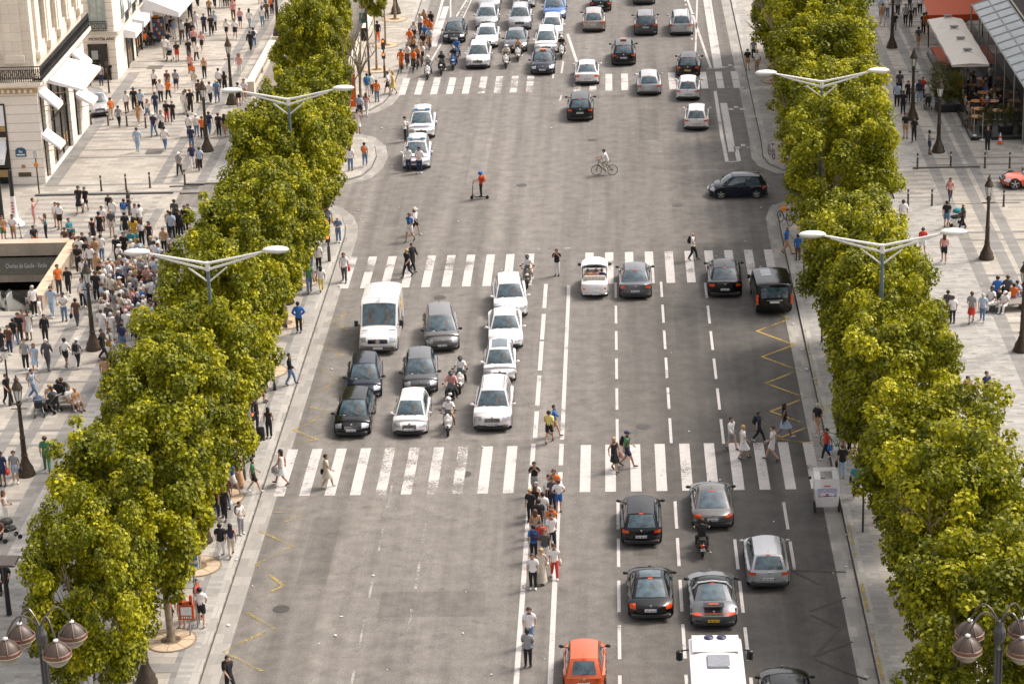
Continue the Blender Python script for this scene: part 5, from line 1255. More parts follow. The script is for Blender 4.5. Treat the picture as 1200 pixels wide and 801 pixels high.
        # door shut lines and handles
        for sgn in (-1, 1):
            mb = MB()
            for yy in (y0 - .35, (y0 + y3) / 2 - .05, y3 + .35): mb.box((sgn * (W / 2 + .033), yy, .62), (.012, .018, .5))
            for yy in (y0 - 1.1, (y0 + y3) / 2 - .75): mb.box((sgn * (W / 2 + .04), yy, .80), (.03, .18, .035))
            kit.append(("door_lines", mb.mesh("door_lines", PLASTIC), None, None))
    zfl, zrl = st.get("zfl", .62), st.get("zrl", .80)
    # ---- lamps, grille, plates
    for sgn in (-1, 1):
        u0, u1 = sorted((sgn * st.get("hu", .58), sgn * .965))
        mb = MB(); S.patch(mb, S.tz(zfl - .09, True), S.tz(zfl + .06, True) - st.get("hext", .9), u0, u1, .014); kit.append(("headlight", mb.mesh("headlight", HEAD, 60), None, None))
        u0, u1 = sorted((sgn * st.get("tu", .66), sgn * .985))
        mb = MB(); S.patch(mb, S.tz(zrl - st.get("th", .075), False), S.tz(zrl + st.get("th", .075), False), u0, u1, .016)
        kit.append(("tail_light", mb.mesh("tail_light", TAIL, 60), None, None))
    mb = MB(); S.patch(mb, S.tz(zfl - .17, True), S.tz(zfl + .0, True), -st.get("gu", .42), st.get("gu", .42), .014, mi=0)
    S.patch(mb, S.tz(.30, True), S.tz(.42, True), -.75, .75, .012)
    for k in range(3): p = S.over(S.tz(zfl - .14 + k * .05, True), 0, .022); mb.box(p, (W * st.get("gu", .42) * .96, .015, .014), 1)
    kit.append(("grille", mb.mesh("grille", [PLASTIC, CHROME]), None, None))
    p = S.over(S.tz(.47, True), 0, .03); mb = MB(); mb.box(p, (.52, .02, .115)); mb.box((p[0] - .24, p[1] + .004, p[2]), (.04, .02, .115), 1)
    for k in range(7): mb.box((p[0] - .17 + k * .055, p[1] + .005, p[2]), (.03 if k not in (2, 5) else .012, .02, .06 if k not in (2, 5) else .015), 2)
    kit.append(("number_plate", mb.mesh("number_plate", [PLATE, PAINT["blue"], PLASTIC]), None, "plate"))
    zp = st.get("zrp", .56); p = S.over(S.tz(zp, False), 0, .03); mb = MB(); mb.box(p, (.52, .02, .115)); mb.box((p[0] + .24, p[1] - .004, p[2]), (.04, .02, .115), 1)
    for k in range(7): mb.box((p[0] - .17 + k * .055, p[1] - .005, p[2]), (.03 if k not in (2, 5) else .012, .02, .06 if k not in (2, 5) else .015), 2)
    kit.append(("number_plate", mb.mesh("number_plate", [PLATE, PAINT["blue"], PLASTIC]), None, "plate"))
    mb = MB(); S.patch(mb, S.tz(.26, False), S.tz(.37, False), -.86, .86, .014); kit.append(("rear_valance", mb.mesh("rear_valance", PLASTIC, 60), None, None))
    mb = MB(); p = S.over(S.tz(zfl + .02, True), 0, .03); mb.ell(p, (.06, .02, .06)); p = S.over(S.tz(zrl + .02, False), 0, .03); mb.ell(p, (.05, .02, .05)); kit.append(("badge", mb.mesh("badge", CHROME), None, None))
    key = R
    if key not in WK: WK[key] = wheel_kit(R)
    return kit, ws, R, W
ST = {}
def style(name, **k): ST[name] = k
def prof(L, zh, zhf, zd, zdr, yb, yf, low=.24, dflat=.10):
    # rear sill up, deck (boot) height zdr->zd, belt, bonnet foot zh, bonnet front zhf, front down
    h = L / 2
    return [(-h + .10, low), (-h + .01, .42), (-h + .0, .62), (-h + .05, zdr - .06), (-h + dflat + .05, zdr), (yb, zd), ((yb + yf) / 2, (zd + zh) / 2 + .0), (yf, zh), (yf + (h - yf) * .55, (zh * .45 + zhf * .55) + .02), (h - .36, zhf + .01), (h - .10, zhf - .11), (h, zhf - .27), (h - .01, .40), (h - .10, low)]
style("hatch", L=4.15, W=1.76, prof=prof(4.15, .93, .76, .95, .93, -1.45, 1.05), cab=(1.10, .30, -1.45, -1.93, 1.47), zrl=.80, zfl=.66)
style("sedan", L=4.65, W=1.82, prof=prof(4.65, .92, .74, .95, .95, -1.35, 1.05, dflat=.1), cab=(1.05, .25, -.95, -1.70, 1.43), zrl=.80, zfl=.64, wiper=0, chrome=1, rwin=(.06, .94, .10, .93), roofw=.33)
style("saloon", L=4.95, W=1.88, prof=prof(4.95, .96, .77, 1.0, .99, -1.45, 1.15, dflat=.1), cab=(1.15, .30, -1.05, -1.85, 1.46), zrl=.82, zfl=.66, wiper=0, chrome=1, rwin=(.06, .94, .08, .93))
style("suv", L=4.40, W=1.86, prof=prof(4.40, 1.06, .92, 1.08, 1.05, -1.6, 1.10), cab=(1.12, .40, -1.70, -2.08, 1.66), zrl=.96, zfl=.76, R=.35, rails=1, zrp=.74, railm=CHROME)
style("crossover", L=4.45, W=1.84, prof=prof(4.45, 1.02, .87, 1.05, 1.02, -1.6, 1.10), cab=(1.15, .38, -1.55, -2.08, 1.60), zrl=.90, zfl=.73, R=.34, zrp=.68)
style("minivan", L=4.45, W=1.82, prof=prof(4.45, 1.05, .84, 1.05, 1.02, -1.6, 1.30), cab=(1.40, .45, -1.65, -2.10, 1.62), zrl=1.0, zfl=.68, zrp=.68, th=.14)
style("coupe", L=4.20, W=1.84, prof=prof(4.20, .88, .70, .86, .78, -1.45, .95, dflat=.18), cab=(.95, .15, -.45, -1.55, 1.33), zrl=.70, zfl=.62, wiper=0, chrome=0, rwin=(.08, .92, .16, .92), roofw=.32, swin=((.12, .66),), th=.06, tu=.58)
style("sports", L=4.50, W=1.88, prof=prof(4.50, .86, .70, .88, .70, -1.25, 1.0, dflat=.35), cab=(.95, .15, -.25, -1.35, 1.29), zrl=.66, zfl=.62, wiper=0, rwin=(.14, .86, .20, .92), roofw=.30, swin=((.12, .66),), th=.02, tu=.55, zrp=.44, R=.34)
style("mini", L=3.57, W=1.63, prof=prof(3.57, .93, .80, .95, .92, -1.30, .95), cab=(.92, .30, -1.20, -1.66, 1.49), zrl=.78, zfl=.66, R=.29, rwin=(.14, .86, .18, .86), roofw=.335, chrome=1, zrp=.62)
style("city", L=3.50, W=1.65, prof=prof(3.50, 1.0, .82, 1.0, .95, -1.30, 1.05), cab=(1.08, .30, -1.25, -1.62, 1.54), zrl=.85, zfl=.68, R=.29, rwin=(.10, .90, .14, .88), sunroof=.9)
style("smallhatch", L=3.80, W=1.68, prof=prof(3.80, .95, .76, .95, .92, -1.30, 1.0), cab=(1.05, .28, -1.35, -1.76, 1.46), zrl=.82, zfl=.66, R=.30)
style("supercar", L=4.55, W=1.95, prof=prof(4.55, .78, .62, .90, .86, -1.2, .9, dflat=.12), cab=(.85, .05, -.55, -1.6, 1.22), zrl=.68, zfl=.60, wiper=0, roofw=.29, swin=((.12, .66),), R=.36, zrp=.4)
ST["coupeglass"] = dict(ST["coupe"], sunroof=.96, th=.09, tu=.70, wr=.8)
KIT = {}
FWD = {}
PIX = {}
def put_wheels(r, ws, R, W, wy=None):
    ty, rim = WK[R]
    for y in ws:
        for sgn in (-1, 1):
            w = link("wheel", ty, r, (sgn * (W / 2 - .085), y, R)); w.rotation_euler = (0, sgn * pi / 2, 0)
            link("rim", rim, w)
def car(st, colour, px, py, facing, label, yaw=0.0, group=None, cat="car", name="car", roof=None, mirror=None, plate=None, centre=False, z=0.0):
    if st not in KIT: KIT[st] = car_kit(ST[st])
    kit, ws, R, W = KIT[st]; L = ST[st]["L"]
    x, y = G(px, py, z + .2)
    heading = {"T": pi, "A": 0.0, "W": pi / 2, "E": -pi / 2}[facing] + radians(yaw)
    if not centre:
        d = (L / 2) * (1 if facing in "TA" else 0); x += d * (-sin(radians(yaw)) if facing == "A" else sin(radians(yaw)) * -1); y += d
    r = root(name, label, cat, (x, y, z), heading, group)
    P = PAINT[colour]; ov = {"paint": P, "roof": PAINT[roof] if roof else P, "mirror": PAINT[mirror] if mirror else (P if colour in ("white", "offwhite", "silver", "blue") else PLASTIC)}
    if plate: ov["plate"] = plate
    parts = assemble(kit, r, ov); put_wheels(r, ws, R, W); return r, parts, W, L
def roof_box(r, nm, z, y, dims, mats_, extra=None):
    mb = MB(); mb.rbox((0, y, z), dims, .03); return link(nm, mb.mesh(nm, mats_), r)
CG = "cars waiting and driving on the avenue"
# --- waiting block coming towards the monument
car("hatch", "black", 412, 510, "T", "black hatchback at the front of the kerbside lane before the first crossing", 0, CG)
car("hatch", "navy", 427, 466, "T", "glossy navy-black hatchback second in the kerbside lane behind another black car", 4, CG)
car("smallhatch", "offwhite", 480, 509, "T", "silvery white hatchback with round nose at the stop line, behind it a grey hatchback", 0, CG)
car("hatch", "darkgrey", 493, 460, "T", "dark grey hatchback with chrome star grille behind the silvery white hatchback", 4, CG)
car("minivan", "grey", 519, 410, "T", "brownish grey family car standing alone beside the white delivery van", 6, CG)
car("suv", "offwhite", 577, 503, "T", "white rugged SUV with roof rails first in the lane beside the median", 0, CG)
car("city", "white", 586, 447, "T", "small white city car with black panoramic roof behind the white SUV", 2, CG)
car("sedan", "white", 593, 408, "T", "bright white saloon with sunroof third in the lane beside the median", 3, CG); 
car("crossover", "white", 599, 371, "T", "white car last in the lane beside the median, next to a moped rider", 4, CG)
# --- far queue
car("hatch", "black", 532, 49, "T", "black hatchback with lit headlamps behind the motorcycles at the far crossing", 0, CG)
car("crossover", "offwhite", 560, 79, "T", "silver-white crossover with large black grille first in its far lane", 0, CG)
car("sedan", "white", 570, 55, "T", "white saloon directly behind the silver-white crossover at the far crossing", 0, CG)
car("crossover", "silver", 570, 33, "T", "silver car third in the far lane behind two white cars", 0, CG)
car("crossover", "silver", 573, 12, "T", "pale car fourth in the far lane at the picture's upper edge", 0, CG)
car("sedan", "steel", 604, 60, "T", "slate grey saloon behind two scooter riders at the far crossing", 0, CG)
car("suv", "silver", 609, 34, "T", "silver SUV behind the slate grey saloon in the far queue", 0, CG)
car("suv", "white", 614, 8, "T", "white van-like SUV third in the slate grey saloon's lane", 0, CG)
r, pr, W_, L_ = car("sedan", "navy", 636, 86, "T", "dark green-black taxi with orange roof sign first at the far stop line", 0, CG, "taxi", "taxi"); roof_box(r, "roof_sign", 1.52, .1, (.5, .18, .14), mat("taxi_sign_orange", (.75, .28, .12), .4))
car("minivan", "white", 640, 62, "T", "tall white people carrier right behind the dark taxi", 0, CG)
car("hatch", "white", 647, 43, "T", "white hatchback offset behind the tall white people carrier", 0, CG)
car("sedan", "blue", 650, 22, "T", "bright blue saloon behind the white hatchback in the far queue", 0, CG)
car("sedan", "blue", 651, 2, "T", "second blue saloon at the upper edge behind the bright blue one", 0, CG)
# --- driving away
car("crossover", "tan", 696, 36, "A", "beige-silver hatchback driving away below a dark car at the upper edge", 0, CG)
car("hatch", "black", 704, 12, "A", "black car with glowing tail lamps at the upper edge beyond the beige hatchback", 0, CG)
car("suv", "darkgrey", 757, 40, "A", "dark estate driving away beyond the black taxi on the far lanes", 0, CG)
car("crossover", "grey", 755, 4, "A", "grey-brown car cut by the upper edge beyond the dark estate", 0, CG)
car("suv", "silver", 799, 40, "A", "silver SUV driving away beside the dashed cycle lane line", 0, CG, roof=None)
r, pr, W_, L_ = car("crossover", "black", 731, 75, "A", "black taxi with pink roof sign driving away past the far crossing", 0, CG, "taxi", "taxi"); roof_box(r, "roof_sign", 1.69, -.2, (.5, .18, .14), mat("taxi_sign_pink", (.75, .40, .34), .4))
car("sedan", "offwhite", 688, 98, "A", "pearly pinkish white fastback crossing the far zebra", 0, CG)
car("crossover", "black", 680, 140, "A", "black and silver crossover driving away just before the far zebra", 0, CG)
car("hatch", "silver", 761, 110, "A", "silver saloon on the far zebra between two white hatchbacks and the fastback", 0, CG)
car("hatch", "black", 806, 88, "A", "black coupe-like car with orange-yellow plate on the far zebra", -4, CG, plate=PLATEY)
car("smallhatch", "white", 806, 116, "A", "white hatchback with black lower bumper on the far zebra", -3, CG)
car("smallhatch", "offwhite", 816, 151, "A", "white hatchback with black lower bumper alone below the far zebra", -3, CG)
car("sedan", "steel", 745, 348, "A", "blue-grey saloon with lit tail lamps stopped by the second crossing", 0, CG)
car("saloon", "black", 850, 346, "A", "black limousine saloon with chrome bumper on the second crossing", -1, CG)
car("hatch", "black", 752, 637, "A", "black car with chrome trim driving away beside a grey fastback below the first crossing", 0, CG)
car("coupe", "grey", 836, 617, "A", "brown-grey fastback coupe touching the first crossing", 0, CG)
car("coupeglass", "black", 763, 724, "A", "black coupe with dark glass roof and peaked tail lamps", 0, CG, roof=None)
r, pr, W_, L_ = car("sports", "steel", 837, 733, "A", "steel grey targa-topped sports car with orange-yellow plate", 0, CG, roof="black", plate=PLATEY)
mb = MB(); mb.tube([(-.80, -.35, .98), (-.60, -.32, 1.24), (0, -.30, 1.31), (.60, -.32, 1.24), (.80, -.35, .98)], .055, 6, flat=.6); link("targa_hoop", mb.mesh("targa_hoop", mat("satin_silver", (.55, .55, .55), .3, .6)), r)
mb = MB(); mb.box((0, -1.72, .90), (.85, .42, .02)); link("engine_grille", mb.mesh("engine_grille", PLASTIC), r)
mb = MB(); mb.box((0, -1.70, .925), (.42, .08, .03)); mb.box((0, -2.13, .69), (.9, .02, .03)); link("light_bar", mb.mesh("light_bar", TAIL), r)
car("hatch", "silver", 901, 687, "A", "silver five-door hatchback driving away in the lane beside the kerb", 0, CG)
car("mini", "orange", 685, 812, "A", "small round orange car cut by the lower edge beside the median", 0, CG)
car("saloon", "black", 927, 866, "A", "black car of which only the roof shows at the lower edge", 0, CG)
car("smallhatch", "navy", 864.5, 225, "W", "small navy-black hatchback turning across the junction, seen from its side", 0, CG, centre=True)
x, y = G(1206, 219, .15)
r, pr, W_, L_ = car("supercar", "red", 1214, 213, "W", "low orange-red sports car at the end of the cafe side drive", 0, None, centre=True, z=.14)
car("hatch", "silver", 113, 127, "E", "silver car parked in the side street behind the big shop awning", -70, None, centre=True, z=.12)
# --- vans
def van(px, py, label, L=5.3, W=2.0, H=2.45, facing="T", colour="white", camper=False):
    S = CarShape(W, ([(-L / 2 + .05, .3), (-L / 2, .6), (-L / 2, 1.6), (-L / 2 + .06, H - .15), (-L / 2 + .2, H - .02), (-L / 2 + 1.2, H), (0, H + .02), (L / 2 - 2.35, H), (L / 2 - 2.0, H - .14), (L / 2 - 1.2, 1.32), (L / 2 - .98, 1.20), (L / 2 - .28, 1.0), (L / 2 - .05, .80), (L / 2, .55), (L / 2 - .05, .3)]), .22, .10)
    x, y = G(px, py, .2); y += L / 2; rz = pi if facing == "T" else 0
    r = root("van", label, "van", (x, y, 0), rz); R = .35
    if R not in WK: WK[R] = wheel_kit(R)
    ws = [-L / 2 + 1.0, L / 2 - .95]
    link("body", S.body(ws, R + .07, .26).mesh("body", PLASTIC, 50), r, m=PAINT[colour]); mb = MB(); mb.box((0, 0, .4), (W - .4, L - .4, .3)); mb.rbox((0, L / 2 - .1, .38), (W - .1, .3, .26), .06); mb.rbox((0, -L / 2 + .1, .38), (W - .1, .25, .2), .06); link("bumper", mb.mesh("bumper", mat("bumper_grey", (.09, .09, .09), .6)), r)
    t0, t1 = S.ty(L / 2 - 2.0), S.ty(L / 2 - 1.18)
    mb = MB(); S.patch(mb, t0 + .1, t1 - .05, -.90, .90, .014, 8); w = link("windscreen", mb.mesh("windscreen", GLASS, 60), r)
    mb = MB(); 
    for u in (-.45, .45): S.patch(mb, t0 + (t1 - t0) * .5, t0 + (t1 - t0) * .85, u - .13, u + .13, .018, 3); S.patch(mb, t0 + (t1 - t0) * .3, t0 + (t1 - t0) * .5, u - .06, u + .06, .018, 2)
    link("crew", mb.mesh("crew", mat("crew_dim", (.10, .088, .08), .3, 0, .6, 5)), w)
    for sg in (-1, 1):
        mb = MB(); mb.quad((sg * (W / 2 + .045), L / 2 - 1.5, 1.25), (sg * (W / 2 + .045), L / 2 - 2.5, 1.25), (sg * (W / 2 + .03), L / 2 - 2.5, 2.0), (sg * (W / 2 + .03), L / 2 - 2.0, 2.0)); link("side_window", mb.mesh("side_window", GLASS), r)
        mb = MB(); mb.rbox((sg * (W / 2 + .22), L / 2 - 1.15, 1.42), (.22, .12, .34), .04); mb.tube([(sg * W / 2, L / 2 - 1.2, 1.3), (sg * (W / 2 + .15), L / 2 - 1.15, 1.35)], .03); link("mirror", mb.mesh("mirror", PLASTIC), r)
        mb = MB(); u0, u1 = sorted((sg * .66, sg * .97)); S.patch(mb, S.tz(.74, True), S.tz(.97, True), u0, u1, .014); link("headlight", mb.mesh("headlight", HEAD), r)
        mb = MB(); mb.box((sg * .75, L / 2 - .72, 1.165 + .01), (.34, .05, .03)); link("bonnet_vent", mb.mesh("bonnet_vent", mat("vent_blue", (.06, .08, .16))), r)
        mb = MB(); mb.box((sg * (W / 2 + .045), -.2, 1.0), (.02, L - 2.6, .06)); mb.box((sg * (W / 2 + .04), .6, 1.5), (.012, .02, 1.3)); mb.box((sg * (W / 2 + .04), -.8, 1.5), (.012, .02, 1.3)); link("side_moulding", mb.mesh("side_moulding", mat("bumper_grey", (0, 0, 0))), r)
    mb = MB(); S.patch(mb, S.tz(.66, True), S.tz(.86, True), -.55, .55, .016); link("grille", mb.mesh("grille", PAINT["navy"]), r)
    mb = MB(); p = S.over(S.tz(.76, True), 0, .03); mb.lathe([(.12, -.01), (.12, .01)], (0, 0, 0), 16); o = link("badge", mb.mesh("badge", CHROME), r, p); o.rotation_euler = (pi / 2, 0, 0)
    mb = MB(); mb.box((0, L / 2 + .05, .42), (.52, .02, .12)); link("number_plate", mb.mesh("number_plate", PLATE), r)
    mb = MB(); mb.box((-(W / 2 + .042), -.9, 1.75), (.012, .9, .22)); mb.box((-(W / 2 + .042), -1.0, 1.45), (.012, .5, .12)); link("side_lettering", mb.mesh("side_lettering", mat("gold_print", (.5, .36, .05))), r)
    mb = MB(); mb.ell((0, L / 2 - 2.1, H + .03), (.06, .06, .06))
    for k in range(6): mb.box((0, -L / 2 + .7 + k * .55, H + .022), (W - .5, .03, .012))
    link("roof_ribs", mb.mesh("roof_ribs", PAINT["offwhite"]), r)
    put_wheels(r, ws, R, W); return r
van(443, 412, "large white delivery van with two people behind its windscreen")
# motorhome cut by the lower edge: seen from above and behind
W_, H_, L_ = 2.02, 2.75, 6.2
x, y = G(836, 741, H_)      # front edge of the roof
r = root("motorhome", "white motorhome with grey roof hatch and two round roof vents", "motorhome", (x + .04, y - L_ / 2 + .05, 0))
S = CarShape(W_, [(-L_ / 2 + .05, .35), (-L_ / 2, .7), (-L_ / 2, 1.8), (-L_ / 2 + .05, H_ - .2), (-L_ / 2 + .2, H_), (0, H_ + .03), (L_ / 2 - .5, H_), (L_ / 2 - .12, H_ - .12), (L_ / 2, H_ - .35), (L_ / 2 + .15, 1.5), (L_ / 2 + .8, 1.15), (L_ / 2 + 1.0, .8), (L_ / 2 + 1.0, .35)], .18, .12)
link("body", S.body([-L_ / 2 + 1.3, L_ / 2 - .2], .42, .3).mesh("body", PLASTIC, 50), r, m=PAINT["white"])
if .35 not in WK: WK[.35] = wheel_kit(.35)
put_wheels(r, [-L_ / 2 + 1.3, L_ / 2 - .2], .35, W_)
mb = MB(); mb.rbox((0.05, L_ / 2 - 2.5, H_ + .06), (.86, 1.0, .1), .05); link("roof_hatch", mb.mesh("roof_hatch", mat("hatch_grey", (.22, .23, .26), .3)), r)
for sx in (-.22, .27):
    mb = MB(); mb.lathe([(.19, 0), (.19, .06), (.1, .1)], (sx - .02, L_ / 2 - .55, H_ + .02), 14); link("roof_vent", mb.mesh("roof_vent", mat("vent_navy", (.015, .018, .06), .25)), r)
mb = MB(); mb.rbox((0, L_ / 2 - 1.0, H_ + .035), (1.8, 1.35, .03), .1); link("roof_panel", mb.mesh("roof_panel", PAINT["offwhite"]), r)
for sg in (-1, 1):
    mb = MB(); mb.rbox((sg * (W_ / 2 + .35), L_ / 2 + .1 - .1, 1.75), (.25, .16, .42), .06); mb.tube([(sg * W_ / 2, L_ / 2, 2.0), (sg * (W_ / 2 + .35), L_ / 2, 1.95)], .03); link("mirror", mb.mesh("mirror", [BLACK]), r)
    mb = MB(); mb.box((sg * (W_ / 2 + .045), .3, 1.7), (.02, 3.0, .55)); link("side_window", mb.mesh("side_window", GLASS), r)
    mb = MB(); mb.box((sg * .9, -L_ / 2 - .02, .9), (.2, .03, .5)); link("tail_light", mb.mesh("tail_light", TAIL), r)
mb = MB(); mb.box((0, -L_ / 2 - .015, 1.9), (1.2, .02, .6)); link("rear_window", mb.mesh("rear_window", GLASS), r)
mb = MB(); S.patch(mb, S.ty(L_ / 2 - .05) + 1.4, S.ty(L_ / 2 + .5), -.85, .85, .012); link("windscreen", mb.mesh("windscreen", GLASS), r)
# black people carrier on the kerbside before the zigzag
L2, W2, H2 = 4.8, 1.92, 1.92
S = CarShape(W2, [(-L2 / 2 + .08, .28), (-L2 / 2, .55), (-L2 / 2, 1.05), (-L2 / 2 + .12, H2 - .22), (-L2 / 2 + .25, H2 - .04), (-1.2, H2), (.4, H2 - .01), (.75, H2 - .10), (1.45, 1.15), (1.6, 1.08), (2.2, .90), (L2 / 2 - .03, .7), (L2 / 2, .5), (L2 / 2 - .08, .28)], .2, .12)
x, y = G(906, 367, .2); r = root("van", "black people carrier standing at the kerb by the second crossing", "van", (x, y + L2 / 2, 0), radians(2))
link("body", S.body([-1.5, 1.55], .42, .24).mesh("body", PLASTIC, 50), r, m=PAINT["black"]); put_wheels(r, [-1.5, 1.55], .35, W2)
mb = MB(); mb.box((0, 0, .4), (W2 - .4, L2 - .4, .3)); link("underbody", mb.mesh("underbody", PLASTIC), r)
mb = MB(); S.patch(mb, S.tz(1.12, False), S.tz(1.68, False), -.80, .80, .014); link("rear_window", mb.mesh("rear_window", GLASS), r)
mb = MB(); S.patch(mb, S.ty(-1.0), S.ty(.2), -.62, -.05, .012); link("roof_glass", mb.mesh("roof_glass", GLASS), r)
for sg in (-1, 1):
    mb = MB(); mb.box((sg * (W2 / 2 + .0), -L2 / 2 + .02, 1.0), (.12, .06, .55)); link("tail_light", mb.mesh("tail_light", TAIL), r)
    mb = MB(); mb.rbox((sg * (W2 / 2 + .16), 1.1, 1.2), (.2, .12, .22), .04); link("mirror", mb.mesh("mirror", PLASTIC), r)
    mb = MB(); mb.quad((sg * (W2 / 2 + .045), 1.2, 1.15), (sg * (W2 / 2 + .045), -2.1, 1.15), (sg * (W2 / 2 + .03), -2.0, 1.65), (sg * (W2 / 2 + .03), .75, 1.65)); link("side_window", mb.mesh("side_window", GLASS), r)
mb = MB(); mb.box((0, -L2 / 2 - .03, .86), (.52, .02, .12)); link("number_plate", mb.mesh("number_plate", PLATE), r)
mb = MB(); mb.box((0, -L2 / 2 - .035, .97), (.9, .03, .04)); link("chrome_bar", mb.mesh("chrome_bar", CHROME), r)
# police cars
for (px, py, lb) in ((488, 197, "white police car with two officers leaning on its bonnet"), (494, 161, "white police car with roof light bar parked behind another police car")):
    r, pr, W_, L_ = car("minivan", "white", px, py, "T", lb, 2, "white police cars on the junction", "police car", "police_car")
    b = roof_box(r, "light_bar", 1.72, .25, (1.25, .28, .12), mat("lightbar_white", (.62, .64, .68), .3))
    for s in (-.42, .42): mb = MB(); mb.rbox((s, .25, 1.725), (.36, .30, .13), .03); link("blue_lamp", mb.mesh("blue_lamp", mat("lamp_blue_dim", (.12, .25, .42), .2)), b)
    mb = MB()
    for s in (-1, 1): mb.box((s * (W_ / 2 + .045), 0, .62), (.012, 3.2, .14))
    mb.box((0, 1.9, .93), (1.1, .06, .03)); link("blue_stripe", mb.mesh("blue_stripe", mat("police_blue", (.02, .07, .35), .4)), r)
    mb = MB(); 
    for s in (-1, 1): mb.box((s * (W_ / 2 + .05), -.5, .62), (.012, .7, .12))
    link("red_stripe", mb.mesh("red_stripe", mat("police_red", (.5, .04, .03), .4)), r)
# white vintage convertible with raised hood, open-backed
L3, W3 = 3.7, 1.48
x, y = G(697, 347, .2); r = root("vintage_convertible", "small white open-backed vintage tour car with rounded white hood and passengers", "car", (x, y + L3 / 2, 0))
S = CarShape(W3, [(-L3 / 2 + .05, .28), (-L3 / 2, .45), (-L3 / 2 + .03, .72), (-L3 / 2 + .12, .90), (-L3 / 2 + .4, .95), (-.8, .92), (.5, .95), (1.2, .86), (1.7, .7), (L3 / 2, .5), (L3 / 2 - .05, .28)], .3, .10)
link("body", S.body([-1.1, 1.15], .36, .24).mesh("body", PLASTIC, 50), r, m=PAINT["white"])
WK[.29] = WK.get(.29) or wheel_kit(.29); put_wheels(r, [-1.1, 1.15], .29, W3)
mb = MB(); mb.box((0, 0, .38), (W3 - .3, L3 - .3, .3)); link("underbody", mb.mesh("underbody", PLASTIC), r)
mb = MB(); n = 8; vs = []
for i in range(9):
    for j in range(9):
        u, v = i / 8 * 2 - 1, j / 8; yy = -.55 + v * 1.75; e = 1 - .35 * max(0, v - .55) / .45 * abs(u) ** 2
        vs.append((u * (W3 / 2 + .02) * (1 - .12 * v * v), yy - .25 * max(0, v - .7) * u * u * 3, 1.72 - .18 * u ** 4 - .55 * max(0, v - .45) ** 2 - .04 * (1 - v)))
fs = [(i * 9 + j, i * 9 + j + 1, (i + 1) * 9 + j + 1, (i + 1) * 9 + j) for i in range(8) for j in range(8)]
mb.add(vs, [f[::-1] for f in fs]); mb.add([(a, b, c - .03) for a, b, c in vs], fs); link("hood", mb.mesh("hood", AWNING, 60), r)
mb = MB()
for s in (-1, 1): mb.tube([(s * .68, -.52, 1.6), (s * .69, -.9, .95)], .025); mb.tube([(s * .66, 1.0, 1.3), (s * .68, 1.1, .9)], .025)
mb.tube([(-.6, -.6, 1.52), (.1, -.58, 1.66), (.6, -.6, 1.52)], .025); link("hood_frame", mb.mesh("hood_frame", DARKGREY), r)
mb = MB(); mb.rbox((0, -1.05, 1.0), (1.25, .16, .34), .05)
for k in range(6): mb.box((-.5 + k * .2, -1.14, 1.0), (.02, .02, .3), 1)
link("rear_seat", mb.mesh("rear_seat", [mat("cream_leather", (.55, .50, .44), .6), mat("seat_seam", (.35, .3, .27))]), r)
for s, c in ((-.42, (.35, .15, .05)), (0.0, (.5, .25, .12)), (.42, (.02, .04, .15))):
    pass
for s in (-1, 1):
    mb = MB(); mb.ell((s * .6, -L3 / 2 - .0, .66), (.06, .04, .06)); link("tail_light", mb.mesh("tail_light", TAIL), r)
    mb = MB(); mb.rbox((s * .88, .75, 1.25), (.18, .08, .16), .03); mb.tube([(s * .7, .75, 1.1), (s * .85, .75, 1.22)], .02); link("mirror", mb.mesh("mirror", PLASTIC), r)
mb = MB(); mb.box((.05, -L3 / 2 - .05, .42), (.4, .03, .24)); link("number_plate", mb.mesh("number_plate", PLATE), r)
mb = MB(); mb.rbox((0, -L3 / 2 + .02, .34), (W3 - .1, .12, .1), .03); link("bumper", mb.mesh("bumper", CHROME), r)
mb = MB(); mb.quad((-.66, .95, .95), (.66, .95, .95), (.6, .75, 1.5), (-.6, .75, 1.5)); link("windscreen", mb.mesh("windscreen", GLASS), r)
CONV = (x, y + L3 / 2)
# white pedicab with printed back
x, y = G(969, 600, 0); r = root("pedicab", "white three-wheeled pedicab with coloured advert panel on its back", "pedicab", (x, y, 0), radians(2), sc=(1, 1, .84))
mb = MB()
prof_ = [(-.02, .35, .50), (-.05, .9, .54), (.02, 1.35, .57), (.25, 1.85, .56), (.75, 2.05, .54), (1.3, 2.0, .5)]
vs = []; 
for (yy, zz, w) in prof_: vs += [(-w, yy, zz), (-w * .5, yy - .04, zz + .01), (w * .5, yy - .04, zz + .01), (w, yy, zz)]
fs = []
for i in range(5):
    for k in range(3): fs.append((i * 4 + k, i * 4 + k + 1, (i + 1) * 4 + k + 1, (i + 1) * 4 + k))
fs = [f for f in fs if f not in ((3 * 4 + 1, 3 * 4 + 2, 4 * 4 + 2, 4 * 4 + 1),)]
mb.add(vs, fs); mb.add([(a, b + .05, c - .03) for a, b, c in vs], [f[::-1] for f in fs])
for s in (-1, 1): mb.add([(s * .5, -.02, .35), (s * .54, -.05, .9), (s * .57, .02, 1.35), (s * .56, .25, 1.85), (s * .54, .75, 2.05), (s * .52, .8, .5)], [(0, 1, 2, 3, 4, 5)] if s > 0 else [(5, 4, 3, 2, 1, 0)])
link("shell", mb.mesh("shell", PAINT["white"]), r)
mb = MB(); mb.quad((-.42, -.075, .95), (.42, -.075, .95), (.45, -.02, 1.42), (-.45, -.02, 1.42)); ad = link("advert_panel", mb.mesh("advert_panel", mat("advert_lilac", (.42, .42, .60), .5)), r)
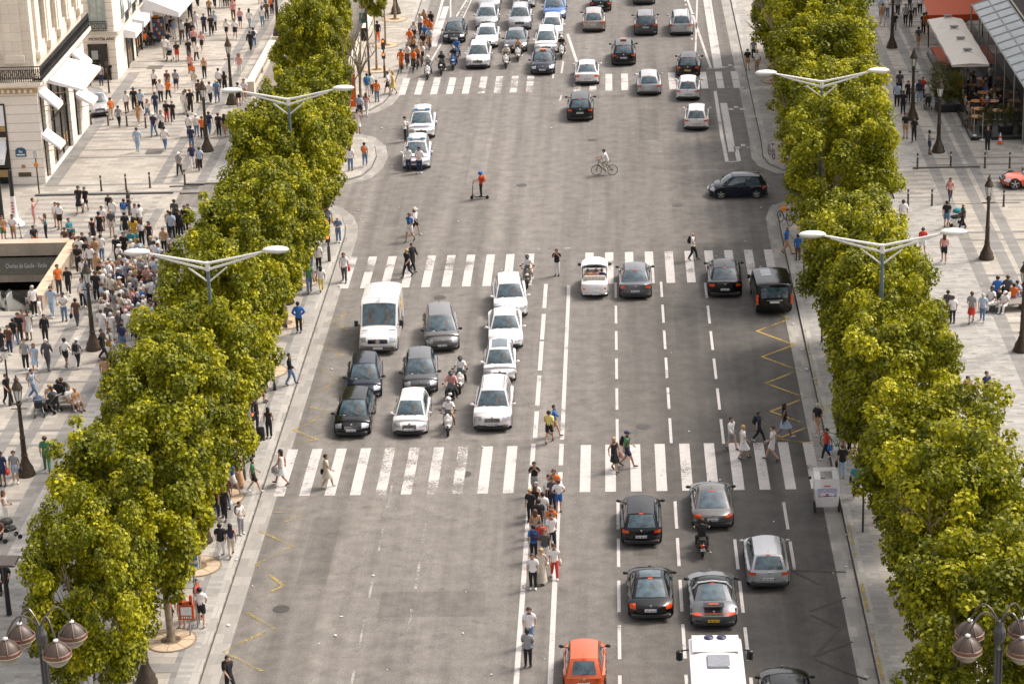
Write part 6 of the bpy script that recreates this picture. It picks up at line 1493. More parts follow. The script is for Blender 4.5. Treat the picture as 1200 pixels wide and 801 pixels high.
mb = MB(); mb.quad((-.42, -.082, .955), (-.1, -.082, .955), (-.1, -.077, 1.03), (-.42, -.077, .99), 1); mb.quad((-.1, -.082, .955), (.42, -.082, .955), (.42, -.077, .99), (-.1, -.077, 1.05), 0); mb.ell((0, -.075, 1.1), (.06, .02, .05), 1)
for k in range(7): mb.box((-.36 + k * .12, -.058, 1.2 + (k % 3) * .07), (.05, .012, .04), 2)
link("advert_print", mb.mesh("advert_print", [mat("print_navy", (.03, .04, .30)), mat("print_red", (.50, .04, .06)), mat("print_white", (.8, .8, .82))]), ad)
mb = MB(); mb.box((0, .0, 1.55), (.3, .03, .05)); link("red_badge", mb.mesh("red_badge", TAIL), r)
mb = MB(); mb.box((0, .38, .62), (.95, .5, .1)); mb.box((0, .14, .9), (.9, .08, .4)); link("passenger_seat", mb.mesh("passenger_seat", PLASTIC), r)
for nm, (wx, wy) in (("wheel", (-.55, .12)), ("wheel", (.55, .12)), ("wheel", (0, 2.0))):
    mb = MB(); mb.lathe([(.26, -.03), (.31, -.03), (.31, .03), (.26, .03), (.26, -.03)], n=18, cap=False); mb.box((0, 0, 0), (.52, .02, .02)); mb.box((0, 0, 0), (.02, .52, .02)); o = link(nm, mb.mesh("wheel", TYRE), r, (wx, wy, .31)); o.rotation_euler = (0, pi / 2, 0)
mb = MB(); mb.tube([(-.5, .2, .35), (.5, .2, .35)], .03); mb.tube([(0, .5, .45), (0, 1.4, .5), (0, 1.9, .9), (0, 2.0, .31)], .035); mb.tube([(-.3, 1.6, 1.05), (0, 1.8, 1.1), (.3, 1.6, 1.05)], .02); mb.rbox((0, 1.15, .85), (.22, .28, .08), .03); mb.tube([(0, 1.15, .85), (0, 1.2, .5)], .025); mb.rbox((-.68, .9, 1.6), (.12, .06, .16), .03); link("frame", mb.mesh("frame", BLACK), r)

# ================================================================ TWO-WHEELERS
def moto_kit(scooter=False):
    k = []
    def wh(y, R=.29):
        mb = MB(); mb.lathe([(R - .08, -.06), (R - .01, -.055), (R, 0), (R - .01, .055), (R - .08, .06), (R - .08, -.06)], n=18, cap=False); mb.lathe([(.06, -.08), (.06, .08)], n=8)
        for j in range(5): a = 2 * pi * j / 5; mb.box((cos(a) * .12, sin(a) * .12, 0), (.22, .03, .03), 0, a)
        m_ = mb.mesh("wheel", TYRE, 40); return (m_, (0, y, R))
    mb = MB()
    # fairing: front shell, leg shield, tail
    mb.lathe([(.08, -.05), (.20, .12), (.24, .35), (.18, .58), (.06, .68)], (0, .52, .42), 12, 0, True, .95, .75)
    mb.rbox((0, .12, .42), (.34, .75, .24), .09); mb.ell((0, -.42, .62), (.22, .48, .20)); mb.ell((0, .60, .48), (.14, .36, .13)); mb.ell((0, -.82, .62), (.14, .22, .10))
    k.append(("fairing", mb.mesh("fairing", PLASTIC, 60), None, "paint"))
    mb = MB(); mb.rbox((0, -.38, .80), (.30, .78, .12), .05); k.append(("seat", mb.mesh("seat", TYRE), None, None))
    mb = MB(); mb.tube([(-.36, .28, 1.03), (-.18, .40, 1.0), (.18, .40, 1.0), (.36, .28, 1.03)], .02, 6); mb.tube([(0, .42, 1.0), (0, .74, .29)], .035, 6); mb.tube([(-.09, .5, .8), (-.09, .76, .29)], .025, 5); mb.tube([(.09, .5, .8), (.09, .76, .29)], .025, 5); mb.rbox((0, -.1, .30), (.36, .6, .26), .06); mb.tube([(.2, -.2, .28), (.22, -.9, .38)], .05, 6); k.append(("frame", mb.mesh("frame", BLACK), None, None))
    mb = MB(); mb.quad((-.17, .62, .98), (.17, .62, .98), (.12, .46, 1.28), (-.12, .46, 1.28)); mb.quad((.17, .625, .98), (-.17, .625, .98), (-.12, .465, 1.28), (.12, .465, 1.28)); k.append(("windshield", mb.mesh("windshield", mat("smoke_screen", (.05, .06, .07), .08)), None, None))
    mb = MB(); mb.ell((0, .74, .78), (.11, .06, .08)); k.append(("headlight", mb.mesh("headlight", mat("moto_light", (.8, .8, .76), .2)), None, None))
    mb = MB(); mb.box((0, -1.02, .66), (.16, .05, .08)); k.append(("tail_light", mb.mesh("tail_light", TAIL), None, None))
    mb = MB(); mb.box((0, -1.06, .50), (.2, .02, .14)); k.append(("number_plate", mb.mesh("number_plate", PLATE), None, None))
    for s in (-1, 1): mb = MB(); mb.tube([(s * .25, .36, 1.02), (s * .36, .38, 1.17)], .012, 4); mb.ell((s * .38, .38, 1.20), (.07, .02, .045)); k.append(("mirror", mb.mesh("mirror", PLASTIC), None, None))
    return k, [wh(.78), wh(-.62)]
KM = moto_kit()
def moto(px, py, facing, colour, label, name="motorcycle", cat="motorcycle", yaw=0, centre=False):
    x, y = G(px, py, 0); y += .95 if not centre else 0
    rz = (pi if facing == "T" else 0) + radians(yaw); r = root(name, label, cat, (x, y, 0), rz, "motorcycles and scooters on the avenue")
    assemble(KM[0], r, {"paint": PAINT[colour]})
    for me, loc in KM[1]: o = link("wheel", me, r, loc); o.rotation_euler = (0, pi / 2, 0)
    return x, y, rz
RIDERS = []     # filled here, dressed with the other people below
def ride(px, py, facing, colour, lb, who, yaw=0): x, y, rz = moto(px, py, facing, colour, lb, yaw=yaw); RIDERS.append((x, y, rz, who))
ride(501, 94, "T", "white", "white motorcycle with round lamp nearest the cyclists at the far crossing", ("r", "G", "Dt", "cW", "", "on the white motorcycle by the cyclists"))
ride(517, 89, "T", "black", "black scooter second from the cyclists at the far crossing", ("r", "K", "Kt", "cK", "", "on the black scooter at the far crossing"))
ride(531, 83, "T", "blue", "blue-nosed scooter just ahead of a rider in a blue jacket", ("r", "K", "Kt", "cG", "", "on the front blue-nosed scooter"))
ride(534.5, 73, "T", "blue", "scooter behind the blue-nosed one, its rider in a blue jacket", ("r", "B", "Kt", "cG", "", "on the rear scooter below the black car"))
ride(593, 81, "T", "white", "white-nosed scooter with helmeted rider in beige ahead of the slate saloon", ("r", "C", "Dt", "cW", "", "on the front white-nosed scooter"))
ride(607, 73, "T", "white", "white-nosed scooter beside the slate saloon's bumper", ("r", "T", "Dt", "k", "", "on the scooter beside the slate saloon"))
ride(658, 70, "T", "white", "big white scooter beside the tall white people carrier", ("r", "K", "Kt", "cW", "", "on the scooter beside the people carrier"))
ride(618, 338, "T", "grey", "grey moped near the second crossing by the last white car", ("r", "W", "Ts", "cD", "", "on the moped at the second crossing"))
ride(539, 462, "T", "white", "white maxi-scooter with smoked screen behind the pink-shirted rider", ("r", "W", "Kt", "cD", "", "on the maxi-scooter among waiting cars"))
ride(528, 480, "T", "black", "dark moped squeezed between two white scooters", ("r", "P", "Kt", "cD", "", "on the moped between two white scooters"))
ride(525, 512, "T", "white", "cream retro scooter first at the stop line beside the SUV", ("r", "W", "Ts", "cW", "", "on the retro scooter at the stop line"))
ride(823.5, 655, "A", "black", "black motorcycle driving away behind the brown-grey fastback", ("r", "K", "Kt", "k", "", "on the black motorcycle driving away"))
def bike_kit():
    def wheel():
        mb = MB(); n = 24
        for i in range(n): pass
        R = .34; pts = [(R * cos(2 * pi * i / n), R * sin(2 * pi * i / n), 0) for i in range(n + 1)]; mb.tube(pts, .022, 5)
        for i in range(10): a = 2 * pi * i / 10; mb.tube([(0, 0, 0), (R * cos(a), R * sin(a), 0)], .004, 3)
        mb.lathe([(.03, -.05), (.03, .05)], n=8); return mb.mesh("wheel", TYRE)
    k = []; mb = MB()
    hub_r, bb, seat, head, fork = (0, -.52, .34), (0, -.05, .30), (0, -.22, .86), (0, .38, .88), (0, .54, .34)
    for a, b in ((hub_r, bb), (bb, seat), (seat, head), (bb, (0, .42, .74)), (hub_r, (0, -.18, .72)), ((0, .36, .96), fork)): mb.tube([a, b], .02, 6)
    mb.tube([(0, -.22, .86), (0, -.24, .95)], .016, 5); mb.tube([(-.28, .28, 1.06), (-.1, .40, 1.02), (.1, .40, 1.02), (.28, .28, 1.06)], .015, 5); mb.tube([(0, .36, .94), (0, .38, 1.03)], .018); mb.box((.1, -.05, .22), (.08, .04, .02)); mb.box((-.1, -.05, .38), (.08, .04, .02)); mb.lathe([(.09, -.01), (.09, .01)], bb, 12)
    mb.tube([(0, .60, .70), (0, .30, .72)], .008, 4); k.append(("frame", mb.mesh("frame", BLACK), None, "paint"))
    mb = MB(); mb.ell((0, -.25, .97), (.09, .14, .04)); k.append(("saddle", mb.mesh("saddle", TYRE), None, None))
    w = wheel(); return k, [(w, hub_r), (w, fork)]
KB = bike_kit()
def bike(x, y, rz, label, colour=None, z=0, group="bicycles"):
    r = root("bicycle", label, "bicycle", (x, y, z), rz, group); assemble(KB[0], r, {"paint": colour or BLACK})
    for me, loc in KB[1]: o = link("wheel", me, r, loc); o.rotation_euler = (0, pi / 2, 0)
    return r
x, y = G(708.5, 205); bike(x, y, pi / 2, "black bicycle ridden across the junction by a person in white"); RIDERS.append((x, y, pi / 2, ("b", "W", "Ct", "k", "", "riding a bicycle across the junction")))
# knot of cyclists waiting at the far crossing
cyc = [(470, 86, "O", "Ot", "k"), (477, 80, "W", "Nt", "k"), (484, 86, "O", "Kt", "b"), (489, 82, "T", "Ks", "b"), (494, 79, "W", "Ks", "bl"), (484, 70, "T", "Ks", "b"), (480, 61, "O", "Ts", "b"), (485, 53, "W", "Ks", "bl"), (496, 66, "K", "Ts", "k"),
       (498, 56, "B", "Ks", "b"), (503, 60, "L", "Ts", "b"), (492, 43, "W", "Nt", "k"), (500, 46, "O", "Kt", "b"), (505, 40, "K", "Kt", "k"), (497, 38, "T", "Ks", "bl"), (504, 50, "O", "Ts", "k")]
CN = ["orange trousers", "white shirt", "orange top and black trousers", "tan top in front", "white top with long hair", "tan top in the middle", "orange top by the kerb", "white top by the kerb", "black top", "blue top", "light blue top", "white shirt at the back", "orange top at the back", "black clothes at the back", "tan top at the back", "orange top nearest the painted line"]
for i, (px, py, a, b, hr) in enumerate(cyc):
    x, y = G(px, py); bike(x, y + .6, pi, f"bicycle under the waiting cyclist in {CN[i]}", None, 0, "bicycles waiting at the far crossing"); RIDERS.append((x, y + .6, pi, ("b", a, b, hr, "", "among the waiting cyclists")))
x, y = G(920, 262, ZP); bike(x, y, .5, "parked bicycle with orange basket just showing beside the tree crowns", None, ZP); mb = MB(); mb.rbox((x - .1, y - .1, ZP + 1.0), (.35, .35, .25), .04); tag(link("basket", mb.mesh("basket", mat("vivid_orange", (0, 0, 0)))), "orange basket on the parked bicycle beside the tree crowns", "basket")
x, y = G(904, 184, ZP); bike(x, y, .2, "pale bicycle parked on the rounded pavement corner by the trees", GREYMET, ZP)
x, y = G(979, 528, ZP); bike(x, y, .9, "bicycle parked among people waiting at the first crossing", mat("bike_green", (.1, .3, .1), .4), ZP)
x, y = G(371, 272, ZP); bike(x, y, 1.2, "dark bicycle parked under the crowns beside the walkers at the kerb", None, ZP)
# kick scooters
def kscooter(x, y, rz, label, z=0):
    r = root("kick_scooter", label, "scooter", (x, y, z), rz, "electric kick scooters")
    mb = MB(); mb.rbox((0, -.05, .13), (.17, .75, .06), .02); link("deck", mb.mesh("deck", PLASTIC), r)
    mb = MB(); mb.tube([(0, .48, .12), (0, .38, 1.12)], .025, 6); mb.tube([(-.24, .36, 1.13), (.24, .36, 1.13)], .018, 6); mb.tube([(0, .30, .14), (0, .44, .3)], .03); link("stem", mb.mesh("stem", BLACK), r)
    for yy in (.5, -.5): mb = MB(); mb.lathe([(.11, -.03), (.11, .03)], n=14); o = link("wheel", mb.mesh("wheel", TYRE), r, (0, yy, .11)); o.rotation_euler = (0, pi / 2, 0)
x, y = G(562, 233); kscooter(x, y, pi / 2, "electric scooter ridden by a person with blue helmet and red top on the junction"); RIDERS.append((x + .12, y, pi / 2, ("t", "R", "Kt", "cB", "bO", "riding a kick scooter on the junction")))
x, y = G(17, 283, ZP); kscooter(x, y, -pi / 2, "electric scooter held by a person in white near the white pylon", ZP)
x, y = G(333, 381, ZP); kscooter(x, y, .4, "black electric scooter parked on a tree grate near the man in a blue jacket", ZP)
x, y = G(7, 285, ZP); kscooter(x, y, -pi / 2 + .2, "electric scooter beside another one by the metro parapet", ZP)

# ================================================================ PUSHCHAIRS, BAGS
def stroller(px, py, label, rz=0, hood=None):
    x, y = G(px, py, ZP); r = root("pushchair", label, "pushchair", (x, y, ZP), rz)
    mb = MB(); mb.rbox((0, 0, .55), (.42, .62, .16), .06); mb.rbox((0, -.26, .75), (.42, .12, .42), .05); link("seat", mb.mesh("seat", PLASTIC), r)
    mb = MB(); mb.ell((0, -.12, .88), (.26, .34, .24), 0, 12, 6, None, -.15, 1.0); link("hood", mb.mesh("hood", hood or mat("hood_navy", (.04, .06, .12), .8)), r)
    mb = MB(); mb.tube([(-.2, -.55, 1.05), (-.2, 0, .5), (-.2, .38, .12)], .015, 5); mb.tube([(.2, -.55, 1.05), (.2, 0, .5), (.2, .38, .12)], .015, 5); mb.tube([(-.2, -.55, 1.05), (.2, -.55, 1.05)], .018, 5); mb.tube([(-.2, 0, .5), (-.24, -.35, .12)], .015, 5); mb.tube([(.2, 0, .5), (.24, -.35, .12)], .015, 5); link("frame", mb.mesh("frame", GREYMET), r)
    for sx, sy in ((-.24, -.35), (.24, -.35), (-.2, .4), (.2, .4)): mb = MB(); mb.lathe([(.11, -.025), (.11, .025)], n=12); o = link("wheel", mb.mesh("wheel", TYRE), r, (sx, sy, .11)); o.rotation_euler = (0, pi / 2, 0)
stroller(46, 486, "pushchair with dark blue hood at the end of the crowded bench", .3)
stroller(62, 482, "low black pushchair frame against the crowded bench", 1.0, PLASTIC)
stroller(12, 632, "black pushchair pushed by a woman in white at the picture edge", -.9, PLASTIC)
stroller(199, 71, "pushchair with white-clad child below the printed terrace awning", pi, mat("hood_grey", (.2, .2, .2), .8))
stroller(1120, 264, "black and teal pushchair pushed by a blonde woman on the cafe pavement", 1.9, mat("hood_teal", (.02, .2, .24), .8))
stroller(1087, 127, "small dark pushchair beside the man in white talking by the cafe", 0, PLASTIC)
# ================================================================ PEOPLE
CLOTH = {"W": ("white", (.76, .74, .73)), "K": ("black", (.018, .018, .02)), "N": ("navy", (.025, .035, .085)), "B": ("blue", (.03, .14, .42)), "L": ("light blue", (.36, .46, .58)), "G": ("grey", (.28, .28, .29)),
         "D": ("dark grey", (.075, .075, .08)), "R": ("red", (.52, .045, .025)), "O": ("orange", (.72, .17, .03)), "Y": ("yellow", (.68, .56, .18)), "P": ("pink", (.60, .30, .28)), "T": ("tan", (.45, .27, .15)),
         "E": ("green", (.07, .20, .10)), "M": ("brown", (.13, .065, .04)), "A": ("teal", (.03, .25, .30)), "C": ("cream", (.58, .52, .43)), "J": ("denim", (.12, .20, .33)), "H": ("mustard", (.55, .30, .02))}
FAB = {k: mat("fabric_" + v[0].replace(" ", "_"), v[1], .9, 0, .12, 5) for k, v in CLOTH.items()}
SKINS = [mat("skin_light", (.52, .30, .21), .55, 0, .05), mat("skin_tan", (.42, .22, .14), .55, 0, .05), mat("skin_brown", (.20, .10, .06), .55, 0, .05)]
EYE = mat("eye_dark", (.02, .015, .012), .3); LIP = mat("lip", (.35, .10, .08), .5)
HAIRM = {"k": ("black", mat("hair_black", (.014, .012, .011), .6)), "b": ("brown", mat("hair_brown", (.085, .045, .022), .6)), "y": ("blond", mat("hair_blond", (.45, .30, .12), .6)), "g": ("grey", mat("hair_grey", (.50, .48, .45), .7))}
SHOE_D = mat("shoe_dark", (.03, .03, .03), .6); SHOE_W = mat("shoe_white", (.62, .61, .6), .6)

# skeleton (a person faces -y at rotation 0, stands 1.72 m)
def skel(pose):
    J = dict(pelvis=(0, 0, .93), spine=(0, .01, 1.12), chest=(0, 0, 1.32), neck=(0, .0, 1.465), jaw=(0, -.02, 1.545), skull=(0, -.012, 1.625), crown=(0, -.0, 1.69))
    for s, n in ((-1, "l"), (1, "r")):
        J["sh" + n] = (s * .175, .0, 1.40); J["el" + n] = (s * .225, .03, 1.14); J["wr" + n] = (s * .235, -.05, .90)
        J["hip" + n] = (s * .09, 0, .88); J["kn" + n] = (s * .095, -.02, .49); J["an" + n] = (s * .10, .02, .085); J["toe" + n] = (s * .115, -.135, .04)
    def leg(n, k, a, t): J["kn" + n], J["an" + n], J["toe" + n] = k, a, t
    def arm(n, e, w): J["el" + n], J["wr" + n] = e, w
    if pose == "w1": leg("l", (-.09, -.19, .51), (-.09, -.30, .11), (-.09, -.44, .10)); leg("r", (.09, .03, .49), (.09, .30, .16), (.10, .18, .05)); arm("l", (-.225, .13, 1.17), (-.22, .12, .93)); arm("r", (.225, -.06, 1.16), (.20, -.24, 1.0))
    if pose == "w2": leg("r", (.09, -.17, .50), (.09, -.24, .10), (.09, -.38, .07)); leg("l", (-.09, .05, .49), (-.09, .25, .15), (-.10, .13, .05)); arm("r", (.225, .12, 1.16), (.22, .10, .92)); arm("l", (-.225, -.05, 1.16), (-.20, -.22, .99))
    if pose == "p": arm("l", (-.24, -.12, 1.20), (-.07, -.27, 1.46)); arm("r", (.24, -.12, 1.20), (.07, -.27, 1.46))
    if pose == "f": arm("l", (-.23, .0, 1.14), (-.07, -.22, 1.10)); arm("r", (.23, .0, 1.14), (.07, -.22, 1.12))
    if pose == "k": arm("l", (-.33, .07, 1.17), (-.17, -.05, 1.0)); arm("r", (.33, .07, 1.17), (.17, -.05, 1.0))
    if pose == "x": arm("l", (-.24, -.02, 1.15), (-.24, -.26, 1.22)); 
    sit = None
    if pose in ("i", "r", "b"):
        dz = {"i": -.44, "r": -.10, "b": +.02}[pose]; lean = {"i": .04, "r": -.06, "b": -.24}[pose]
        for k in ("pelvis", "spine", "chest", "neck", "jaw", "skull", "crown", "shl", "shr", "ell", "elr", "wrl", "wrr", "hipl", "hipr"):
            x, y, z = J[k]; f = max(0, z - .93) / .7; J[k] = (x, y + lean * f, z + dz - abs(lean) * f * .15)
        if pose == "i":
            for s, n in ((-1, "l"), (1, "r")): leg(n, (s * .13, -.40, .50), (s * .12, -.44, .10), (s * .12, -.60, .05)); arm(n, (s * .24, -.02, .74), (s * .13, -.28, .58))
        if pose == "r":
            for s, n in ((-1, "l"), (1, "r")): leg(n, (s * .24, -.36, .66), (s * .26, -.10, .28), (s * .27, -.24, .22)); arm(n, (s * .30, -.26, 1.08), (s * .33, -.50, 1.02))
        if pose == "b":
            leg("l", (-.10, -.36, .72), (-.12, -.20, .35), (-.12, -.33, .28)); leg("r", (.10, -.26, .58), (.11, -.05, .20), (.11, -.18, .14)); 
            for s, n in ((-1, "l"), (1, "r")): arm(n, (s * .26, -.36, 1.14), (s * .25, -.60, 1.08))
    if pose == "t":
        for s, n in ((-1, "l"), (1, "r")): arm(n, (s * .25, -.12, 1.18), (s * .2, -.36, 1.14))
    return J
BONES = [("pelvis", "spine", "hips"), ("spine", "chest", "torso"), ("chest", "neck", "torso"), ("neck", "jaw", "neck"), ("jaw", "skull", "head"), ("skull", "crown", "head")]
for n in "lr": BONES += [("chest", "sh" + n, "torso"), ("sh" + n, "el" + n, "uarm"), ("el" + n, "wr" + n, "farm"), ("pelvis", "hip" + n, "hips"), ("hip" + n, "kn" + n, "thigh"), ("kn" + n, "an" + n, "shin"), ("an" + n, "toe" + n, "foot")]
RAD = dict(pelvis=.135, spine=.118, chest=.142, neck=.052, jaw=.068, skull=.098, crown=.062, sh=.068, el=.043, wr=.029, hip=.098, kn=.060, an=.041, toe=.034)
def rad(n): return RAD.get(n, RAD.get(n[:-1], .05))
def build_pose(pose):
    J = skel(pose); names = list(J); me = bpy.data.meshes.new("b"); me.from_pydata([J[n] for n in names], [(names.index(a), names.index(b)) for a, b, _ in BONES], [])
    o = bpy.data.objects.new("b", me); COL.objects.link(o); sk = o.modifiers.new("s", 'SKIN'); 
    ss = o.modifiers.new("u", 'SUBSURF'); ss.levels = 1; ss.render_levels = 1
    for i, n in enumerate(names):
        r = rad(n); me.skin_vertices[0].data[i].radius = (r, r * (.78 if n in ("pelvis", "spine", "chest") else 1)); me.skin_vertices[0].data[i].use_root = (n == "pelvis")
    bpy.context.view_layer.update(); dg = bpy.context.evaluated_depsgraph_get(); ev = bpy.data.meshes.new_from_object(o.evaluated_get(dg)); bpy.data.objects.remove(o)
    V = np.array([v.co[:] for v in ev.vertices]); N = np.array([v.normal[:] for v in ev.vertices]); F = [tuple(p.vertices) for p in ev.polygons]
    # nearest bone of every vertex
    best = np.full(len(V), 1e9); reg = np.zeros(len(V), int); tt = np.zeros(len(V)); kinds = []
    for i, (a, b, k) in enumerate(BONES):
        A, B = np.array(J[a]), np.array(J[b]); d = B - A; t = np.clip(((V - A) @ d) / (d @ d), 0, 1); ds = np.linalg.norm(V - (A + t[:, None] * d), axis=1) - (rad(a) * (1 - t) + rad(b) * t)
        m = ds < best; best[m] = ds[m]; reg[m] = i; tt[m] = t[m]
    kind = np.array([BONES[i][2] for i in reg]); 
    body = MB(); body.add(V, F)
    hd = np.array(J["skull"]); 
    body.ell(hd + np.array([0, -.098, -.02]), (.014, .024, .022), 0, 6, 4)                       # nose
    for s in (-1, 1):
        body.ell(hd + np.array([s * .036, -.083, .012]), (.014, .010, .009), 1, 6, 4); body.ell(hd + np.array([s * .098, .005, -.01]), (.012, .022, .032), 0, 6, 4)
    body.ell(hd + np.array([0, -.082, -.065]), (.024, .010, .008), 2, 6, 4)
    for n, s in (("l", -1), ("r", 1)):      # palm, four fingers and thumb at each wrist
        e, w = Vector(J["el" + n]), Vector(J["wr" + n]); d = (w - e).normalized(); side = d.cross(Vector((0, 1, 0)) if abs(d.y) < .8 else Vector((0, 0, 1))).normalized(); up = side.cross(d)
        c = w + d * .04; body.tube([w - d * .01, w + d * .035, w + d * .085], [.026, .034, .032], 8, flat=.55)
        for f in range(4):
            b0 = w + d * .08 + up * ((f - 1.5) * .016); L = (.062, .074, .070, .054)[f]
            body.tube([b0, b0 + d * L * .5, b0 + d * L * .85 + side * (-s * .018), b0 + d * L + side * (-s * .034)], [.0088, .0085, .008, .006], 5)
        body.tube([w + d * .02 + up * -.026, w + d * .05 - up * .045, w + d * .075 - up * .05], [.011, .010, .008], 5)
    out = {"J": J, "body": body.mesh("body", [SKINS[0], EYE, LIP], True)}
    def cloth(name, sel, off, cut=None):
        keep = np.array([sel(k, t, i) for k, t, i in zip(kind, tt, range(len(V)))]); idx = {}; vs = []; fs = []
        for f in F:
            if sum(keep[i] for i in f) >= len(f) - 1 and keep[f[0]] | keep[f[-1]]:
                for i in f:
                    if i not in idx: idx[i] = len(vs); vs.append(V[i] + N[i] * off)
                fs.append(tuple(idx[i] for i in f))
        mb = MB(); mb.add(vs, fs); return mb
    pz = J["pelvis"][2]
    up = (J["neck"][2] - pz)
    out["tee"] = cloth("tee", lambda k, t, i: k in ("torso",) or (k == "hips") and V[i][2] > pz - .06 or (k == "uarm" and t < .72), .020).mesh("shirt", FAB["W"], True)
    out["sleeved"] = cloth("long", lambda k, t, i: k in ("torso", "uarm") or (k == "hips") and V[i][2] > pz - .10 or (k == "farm" and t < .93), .022).mesh("jacket", FAB["W"], True)
    out["tank"] = cloth("tank", lambda k, t, i: (k == "torso" and V[i][2] < J["shl"][2] + .035) or (k == "hips") and V[i][2] > pz - .04, .014).mesh("vest_top", FAB["W"], True)
    out["trousers"] = cloth("t", lambda k, t, i: k in ("hips", "thigh") or (k == "shin" and t < .93), .016).mesh("trousers", FAB["W"], True)
    out["shorts"] = cloth("s", lambda k, t, i: k == "hips" or (k == "thigh" and t < .80), .022).mesh("shorts", FAB["W"], True)
    # skirt: rings around both thighs
    def skirt(l, top, flare):
        mb = MB(); n = 16; vs = []
        P0 = np.array(J["pelvis"]); K = (np.array(J["knl"]) + np.array(J["knr"])) / 2; Hh = (np.array(J["hipl"]) + np.array(J["hipr"])) / 2
        sy = abs(J["knl"][1] - J["knr"][1]) / 2
        for j in range(7):
            t = j / 6
            if t < .25: c = P0 + np.array([0, 0, top]) * (1 - t / .25); rx, ry = .135, .115
            else: q = (t - .25) / .75 * l; c = Hh + (K - Hh) * q; rx, ry = .165 + flare * q, .135 + flare * q + sy * q
            for i in range(n):
                a = 2 * pi * i / n; w = 1 + .05 * cos(a * 5) * t; vs.append((c[0] + rx * w * cos(a), c[1] + ry * w * sin(a), c[2]))
        fs = [(j * n + i, j * n + (i + 1) % n, (j + 1) * n + (i + 1) % n, (j + 1) * n + i) for j in range(6) for i in range(n)]; mb.add(vs, fs); return mb
    if pose != "i" and pose != "r" and pose != "b":
        out["skirt"] = skirt(.92, .12, .05).mesh("skirt", FAB["W"], True); out["dress_skirt"] = out["skirt"]; out["long_skirt"] = skirt(1.9, .12, .04).mesh("skirt", FAB["W"], True)
    else: out["skirt"] = out["shorts"]; out["long_skirt"] = out["trousers"]
    for n in "lr":
        a, t = Vector(J["an" + n]), Vector(J["toe" + n]); mb = MB(); d = (t - a); d.z = min(d.z, -.02); mb.tube([a + Vector((0, .035, -.035)), a + Vector((0, -.01, -.02)), (a + t) / 2 + Vector((0, 0, .005)), t, t + (t - a).normalized() * .035], [.035, .052, .046, .040, .022], 8, flat=.85); out["shoe" + n] = mb.mesh("shoe", SHOE_D, True)
    # hair
    mb = MB(); mb.ell(hd + np.array([0, .022, .022]), (.108, .112, .112), 0, 14, 8); vs = [v for v in mb.v]; keepf = [f for f in mb.f if sum(1 for i in f if (vs[i][2] > hd[2] + .055 or vs[i][1] > hd[1] + .02 and vs[i][2] > hd[2] - .085)) >= len(f) - 1]
    m2 = MB(); m2.add(vs, keepf); out["hair"] = m2.mesh("hair", FAB["W"], True)
    m3 = MB(); m3.add(vs, keepf); m3.ell(hd + np.array([0, .075, -.10]), (.105, .055, .19), 0, 10, 8); out["longhair"] = m3.mesh("hair", FAB["W"], True)
    mb = MB(); mb.ell(hd + np.array([0, .01, .045]), (.112, .12, .095), 0, 14, 6, None, -.1, 1.0); mb.ell(hd + np.array([0, -.115, .045]), (.075, .085, .012), 0, 10, 4); out["cap"] = mb.mesh("cap", FAB["W"], True)
    mb = MB(); mb.lathe([(.20, .045), (.13, .06), (.112, .07), (.10, .15), (.05, .165)], tuple(hd), 18); out["hat"] = mb.mesh("sun_hat", FAB["W"], True)
    mb = MB(); mb.ell(hd + np.array([0, .005, .01]), (.135, .145, .14), 0, 14, 8); mb.ell(hd + np.array([0, -.10, .0]), (.095, .065, .06), 1, 10, 6); out["helmet"] = mb.mesh("helmet", [FAB["W"], GLASS], True)
    # bags
    ch = np.array(J["chest"]); mb = MB(); mb.rbox(ch + np.array([0, .19, -.06]), (.29, .15, .42), .06); mb.rbox(ch + np.array([0, .28, -.12]), (.2, .06, .2), .03)
    for s in (-1, 1): mb.tube([ch + np.array([s * .1, .15, .10]), ch + np.array([s * .11, .02, .15]), ch + np.array([s * .12, -.14, .02]), ch + np.array([s * .12, -.05, -.2])], .014, 4)
    out["backpack"] = mb.mesh("backpack", FAB["K"], 50)
    w = np.array(J["wrr"]); mb = MB(); mb.rbox((w[0] + .05, w[1] + .02, w[2] - .08 - .10), (.12, .30, .26), .04); mb.tube([(w[0] + .05, w[1] - .08, w[2] - .05), (w[0] + .05, w[1] + .02, w[2] + .06), (w[0] + .05, w[1] + .12, w[2] - .05)], .012, 4); mb.tube([(w[0] + .05, w[1], w[2] - .05), tuple(np.array(J["shr"]) + np.array([0, 0, .08]))], .01, 4); out["handbag"] = mb.mesh("handbag", FAB["K"], 50)
    return out
POSES = {p: build_pose(p) for p in ("s", "w1", "w2", "p", "f", "k", "x", "i", "r", "b", "t")}
mb = MB(); mb.rbox((0, 0, .38), (.40, .24, .58), .05); mb.tube([(-.1, .08, .65), (-.1, .08, .98), (.1, .08, .98), (.1, .08, .65)], .012, 5)
for s in (-.15, .15): mb.lathe([(.05, 0), (.05, .06)], (s, .08, 0), 8)
SUITCASE = mb.mesh("suitcase", FAB["K"], 50)
PEOPLE = []
prng = random.Random(21)
DIR = {"F": 0, "B": pi, "L": -pi / 2, "R": pi / 2, "1": -pi / 4, "2": pi / 4, "3": -3 * pi / 4, "4": 3 * pi / 4}
